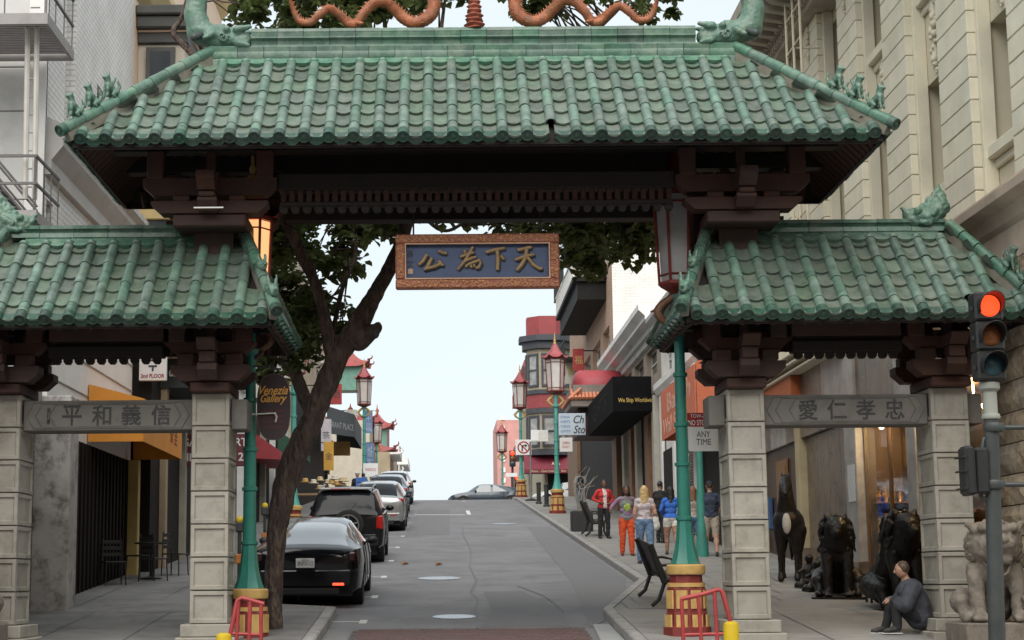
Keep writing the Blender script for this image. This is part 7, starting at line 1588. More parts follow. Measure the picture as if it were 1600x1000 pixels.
def car(label, x, y, rz, pm, S_, name='parked_car', cat='car', z=None, pitch=None, group='cars parked along the left kerb', suv=False, plate=None, lit=False, detail=True):
    zz = zr(y) if z is None else z; t = thing(name, label, cat, (x, y, zz), group)
    t.rotation_euler = (math.atan(.0759) if pitch is None else pitch, 0, rz); OFF[t] = Vector((0,0,0))
    K = S_['st']; xs = [k[0] for k in K]; g_ = lambda j, yy: cr(xs, [k[j] for k in K], yy); L_ = S_['L']; Ra = S_['rw']+.06
    ys = sorted(set([k[0] for k in K]+[lerp(xs[0], xs[-1], i/70) for i in range(71)]))
    rings = []
    for yy in ys:
        w, zb, zbelt, zroof, wr = (g_(j, yy) for j in range(1, 6)); ar = -9
        for yw in S_['ax']:
            if abs(yy-yw) < Ra: ar = max(ar, S_['rw']+math.sqrt(Ra*Ra-(yy-yw)**2))
        gh = max(0, zroof-zbelt); pts = [(w*.88, zb), (w*.97, zb+.07), (w, lerp(zb, zbelt, .42)), (w*.992, lerp(zb, zbelt, .72)), (w*.955, zbelt), (lerp(w*.93, wr, .5)+.02*min(1, gh*3), zbelt+gh*.5), (wr+.012, zroof-min(.05, gh*.3)), (wr*.82, zroof+.005), (wr*.4, zroof+.02), (0, zroof+.025)]
        rings.append([(a, max(b, ar) if j < 4 else b) for j, (a, b) in enumerate(pts)])
    B, G = MB(), MB(); n = len(rings[0]); carg = S_.get('gm', carglass)
    def P(i, j, s): a, b = rings[i][j]; return (s*a, ys[i], b)
    for i in range(len(ys)-1):
        ym = (ys[i]+ys[i+1])/2; gh = g_(4, ym)-g_(3, ym)
        for j in range(n-1):
            side = j in (4, 5) and S_['sg'][0] < ym < S_['sg'][1] and gh > .2 and not any(a < ym < b for a, b in S_['pil'])
            rg = j >= 6 and (S_['rg'][0] < ym < S_['rg'][1] or S_['wg'][0] < ym < S_['wg'][1])
            for s in (-1, 1):
                f = [P(i, j, s), P(i+1, j, s), P(i+1, j+1, s), P(i, j+1, s)]
                (G if side or (rg and not (j == 6 and False)) else B).add(f if s > 0 else f[::-1], [(0,1,2,3)])
    for i in (0, len(ys)-1):
        ring = [P(i, j, 1) for j in range(n)]+[P(i, j, -1) for j in range(n-2, -1, -1)]; c = (0, ys[i], sum(p[2] for p in ring)/len(ring)); k0 = len(B.v)
        B.add([c]+ring, [(0, k+1, k+2) if i else (0, k+2, k+1) for k in range(len(ring)-1)]+[(0, len(ring), 1) if i else (0, 1, len(ring))])
    def fin(mb, nm, mt):
        me = mb.mesh(nm, mt, None, False); bm = bmesh.new(); bm.from_mesh(me); bmesh.ops.remove_doubles(bm, verts=bm.verts, dist=.0008); bmesh.ops.recalc_face_normals(bm, faces=bm.faces); bm.to_mesh(me); bm.free(); me.shade_smooth(); me.set_sharp_from_angle(angle=R(38))
        o = bpy.data.objects.new(nm, me); COL.objects.link(o); o.parent = t; OFF[o] = Vector((0,0,0)); return o
    body = fin(B, 'body', pm); fin(G, 'window_glass', carg)
    u = MB(); 
    for yw in S_['ax']:
        for s in (-1, 1): u.cyl((s*.2, yw, S_['rw']+.02), (s*(S_['W']-.03), yw, S_['rw']+.02), Ra-.01, None, 18)
    u.b(-S_['W']*.8, S_['W']*.8, -L_/2+.25, L_/2-.25, .2, .5); u.build('underbody', blackp, t)
    for yw in S_['ax']:
        for s in (-1, 1):
            r = S_['rw']; xo = s*(S_['W']-.02); xi = s*(S_['W']-.25); m = MB()
            def ring(prof, mt, nm, par):
                mm = MB(); nn_ = 22; vs = []
                for (rr_, dx) in prof:
                    for k in range(nn_): th = 2*math.pi*k/nn_; vs.append((xo-s*dx, yw+rr_*math.cos(th), r+rr_*math.sin(th)))
                mm.add(vs, [(i*nn_+k, i*nn_+(k+1) % nn_, (i+1)*nn_+(k+1) % nn_, (i+1)*nn_+k) for i in range(len(prof)-1) for k in range(nn_)]+[tuple(range(nn_))]); return mm.build(nm, mt, par, 40)
            w_ = ring([(.02,.23),(r*.9,.23),(r,.2),(r,.04),(r*.93,.005),(r*.68,.0),(r*.66,.03)][::-1], tyre_m, 'wheel', t); ring([(r*.66,.025),(r*.6,.03),(r*.56,.06),(r*.2,.06),(r*.15,.03),(.02,.03)][::-1], blackp, 'rim_well', w_)
            for k in range(5):
                m = MB(); th = 2*math.pi*k/5; d = Vector((0, math.cos(th), math.sin(th))); e = Vector((0, -d.z, d.y)); c = Vector((xo-s*.03, yw, r)); a, b = c+d*r*.1, c+d*r*.64
                m.add([a-e*.035, a+e*.035, b+e*.05, b-e*.05, a-e*.03+Vector((s*.02,0,0)), a+e*.03+Vector((s*.02,0,0)), b+e*.04+Vector((s*.02,0,0)), b-e*.04+Vector((s*.02,0,0))], [(0,3,2,1),(4,5,6,7),(0,1,5,4),(1,2,6,5),(2,3,7,6),(3,0,4,7)]); m.build('spoke', rim_m, w_)
            ring([(r*.67,.012),(r*.63,.008),(r*.63,.03)], rim_m, 'rim', w_)
    yr = -L_/2; zt_ = S_['tl']
    for s in (-1, 1):
        m = MB(); a0, a1 = S_['tlx']; m.b(s*a0, s*a1, yr+S_['tly']-.02, yr+S_['tly']+.16, zt_[0], zt_[1], .025); m.build('tail_light', S_.get('tm', tail_m), t)
        m = MB(); m.b(s*(S_['W']*.48), s*(S_['W']*.68), yr-.03, yr+.05, S_['rz']-.02, S_['rz']+.02, .008); m.build('reflector', reflector_glow_m if lit and s > 0 else tail_m, t)
        m = MB(); ym = S_['mir']; q = (s*(S_['W']+.05), ym, S_['mz']); m.ell(q, (.105,.07,.075), 12, 8); m.cyl((s*(S_['W']-.12), ym, S_['mz']-.04), q, .025, None, 6); m.build('mirror', pm if suv else blackp, t, 60)
        for yy in S_['dl']:
            m = MB(); m.tube([(s*(g_(1, yy)*.99+.004), yy, lerp(g_(2, yy), g_(3, yy), .15)), (s*(g_(1, yy)+.004), yy, lerp(g_(2, yy), g_(3, yy), .42)), (s*(g_(1, yy)*.992+.004), yy, lerp(g_(2, yy), g_(3, yy), .72)), (s*(g_(1, yy)*.957+.004), yy, g_(3, yy))], .006, 4); m.build('door_seam', blackp, t)
    m = MB(); pz = S_['pz']; m.b(-.16, .16, yr-.03, yr-.005, pz-.08, pz+.08, .006); pl = m.build('number_plate', plate_m, t)
    if plate:
        o = lettering(plate, (0, yr-.031, pz-.005), (1,0,0), (0,0,1), .26, .075, M('plate_ink', (.04,.05,.12), .6), pl, .003)
        lettering('California', (0, yr-.031, pz+.058), (1,0,0), (0,0,1), .14, .025, srd, pl, .003, .3)
    m = MB(); m.b(-S_['W']*.80, S_['W']*.80, yr-.018, yr+.12, S_['bz'][0], S_['bz'][1], .02); m.build('bumper', blackp if suv else pm, t)
    if not suv:
        m = MB(); m.b(-S_['W']*.62, S_['W']*.62, yr-.012+S_['tly'], yr+.05+S_['tly'], pz+.14, pz+.165, .006); m.build('chrome_strip', chrome, t)
        m = MB(); m.b(-S_['W']*.6, S_['W']*.6, yr-.006, yr+.1, .24, .36, .02); m.build('diffuser', blackp, t)
    return t
SED = dict(gm=M('sedan_glass', (.05,.06,.075), .07, .3, 1.5, spec=1.0, coat=1.0), tm=M('tail_light_smoked', (.05,.006,.005), .12, .3, 9), L=4.9, W=.97, rw=.345, ax=(-1.45, 1.48), rg=(-2.18, -.85), wg=(.55, 1.25), sg=(-1.45, 1.1), pil=((-.32, -.24),), tl=(.80, .96), tlx=(.50, .86), tly=.06, rz=.42, mir=.72, mz=1.0, dl=(-1.0, -.28, .82), pz=.78, bz=(.38, .66),
  st=[(-2.45,.66,.42,.86,.88,.60),(-2.40,.80,.34,.95,.985,.70),(-2.25,.90,.27,1.0,1.04,.72),(-1.9,.955,.25,1.0,1.14,.66),(-1.3,.965,.22,.985,1.305,.62),(-.6,.965,.2,.97,1.41,.62),(0,.965,.2,.95,1.44,.63),(.55,.965,.2,.95,1.39,.62),(1.25,.965,.21,.945,1.0,.68),(1.8,.95,.23,.86,.9,.66),(2.25,.87,.28,.72,.75,.58),(2.45,.6,.38,.55,.58,.4)])
SUV = dict(L=4.45, W=.92, rw=.37, ax=(-1.3, 1.36), rg=(-2.21, -1.96), wg=(.6, 1.15), sg=(-1.85, 1.0), pil=((-.95,-.87),(-.1,-.02)), tl=(.82, 1.14), tlx=(.71, .895), tly=.02, rz=.60, mir=.85, mz=1.22, dl=(-.9, -.06, .9), pz=.55, bz=(.42, .70),
  st=[(-2.225,.80,.46,1.14,1.16,.68),(-2.19,.88,.40,1.15,1.24,.70),(-2.10,.905,.38,1.15,1.5,.68),(-1.96,.915,.36,1.15,1.70,.66),(-1.8,.92,.34,1.15,1.74,.66),(-.6,.92,.3,1.13,1.77,.68),(.3,.92,.3,1.12,1.75,.68),(.6,.92,.3,1.12,1.70,.66),(1.15,.92,.32,1.1,1.2,.70),(1.7,.9,.34,1.02,1.05,.68),(2.1,.85,.38,.9,.94,.6),(2.225,.7,.45,.75,.8,.5)])
XOV = dict(L=4.7, W=.95, rw=.37, ax=(-1.4, 1.45), rg=(-2.15, -1.5), wg=(.6, 1.2), sg=(-1.6, 1.1), pil=((-.9,-.84),(-.25,-.17)), tl=(1.0, 1.1), tlx=(.38, .90), tly=.06, rz=.55, mir=.8, mz=1.1, dl=(-1.0, -.22, .88), pz=.72, bz=(.36, .62),
  st=[(-2.35,.70,.45,.98,1.0,.62),(-2.30,.86,.36,1.06,1.10,.70),(-2.15,.92,.32,1.1,1.18,.68),(-1.85,.94,.3,1.1,1.40,.64),(-1.5,.945,.28,1.08,1.56,.62),(-.6,.95,.25,1.06,1.62,.64),(.2,.95,.25,1.05,1.62,.65),(.6,.95,.25,1.05,1.55,.63),(1.2,.95,.27,1.03,1.14,.68),(1.8,.93,.3,.95,.98,.66),(2.2,.86,.34,.82,.85,.58),(2.35,.62,.44,.65,.68,.4)])
cb = car('glossy black sedan with white rear plate, parked nearest the gate', -2.36, 32.3, 0, paint('paint_black', (.006,.0065,.009), .1, 0, .15, .35), SED, plate='8NPX112', lit=True)
cs = car('black boxy four wheel drive with spare wheel on its back door', -2.33, 43.7, 0, paint('paint_black_suv', (.008,.008,.009), .25, 0, .1, .3), SUV, suv=True)
m = MB(); n = 24; vs = []
for (rr_, dy) in ((.36,0),(.37,-.05),(.36,-.17),(.30,-.2),(.235,-.185),(.23,-.14),(.05,-.13),(.0,-.13)):
    for k in range(n): th = 2*math.pi*k/n; vs.append((.08+rr_*math.cos(th), -2.21+dy, .92+rr_*math.sin(th)))
m.add(vs, [(i*n+k, i*n+(k+1) % n, (i+1)*n+(k+1) % n, (i+1)*n+k) for i in range(7) for k in range(n)]); sw = m.build('spare_wheel', tyre_m, cs, 40)
m = MB(); m.tube([(.08+.245*math.cos(2*math.pi*k/24), -2.40, .92+.245*math.sin(2*math.pi*k/24)) for k in range(25)], .022, 6)
for k in range(5): th = 2*math.pi*k/5+.3; m.cyl((.08+.05*math.cos(th), -2.37, .92+.05*math.sin(th)), (.08+.24*math.cos(th), -2.39, .92+.24*math.sin(th)), .02, None, 5)
m.build('spare_rim', rim_m, sw, 60)
m = MB(); m.b(-.62, .62, -2.1, -1.75, 1.755, 1.80, .015); m.build('roof_spoiler', M('silver_spoiler', (.35,.35,.36), .35, .1, 3), cs); m = MB(); m.b(-.36, .12, -2.115, -2.102, 1.765, 1.79); m.build('brake_strip', M('brake_strip_red', (.3,.05,.05), .3), cs)
for s in (-1, 1): m = MB(); m.tube([(s*.63,-1.6,1.74),(s*.63,-1.5,1.82),(s*.63,.1,1.83),(s*.63,.25,1.76)], .022, 6); m.build('roof_rail', rim_m, cs, 60)
m = MB(); m.b(-.78, .78, -2.30, -2.2, .42, .62, .04); m.build('step_bumper', blackp, cs); m = MB(); m.tube([(.06,-2.2,1.22),(.25,-2.14,1.42)], .012, 5); m.build('rear_wiper', blackp, cs)
car('silver crossover with slim red tail lights behind the black four wheel drive', -2.2, 59.9, 0, paint('paint_silver', (.36,.37,.37), .25, .6), XOV)
car('pale blue sedan parked uphill of the silver crossover', -2.35, 68.2, 0, paint('paint_pale_blue', (.38,.47,.6), .2, .3), SED)
car('grey blue hatchback half hidden between parked cars uphill', -2.4, 75.4, 0, paint('paint_grey_blue', (.2,.26,.33), .2, .3), XOV)
car('white crossover parked last before the crest on the left', -2.45, 87.6, 0, paint('paint_white', (.58,.6,.6), .2, .1), XOV)
car('dark blue grey sedan crossing side on at the crest', 2.75, 108.5, R(90), paint('paint_slate', (.05,.065,.085), .15, .2), SED, name='passing_car', pitch=0, group='cars on the crossing')
car('white car crossing side on before the maroon awning', 7.9, 107.2, R(90), paint('paint_white_far', (.66,.66,.65), .2, 0), SED, name='passing_car', pitch=0, group='cars on the crossing')

# ================================================================ PEOPLE
skin_l = M('skin_light', (.48,.29,.21), .55, .1, 6); skin_d = M('skin_dark', (.15,.075,.045), .55, .1, 6); skin_t = M('skin_tan', (.36,.2,.135), .55, .1, 6); shoe_m = M('shoe_dark', (.03,.027,.026), .6, .3, 6); shoe_w = M('shoe_white', (.5,.5,.48), .6)
def cloth(name, col, var=.2, **k): return M(name, col, .85, var, 7, bump=.35, bscale=14, **k)
def person(label, x, y, face, Hh, top, bottom, skin, hair, stride=.0, arms=None, sleeve=.55, leg=1.0, loose=1.0, shoe=None, hairlen=0, cap_m=None, fem=False, crop=None, lean=0, walk=0, inner=None, name='person', voxel=.0115, z=None, dress=None):
    """face: direction the figure faces, degrees from +Y (away from the camera), clockwise"""
    k = Hh/1.75; zz = zs(y) if z is None else z; t = thing('person', label, 'person', (x, y, zz)); shoe = shoe or shoe_m
    Rz = Matrix.Rotation(-R(face), 3, 'Z'); O = Vector((x, y, zz))
    def W_(p): return O+Rz @ (Vector(p)*k)
    hipw = .095 if not fem else .1; sh = .185 if not fem else .165
    m = MB(); seg = []
    def C(a, b, r0, r1, tg, n=12): m.cap(W_(a), W_(b), r0*k, r1*k, n); seg.append((W_(a), W_(b), r0*k, r1*k, tg))
    lz = loose
    for s, ph in ((-1, 1), (1, -1)):
        a = stride*ph; hip = Vector((s*hipw, 0, .90)); kn = hip+Vector((s*.015, math.sin(a)*.42, -math.cos(a)*.43)); back = walk if ph < 0 else 0
        an = kn+Vector((s*.005, math.sin(a-.1-back)*.40, -math.cos(a-.1-back)*.40))
        gz = an.z-.075 if ph > 0 or not walk else None
        C(hip, hip.lerp(kn, .5), .095*lz, .082*lz, 'thigh'); C(hip.lerp(kn, .5), kn, .082*lz, .062*lz*(1 if leg < .8 else 1.05), 'thigh2')
        C(kn, kn.lerp(an, .35), .06*(lz if leg > .8 else .95), .062*(lz if leg > .8 else .95), 'calf'); C(kn.lerp(an, .35), an, .06*(lz if leg > .8 else .9), (.05*lz if leg > .8 else .037), 'calf2')
        ft = an+Vector((s*.015, .15, -.045)); he = an+Vector((0, -.045, -.04)); 
        C(he, ft, .042, .036, 'foot'); C(an, he, .038, .042, 'foot'); C(ft, ft+Vector((0,.04,-.005)), .038, .028, 'foot')
    C((-.07,0,.95),(.07,0,.95), .118 if not fem else .125, .118 if not fem else .125, 'hip'); C((0,lean*.3,1.02),(0,lean*.5,1.15), .13 if not fem else .118, .125 if not fem else .108, 'torso')
    C((-.06,lean,1.28),(.06,lean,1.28), .128 if not fem else .11, .128 if not fem else .11, 'torso'); C((-.05,lean*.6,1.14),(.05,lean*.6,1.14), .115 if not fem else .1, .115 if not fem else .1, 'torso')
    C((-sh+.04,lean,1.415),(sh-.04,lean,1.415), .068, .068, 'torso'); C((0,lean,1.36),(0,lean,1.44), .1, .075, 'torso')
    C((0,lean,1.44),(0,lean+.01,1.54), .053, .05, 'neck'); hc = Vector((0, lean+.02, 1.635))
    m.ell(W_(hc), (.074*k, .092*k, .115*k), 14, 10, Rz); seg.append((W_(hc), W_(hc), .085*k, .085*k, 'head')); C(hc+Vector((0,.05,-.06)), hc+Vector((0,.055,-.075)), .05, .045, 'head')
    C(hc+Vector((0,.09,.0)), hc+Vector((0,.106,-.025)), .012, .016, 'head')
    for s in (-1, 1): C(hc+Vector((s*.073,.0,-.01)), hc+Vector((s*.077,-.008,.02)), .016, .018, 'head')
    arms = arms or [((-.05, .02, -.29), (.0, .07, -.25)), ((.05, .02, -.29), (.0, .07, -.25))]
    hands = []
    for s, (e_, w_) in zip((-1, 1), arms):
        s0 = Vector((s*sh, lean, 1.415)); el = s0+Vector(e_); wr = el+Vector(w_); C(s0, el, .054, .043, 'upper'); C(el, wr, .041, .028, 'fore')
        d = (wr-el).normalized(); sd = Vector((0,1,0)) if abs(d.y) < .8 else Vector((0,0,1)); sd = (sd-d*sd.dot(d)).normalized(); up = d.cross(sd)
        pc = wr+d*.045; C(wr, pc, .026, .034, 'hand')
        for q in range(4):
            f0 = pc+sd*(.027-.018*q)+d*.02; ln = (.062,.075,.07,.052)[q]; f1 = f0+d*ln*.55+up*s*-.012; f2 = f1+d*ln*.4+up*s*-.028; C(f0, f1, .0115, .0105, 'hand', 6); C(f1, f2, .0105, .009, 'hand', 6)
        th = wr+d*.02+sd*.025; C(th, th+d*.035+sd*.03, .013, .0115, 'hand', 6); C(th+d*.035+sd*.03, th+d*.06+sd*.03-up*s*.015, .0115, .0095, 'hand', 6); hands.append(W_(pc))
    mats = [skin, top, bottom, shoe, inner or top]
    el_seg = [s_ for s_ in seg]
    hem = W_((0,0,.98 if not crop else crop)).z; 
    def mf(c, nrm):
        best = None; bd = 9
        for (a, b, r0, r1, tg) in el_seg:
            ab = b-a; tt = 0 if ab.length < 1e-5 else max(0, min(1, (c-a).dot(ab)/ab.length_squared)); d = (c-(a+ab*tt)).length-lerp(r0, r1, tt)
            if d < bd: bd = d; best = (tg, tt)
        tg, tt = best
        if tg in ('head', 'neck', 'hand'): return 0
        if tg == 'foot': return 3
        if tg == 'upper': return 1 if sleeve >= 1 or tt < sleeve*1.2 else 0
        if tg == 'fore': return 1 if sleeve >= 1.5 else 0
        if tg == 'torso' or (tg == 'hip' and c.z > hem):
            loc = Rz.inverted() @ (c-O)
            return 4 if inner and abs(loc.x) < .055*k and loc.y > .03 and c.z > hem else 1
        if dress is not None: return 1 if c.z > O.z+dress*k else 0
        if tg in ('hip', 'thigh'): return 2 if leg > .3 or tg == 'hip' or tt < .8 else 0
        if tg == 'thigh2': return 2 if leg > .6 or (leg > .4 and tt < .75) else 0
        if tg == 'calf': return 2 if leg > .8 else 0
        return 2 if leg > .8 else 0
    body = sculpt(m, 'body', mats, t, voxel, 2, lambda c: .011 if zz+.1*k < c.z < zz+1.42*k else 0, 11, True, matfn=mf)
    # hair, eyes, cap
    h = MB(); h.ell(W_(hc+Vector((0,-.016,.026))), (.083*k,.094*k,.105*k), 14, 10, Rz)
    if hairlen:
        for q in range(9):
            a = (q/8-.5)*2.4; p = hc+Vector((math.sin(a)*.07, -math.cos(a)*.075, .03)); h.cap(W_(p), W_(p+Vector((math.sin(a)*.03, -.03*math.cos(a), -hairlen*(1-.15*abs(q/4-1))))), .036*k, .022*k, 8)
    cut = MB(); ho = sculpt(h, 'hair', hair, t, .012, 1, .008, 24)
    bm = bmesh.new(); bm.from_mesh(ho.data); inv = Rz.inverted(); 
    dl = [v for v in bm.verts if (lambda l: l.y > .045*k and l.z < (1.635+.06)*k and l.z > 1.5*k)(inv @ (v.co+OFF[t]-O))]
    bmesh.ops.delete(bm, geom=dl, context='VERTS'); bm.to_mesh(ho.data); bm.free()
    e = MB()
    for s in (-1, 1): e.ell(W_(hc+Vector((s*.03,.082,.012))), .010*k, 8, 6)
    e.build('eye', ink, t, 60, kind='stuff') if False else e.build('eyes', ink, t, 60)
    mo = MB(); mo.cap(W_(hc+Vector((-.02,.1,-.055))), W_(hc+Vector((.02,.1,-.055))), .006*k, .006*k, 6); mo.build('mouth', M('lips', (.25,.09,.08), .5), t, 60)
    if cap_m:
        c_ = MB(); c_.ell(W_(hc+Vector((0,-.008,.055))), (.09*k,.1*k,.075*k), 14, 8, Rz); c_.cap(W_(hc+Vector((-.03,.09,.045))), W_(hc+Vector((.03,.09,.045))), .035*k, .035*k, 8); c_.build('cap', cap_m, t, 60)
    return t, W_, hands
hair_k = M('hair_black', (.014,.011,.010), .5, .3, 20); hair_b = M('hair_blonde', (.52,.36,.17), .5, .2, 20); hair_r = M('hair_auburn', (.19,.08,.04), .5, .2, 20); hair_w = M('hair_brown', (.07,.04,.025), .5, .2, 20)
person('person in bright red jacket over white shirt standing by the bench', xat(940,49.5), 49.5, 165, 1.66, cloth('jacket_red', (.52,.035,.035)), cloth('trousers_black', (.018,.018,.02)), skin_d, hair_k, .05, [((-.14,-.06,-.24),(.15,.14,-.12)), ((.14,-.05,-.24),(-.15,.15,-.10))], 2, 1, 1.05, inner=cloth('shirt_white', (.6,.58,.57)), crop=.9)
tie = M('tie_dye', (.20,.06,.11), .85, .5, 5.5, bump=.2, dirt=(.10,.22,.10,.95), dscale=4, dpos=.5, col2=(.27,.13,.3))
pt_, W1, _ = person('person in tie dye shirt and bright orange trousers facing the camera', xat(975,41.6), 41.6, 178, 1.66, tie, cloth('trousers_orange', (.62,.085,.025)), skin_d, hair_k, .06, [((-.2,.04,-.2),(-.13,.2,.03)), ((.2,.04,-.2),(.05,.2,-.1))], 2, 1, 1.15, hairlen=.22, shoe=M('shoe_brown', (.12,.04,.03), .6), crop=.88)
m = MB(); c = W1((0,.128,1.2)); m.ell(c, (.085,.02,.1), 14, 8); m.build('shirt_emblem', M('emblem_lime', (.35,.45,.08), .8, .5, 16, dirt=(.03,.05,.02,.9), dscale=14, dpos=.55), pt_, 60)
pb_, W2, hb_ = person('blonde person in pale top and blue jeans seen from behind with white shoulder bag', xat(1003,38.6), 38.6, 2, 1.72, cloth('top_lilac', (.52,.45,.48)), cloth('jeans_blue', (.13,.21,.34), .3), skin_l, hair_b, .16, [((-.06,.0,-.29),(.02,.08,-.25)), ((.07,-.02,-.28),(.05,.16,-.14))], .3, 1, 1.12, hairlen=.33, fem=True, crop=1.0)
bag = thing('shoulder_bag', 'white shoulder bag hanging on the arm of the blonde person', 'bag', W2((.22,-.02,.82)))
bgm = cloth('bag_white', (.6,.59,.55)); m = MB(); q = W2((.235,.0,.92)); m.ell(q, (.095,.06,.15), 14, 10); m.ell(q-Vector((0,0,.06)), (.11,.065,.12), 14, 10); sculpt(m, 'pouch', bgm, bag, .015, 2, .008, 14); m = MB(); m.tube([q+Vector((-.07,0,.1)), W2((.2,-.05,1.3)), W2((.17,-.02,1.47)), W2((.2,.07,1.3)), q+Vector((.07,0,.1))], .008, 5); m.build('strap', bgm, bag, 60)
person('person in bright blue top and white shorts with long black hair, walking uphill', xat(1044,41.8), 41.8, 5, 1.62, cloth('top_blue', (.035,.14,.52)), cloth('shorts_white', (.62,.6,.56)), skin_t, hair_k, .2, [((-.1,-.02,-.27),(.06,.18,-.1)), ((.08,-.02,-.27),(-.05,.18,-.12))], 2, .25, 1.1, hairlen=.42, fem=True, walk=.5, crop=.95)
person('person with auburn hair and blue jeans walking behind the near street lamp', xat(1079,41.2), 41.2, 0, 1.64, cloth('top_striped', (.36,.3,.26), .5), cloth('jeans_mid_blue', (.09,.15,.26), .3), skin_l, hair_r, .14, None, .4, 1, 1.05, hairlen=.3, fem=True)
person('person in navy t shirt, khaki shorts and dark cap seen from behind', xat(1105,41.0), 41.0, 2, 1.76, cloth('tee_navy', (.035,.045,.075)), cloth('shorts_khaki', (.36,.31,.25)), skin_l, hair_w, .12, [((-.09,.0,-.28),(.04,.17,-.14)), ((.09,.0,-.28),(-.05,.17,-.14))], .75, .5, 1.15, cap_m=cloth('cap_navy', (.02,.024,.045)), crop=.9)
person('person in black clothes standing farther up behind the blonde person', xat(1028,47), 47, 40, 1.66, cloth('coat_black', (.015,.015,.017)), cloth('trousers_dark', (.02,.02,.022)), skin_t, hair_k, .08, None, 2, 1, 1.1)
person('person in dark red top almost hidden by the teal post', xat(1118,52), 52, 185, 1.6, cloth('top_maroon', (.12,.03,.035)), cloth('trousers_grey', (.08,.08,.085)), skin_t, hair_w, .05, None, .7, 1)
pc_, W3, _ = person('person with dark backpack walking beside a bicycle far up the right pavement', xat(905,71), 71, 10, 1.68, cloth('shirt_grey_far', (.42,.42,.42)), cloth('jeans_far', (.18,.23,.3)), skin_t, hair_w, .15, None, .6, 1)
bp_ = thing('backpack', 'dark blue backpack on the person far up the right pavement', 'bag', W3((0,-.15,1.1))); m = MB(); m.cap(W3((0,-.17,1.0)), W3((0,-.16,1.33)), .15, .13, 12); sculpt(m, 'pack', cloth('pack_navy', (.015,.02,.035)), bp_, .02, 2); m = MB(); 
for s in (-1, 1): m.tube([W3((s*.1,-.08,1.42)), W3((s*.11,.1,1.4)), W3((s*.12,.12,1.15)), W3((s*.13,-.08,1.0))], .016, 5)
m.build('strap', cloth('strap_navy', (.012,.015,.025)), bp_, 60)
by, bx = 69.6, xat(906,69.6); bk_ = thing('bicycle', 'dark bicycle facing the camera beside the backpack wearer', 'bicycle', (bx, by, zs(by)))
for yy in (by-.5, by+.5):
    zc_ = zs(yy)+.34; m = MB(); m.tube([(bx, yy+.33*math.cos(2*math.pi*k/20), zc_+.33*math.sin(2*math.pi*k/20)) for k in range(21)], .018, 6); wv = m.build('wheel', tyre_m, bk_, 60); m = MB()
    for k in range(10): m.cyl((bx, yy, zc_), (bx, yy+.32*math.cos(k*.628), zc_+.32*math.sin(k*.628)), .004, None, 4)
    m.build('spokes', rim_m, wv)
zb_ = zs(by); m = MB(); A = (bx, by+.5, zb_+.38); Bq = (bx, by+.1, zb_+.33); Cq = (bx, by+.22, zb_+.85); Dq = (bx, by-.36, zb_+.8); Eq = (bx, by-.5, zb_+.30)
for p, q in ((A,Bq),(A,Cq),(Bq,Cq),(Bq,Dq),(Cq,Dq),(Dq,Eq)): m.cyl(p, q, .018, None, 6)
m.build('frame', blackp, bk_, 60); m = MB(); m.tube([(bx-.28,by-.3,zb_+1.0),(bx-.1,by-.38,zb_+1.02),(bx+.1,by-.38,zb_+1.02),(bx+.28,by-.3,zb_+1.0)], .016, 6); m.cyl(Dq, (bx,by-.38,zb_+1.02), .016, None, 6); m.build('handlebar', blackp, bk_, 60); m = MB(); m.ell((bx, by+.25, zb_+.92), (.07,.13,.035), 10, 6); m.build('saddle', blackp, bk_, 60)
# two shoppers and a souvenir stand on the left pavement
person('shopper in dark jacket and white cap by the souvenir stand', xat(557,70), 70, 200, 1.7, cloth('jacket_dark', (.02,.022,.026)), cloth('trousers_shopper', (.03,.03,.04)), skin_t, hair_w, .05, None, 2, 1, cap_m=shoe_w)
person('shopper in teal shirt beside the blue boxes at the stand', xat(566,72), 72, 30, 1.62, cloth('shirt_teal', (.02,.12,.13)), cloth('trousers_shopper_b', (.03,.035,.05)), skin_t, hair_k, .05, None, .6, 1)
sx, sy = xat(516, 66), 66; st_ = thing('souvenir_stand', 'market stand with pale straw and patterned goods above the parked cars', 'stall', (sx, sy, zs(sy)))
m = MB(); m.b(sx-1.5, sx+1.5, sy-.5, sy+.5, zs(sy)+.85, zs(sy)+.92); m.build('table_top', M('stand_wood', (.3,.2,.1), .7), st_)
for a in (-1.4, 1.4):
    for b in (-.45, .45): m = MB(); m.b(sx+a-.04, sx+a+.04, sy+b-.04, sy+b+.04, zs(sy)-.1, zs(sy)+.85); m.build('leg', M('stand_leg', (.2,.13,.07), .7), st_)
straw = [M('straw_goods', (.55,.45,.26), .85, .35, 9), M('cream_goods', (.6,.56,.46), .85, .3, 9), M('ochre_goods', (.5,.32,.11), .85, .35, 9)]
rr = random.Random(6)
for k in range(16):
    q = (sx+rr.uniform(-1.2,.9), sy+rr.uniform(-.3,.3), zs(sy)+.93+rr.uniform(0,.55)); m = MB(); m.lathe([(.2,0),(.21,.02),(.11,.04),(.11,.13),(.07,.16)], q, 12); tag(m.build('straw_hat', straw[k % 3], None, 40, org=q), 'woven straw hat heaped on the souvenir stand', 'hat', 'straw hats on the souvenir stand')
q = (sx+1.15, sy, zs(sy)+.93)
for k in range(3): m = MB(); m.b(q[0]-.2, q[0]+.2, q[1]-.2, q[1]+.2, q[2]+.2*k, q[2]+.2*k+.19, .01); tag(m.build('goods_box', M('box_blue', (.05,.13,.42), .7, .3, 8), None, org=(q[0], q[1], q[2]+.2*k)), 'blue patterned box on the stand, ' + ('lowest of its stack', 'middle of its stack', 'topmost of its stack')[k], 'box', 'blue boxes on the stand')
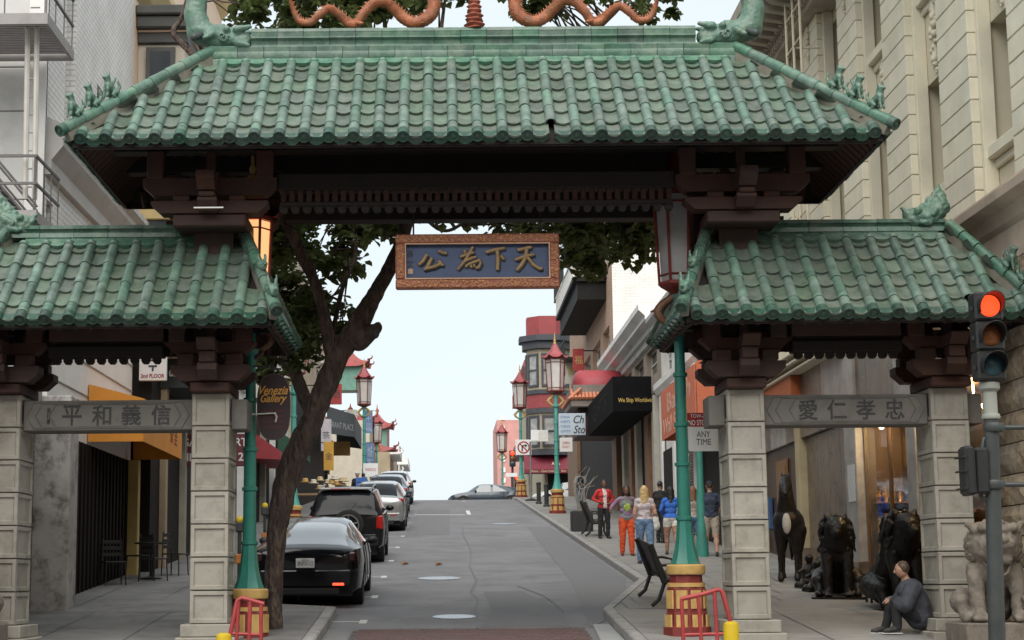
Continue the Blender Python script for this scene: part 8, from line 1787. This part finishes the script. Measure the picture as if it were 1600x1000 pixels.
# parking meters with yellow heads by the left kerb
for px_, Y, lab in ((374, 35, 'yellow capped parking meter beside the left inner pillar'), (413, 44, 'yellow capped parking meter just left of the tree trunk')):
    x = xat(px_, Y); z = zs(Y); t = thing('parking_meter', lab, 'parking meter', (x, Y, z), 'parking meters on the left kerb'); m = MB(); m.cyl((x,Y,z), (x,Y,z+.95), .04, None, 8); m.build('pole', polem, t, 40); m = MB(); m.b(x-.09, x+.09, Y-.07, Y+.07, z+.93, z+1.15, .03); m.build('housing', M('meter_dark', (.05,.05,.055), .5), t); m = MB(); m.ell((x,Y,z+1.17), (.08,.07,.085), 12, 8); m.build('dome', yel, t, 60); m = MB(); m.b(x-.08, x+.08, Y-.05, Y+.05, z+.3, z+.5, .02); m.build('orange_band', lamgold if False else M('meter_orange', (.5,.18,.04), .6), t)

# ================================================================ STATUES
bronze = M('dark_bronze', (.014,.012,.011), .42, .4, 6, metal=.1, bump=.4, spec=.35, bscale=26); stonel = M('carved_stone_lion', (.19,.16,.13), .85, .25, 6, bump=.35, bscale=40, dirt=(.09,.075,.06,.75), dscale=5, dpos=.56)
def lion_bronze(x, y, rz, label, sc=1.0):
    z = zs(y); t = thing('bronze_lion', label, 'statue', (x, y, z)); O = Vector((x, y, z)); Rz = Matrix.Rotation(rz, 3, 'Z'); P = lambda a, b, c: O+Rz @ (Vector((a, b, c))*sc); r = sc
    m = MB(); C = lambda a, b, r0, r1, n=12: m.cap(P(*a), P(*b), r0*r, r1*r, n)
    C((0,.35,.42),(0,.0,.82), .30,.26); C((0,.42,.36),(0,.3,.5), .32,.3)
    for s in (-1, 1):
        C((s*.17,-.12,.78),(s*.17,-.2,.4), .12,.085); C((s*.17,-.2,.4),(s*.17,-.22,.07), .085,.075); C((s*.17,-.22,.06),(s*.17,-.36,.05), .075,.07)
        for q in (-1,0,1): C((s*.17+q*.045,-.36,.05),(s*.17+q*.05,-.43,.035), .035,.028,8)
        C((s*.27,.35,.33),(s*.33,.0,.28), .19,.12); C((s*.33,.0,.26),(s*.32,-.12,.07), .1,.08); C((s*.32,-.1,.06),(s*.33,-.28,.05), .08,.065)
    C((0,-.08,.95),(0,-.22,1.18), .27,.21); C((0,-.25,1.2),(0,-.3,1.2), .185,.16); C((0,-.36,1.13),(0,-.46,1.10), .115,.085); C((0,-.36,1.05),(0,-.43,1.03), .08,.05)
    for s in (-1, 1): C((s*.07,-.42,1.21),(s*.09,-.38,1.24), .04,.04,8); C((s*.15,-.2,1.36),(s*.17,-.2,1.41), .06,.035,8)
    C((.2,.6,.12),(.5,.45,.07), .045,.04); C((.5,.45,.07),(.55,.15,.06), .04,.06)
    body = sculpt(m, 'body', bronze, t, .02, 2, .008, 12)
    mn = MB(); rr = random.Random(3)
    for k in range(130):
        th = rr.uniform(0, 6.283); ph = rr.uniform(-.9, 1.0); d = Vector((math.cos(th), .0, math.sin(th))); rad = rr.uniform(.17, .27); a = Vector((d.x*rad, rr.uniform(-.22,.1), 1.15+d.z*rad)); 
        if d.z < 0: a.z -= rr.random()*.25; a.x *= 1-.15*rr.random()
        b = a+Vector((d.x*.07, .04, -.15-.06*rr.random()+.08*max(0, d.z))); mn.cap(P(*a), P(*b), .05*r, .018*r, 6)
    sculpt(mn, 'mane', bronze, t, .017, 0, .01, 22); e = MB()
    for s in (-1, 1): e.ell(P(s*.075,-.445,1.19), .017*r, 8, 6)
    e.build('eyes', ink, t, 60); m = MB(); m.b(-.46, .46, -.5, .75, -.06, .0); m.xf(Matrix.Translation(O) @ Rz.to_4x4() @ Matrix.Scale(sc, 4)); m.build('base', bronze, t); return t
lion_bronze(xat(1299, 29.8), 29.8, R(-12), 'seated dark bronze lion statue facing the street, centre of the shopfront', .98)
lion_bronze(xat(1396, 27.6), 27.6, R(14), 'dark bronze lion with shaggy mane sitting beside the outer right pillar', 1.08)
# horse
x, y = xat(1226, 33.6), 33.6; z = zs(y); hs = thing('bronze_horse', 'dark bronze horse statue standing with raised neck beside the right inner pillar', 'statue', (x, y, z)); O = Vector((x, y, z)); Rz = Matrix.Rotation(R(-14), 3, 'Z'); P = lambda a, b, c: O+Rz @ (Vector((a, b, c))*.95)
m = MB(); C = lambda a, b, r0, r1, n=12: m.cap(P(*a), P(*b), r0, r1, n)
C((0,-.42,1.15),(0,.45,1.15), .29,.30); C((0,-.5,1.2),(0,-.45,1.05), .25,.22); C((0,.5,1.2),(0,.55,1.1), .28,.24)
C((0,-.5,1.3),(0,-.62,1.62), .21,.15); C((0,-.62,1.62),(0,-.66,1.93), .15,.115); C((0,-.66,1.95),(0,-.86,1.84), .11,.085); C((0,-.86,1.84),(0,-1.02,1.70), .08,.06)
for s in (-1, 1):
    C((s*.06,-.6,2.05),(s*.07,-.6,2.15), .035,.012,8); C((s*.15,-.5,1.0),(s*.16,-.5,.56), .125,.07); C((s*.16,-.5,.56),(s*.16,-.5,.14), .055,.045); C((s*.16,-.5,.12),(s*.16,-.53,.03), .055,.065)
    C((s*.17,.55,1.0),(s*.17,.45,.62), .17,.085); C((s*.17,.45,.62),(s*.17,.58,.48), .075,.06); C((s*.17,.58,.48),(s*.17,.53,.13), .055,.045); C((s*.17,.53,.12),(s*.17,.49,.03), .055,.065)
C((0,.8,1.2),(0,.95,.7), .07,.06); C((0,.95,.7),(0,.9,.4), .06,.02)
sculpt(m, 'body', bronze, hs, .022, 2, .006, 8); mn = MB(); rr = random.Random(2)
for k in range(40): t_ = k/39; a = Vector((rr.uniform(-.04,.04), lerp(-.38,-.52,t_)+.0, lerp(1.45,2.08,t_))); mn.cap(P(*a), P(a.x+rr.uniform(-.12,.12), a.y+.02, a.z-.16), .04, .014, 6)
sculpt(mn, 'mane', bronze, hs, .017, 0); m = MB(); m.ell(P(0,-.735,1.12), (.085,.05,.2), 12, 8); m.build('chest_gloss', M('gloss_patch', (.45,.44,.43), .3, .2, 6), hs, 60)  # white gloss on the horse's chest, painted in as a pale patch
e = MB()
for s in (-1, 1): e.ell(P(s*.09,-.8,1.9), .016, 8, 6)
e.build('eyes', ink, hs, 60)
# small bronze figures between the horse and the lion
for k, (px_, Y, hh_, lb) in enumerate(((1252, 31.8, .62, 'small dark bronze figure group nearest the horse statue'), (1264, 31.0, .55, 'small dark bronze figure group just left of the seated lion'), (1272, 32.6, .75, 'taller small bronze figure behind the seated lion'))):
    x = xat(px_, Y); z = zs(Y); t = thing('bronze_figure', lb, 'statue', (x, Y, z), 'small bronze figures'); m = MB(); rr = random.Random(k)
    m.cap((x,Y,z+.1), (x+.02,Y,z+hh_*.55), .12, .1); m.ell((x+.03,Y-.05,z+hh_*.85), .085); m.cap((x,Y,z+hh_*.6),(x-.18,Y-.1,z+hh_*.45), .05,.03); m.cap((x,Y,z+hh_*.6),(x+.18,Y-.12,z+hh_*.7), .05,.03); m.cap((x-.05,Y-.05,z+.1),(x-.15,Y-.25,z+.05), .07,.05); m.cap((x+.06,Y-.05,z+.1),(x+.16,Y-.22,z+.05), .07,.05); m.cap((x-.15,Y,z+.03),(x+.15,Y,z+.03), .1,.1)
    sculpt(m, 'body', bronze, t, .018, 1, .012, 14); m = MB(); m.lathe([(.26,-.05),(.26,.0),(.22,.02)], (x,Y,z), 14); m.build('base', bronze, t, 40)
# small dark stool behind the lions
x, y = xat(1362, 28.6), 28.6; z = zs(y); t = thing('stool', 'low dark wooden stool between the two bronze lions', 'stool', (x, y, z)); m = MB(); m.b(x-.2, x+.2, y-.2, y+.2, z+.44, z+.48, .01); m.build('seat', iron, t)
for a in (-.17, .17):
    for b in (-.17, .17): m = MB(); m.cyl((x+a,y+b,z), (x+a*.95,y+b*.95,z+.44), .02, None, 6); m.build('leg', iron, t)
# stone guardian lions
def guardian(x, y, rz, mir, label):
    zg = zs(y); zp_ = zat(972, y, 1545 if x > 0 else 0)-(.0 if x > 0 else .02); t = thing('guardian_lion', label, 'statue', (x, y, zg)); O = Vector((x, y, zp_)); Rz = Matrix.Rotation(rz, 3, 'Z'); P = lambda a, b, c: O+Rz @ Vector((a*mir, b, c))
    m = MB(); m.b(x-.5, x+.5, y-.42, y+.55, zg-.1, zp_, .02); pd = m.build('pedestal', stonel, t)
    m = MB(); C = lambda a, b, r0, r1, n=12: m.cap(P(*a), P(*b), r0, r1, n)
    C((0,.3,.3),(0,.02,.62), .27,.23); C((-.05,.32,.24),(.05,.32,.24), .28,.28)
    for s in (-1, 1):
        C((s*.24,-.05,.68),(s*.26,-.16,.36), .12,.10); C((s*.26,-.16,.36),(s*.26,-.2,.10), .095,.105); C((s*.26,-.2,.08),(s*.26,-.32,.07), .10,.09)
        for q in (-1.5,-.5,.5,1.5): C((s*.26+q*.05,-.32,.07),(s*.26+q*.053,-.40,.045), .042,.036,8)
        C((s*.33,.3,.26),(s*.38,.05,.24), .18,.12); C((s*.38,.05,.2),(s*.38,-.08,.07), .10,.09); C((s*.38,-.05,.07),(s*.39,-.2,.06), .085,.08)
    C((0,-.02,.72),(0,-.08,.92), .28,.26); C((-.08,-.14,.98),(.08,-.14,.98), .27,.27); C((-.1,-.3,.98),(.1,-.3,.98), .17,.17)
    C((-.12,-.42,.98),(.12,-.42,.98), .085,.085); C((-.1,-.34,.80),(.1,-.34,.80), .075,.075)                 # upper muzzle, jaw
    C((-.04,-.49,1.04),(.04,-.49,1.04), .055,.055)                                                               # nose
    for s in (-1, 1):
        C((s*.05,-.43,1.16),(s*.2,-.36,1.20), .055,.06); m.ell(P(s*.115,-.42,1.09), .05); C((s*.24,-.24,1.16),(s*.33,-.18,1.24), .07,.05); C((s*.16,-.4,.92),(s*.2,-.33,.86), .05,.05)
    C((0,.5,.5),(0,.46,.85), .09,.12); C((0,.46,.85),(0,.4,1.0), .12,.05)
    sculpt(m, 'body', stonel, t, .017, 1, .01, 16)
    mn = MB(); rr = random.Random(9)
    for row in range(5):
        for k in range(13):
            a = R(-110+220*k/12+(8 if row % 2 else 0)); rad = .30-.01*row; q = Vector((math.sin(a)*rad, -.14+math.cos(a)*.0+row*.085, .98+math.cos(a)*rad*.95))
            if abs(a) > R(95): q.z -= .05
            mn.ell(P(*q), .062, 8, 6); mn.ell(P(q.x*1.09, q.y-.03, q.z+.012), .032, 8, 6)
    sculpt(mn, 'mane', stonel, t, .014, 0, .01, 24)
    mm = MB(); mm.cap(P(-.13,-.37,.895), P(.13,-.37,.895), .045, .045, 8); mm.build('mouth', ink, t, 60)
    bb = MB(); bb.ell(P(.44,-.33,.18), .17, 16, 12); 
    for s in (-1, 1): bb.ell(P(.44+s*.06,-.46,.22), .04); bb.ell(P(.44+s*.13,-.3,.3), .06)
    bb.cap(P(.40,-.48,.13), P(.48,-.48,.13), .05, .05); bb.ell(P(.44,-.5,.19), .035)
    sculpt(bb, 'cub', stonel, t, .014, 1, .012, 20)
    m = MB(); m.tube([P(-.2,-.22,.82), P(-.1,-.33,.62), P(0,-.36,.56), P(.1,-.33,.62), P(.2,-.22,.82)], .022, 6); m.build('collar', stonel, t, 60)
guardian(7.08, 22.5, R(-4), 1, 'carved stone guardian lion with a cub on a pedestal, beside the traffic signal pole')
guardian(-6.25, 22.6, R(4), -1, 'carved stone guardian lion at the left edge before the outer pillar')
# ---------------- person sitting against the outer right pillar
x, y = 6.27, 23.95; z = zs(23.95); O = Vector((x, y, z))
ps_ = thing('person', 'person in grey padded jacket and dark trousers sitting against the outer right pillar', 'person', (x, y, z))
m = MB(); seg = []
def C(a, b, r0, r1, tg, n=12): a = O+Vector(a); b = O+Vector(b); m.cap(a, b, r0, r1, n); seg.append((a, b, r0, r1, tg))
C((.22,.0,.24),(.20,.02,.36), .19,.19,'j'); C((.2,.02,.36),(.12,-.02,.56), .2,.19,'j'); C((.10,-.08,.62),(.12,.17,.62), .115,.115,'j'); C((.1,.0,.62),(.05,-.0,.76), .07,.06,'n'); 
hc = Vector((.0,-.02,.86)); m.ell(O+hc, (.09,.08,.11), 14, 10); seg.append((O+hc, O+hc, .09, .09, 'n')); C((-.09,-.02,.85),(-.10,-.02,.83), .015,.015,'n')
for s, dy in ((-1, -.12), (1, .12)):
    C((.18,dy*.7,.22),(-.12,dy,.43), .105,.085,'t'); C((-.12,dy,.43),(-.16-.05*s,dy,.10), .08,.06,'t'); C((-.16-.05*s,dy,.07),(-.30-.05*s,dy-.02,.04), .045,.04,'s'); C((-.3-.05*s,dy-.02,.04),(-.34-.05*s,dy-.02,.04), .042,.03,'s')
    C((.10,dy*1.5,.60),(-.02,dy*2.1,.38), .115,.10,'j'); C((-.02,dy*2.1,.38),(-.14,dy*.9,.44), .10,.07,'j'); C((-.14,dy*.9,.44),(-.19,dy*.7,.44), .035,.038,'n')
    for q in range(4): f = Vector((-.20,dy*.7+(.027-.018*q),.445)); C(f, f+Vector((-.035,0,-.01)), .0115,.0105,'n',6); C(f+Vector((-.035,0,-.01)), f+Vector((-.05,0,-.035)), .0105,.009,'n',6)
    f = Vector((-.16,dy*.7,.47)); C(f, f+Vector((-.04,.0,.015)), .013,.011,'n',6)
def mf(c, nrm):
    bd = 9; tg = 'j'
    for (a, b, r0, r1, q) in seg:
        ab = b-a; tt = max(0, min(1, (c-a).dot(ab)/max(1e-9, ab.length_squared))); d = (c-(a+ab*tt)).length-lerp(r0, r1, tt)
        if d < bd: bd = d; tg = q
    return {'n': 0, 'j': 1, 't': 2, 's': 3}[tg]
pj = cloth('jacket_puffy_grey', (.05,.054,.068), .35); sculpt(m, 'body', [skin_t, pj, cloth('trousers_charcoal', (.02,.02,.023)), shoe_m], ps_, .0115, 2, lambda c: .014, 10, matfn=mf)
h = MB(); h.ell(O+hc+Vector((.025,0,.03)), (.09,.088,.1), 14, 10); sculpt(h, 'hair', hair_w, ps_, .012, 1, .006, 20); e = MB()
for s in (-1, 1): e.ell(O+hc+Vector((-.082,s*.03,.01)), .010, 8, 6)
e.build('eyes', ink, ps_, 60)
for dy in (-.12, .12): m = MB(); s = -1 if dy < 0 else 1; m.b(x-.38-.05*s, x-.10-.05*s, y+dy-.055, y+dy+.035, z+.0, z+.018, .006); m.build('shoe_sole', shoe_w, ps_)
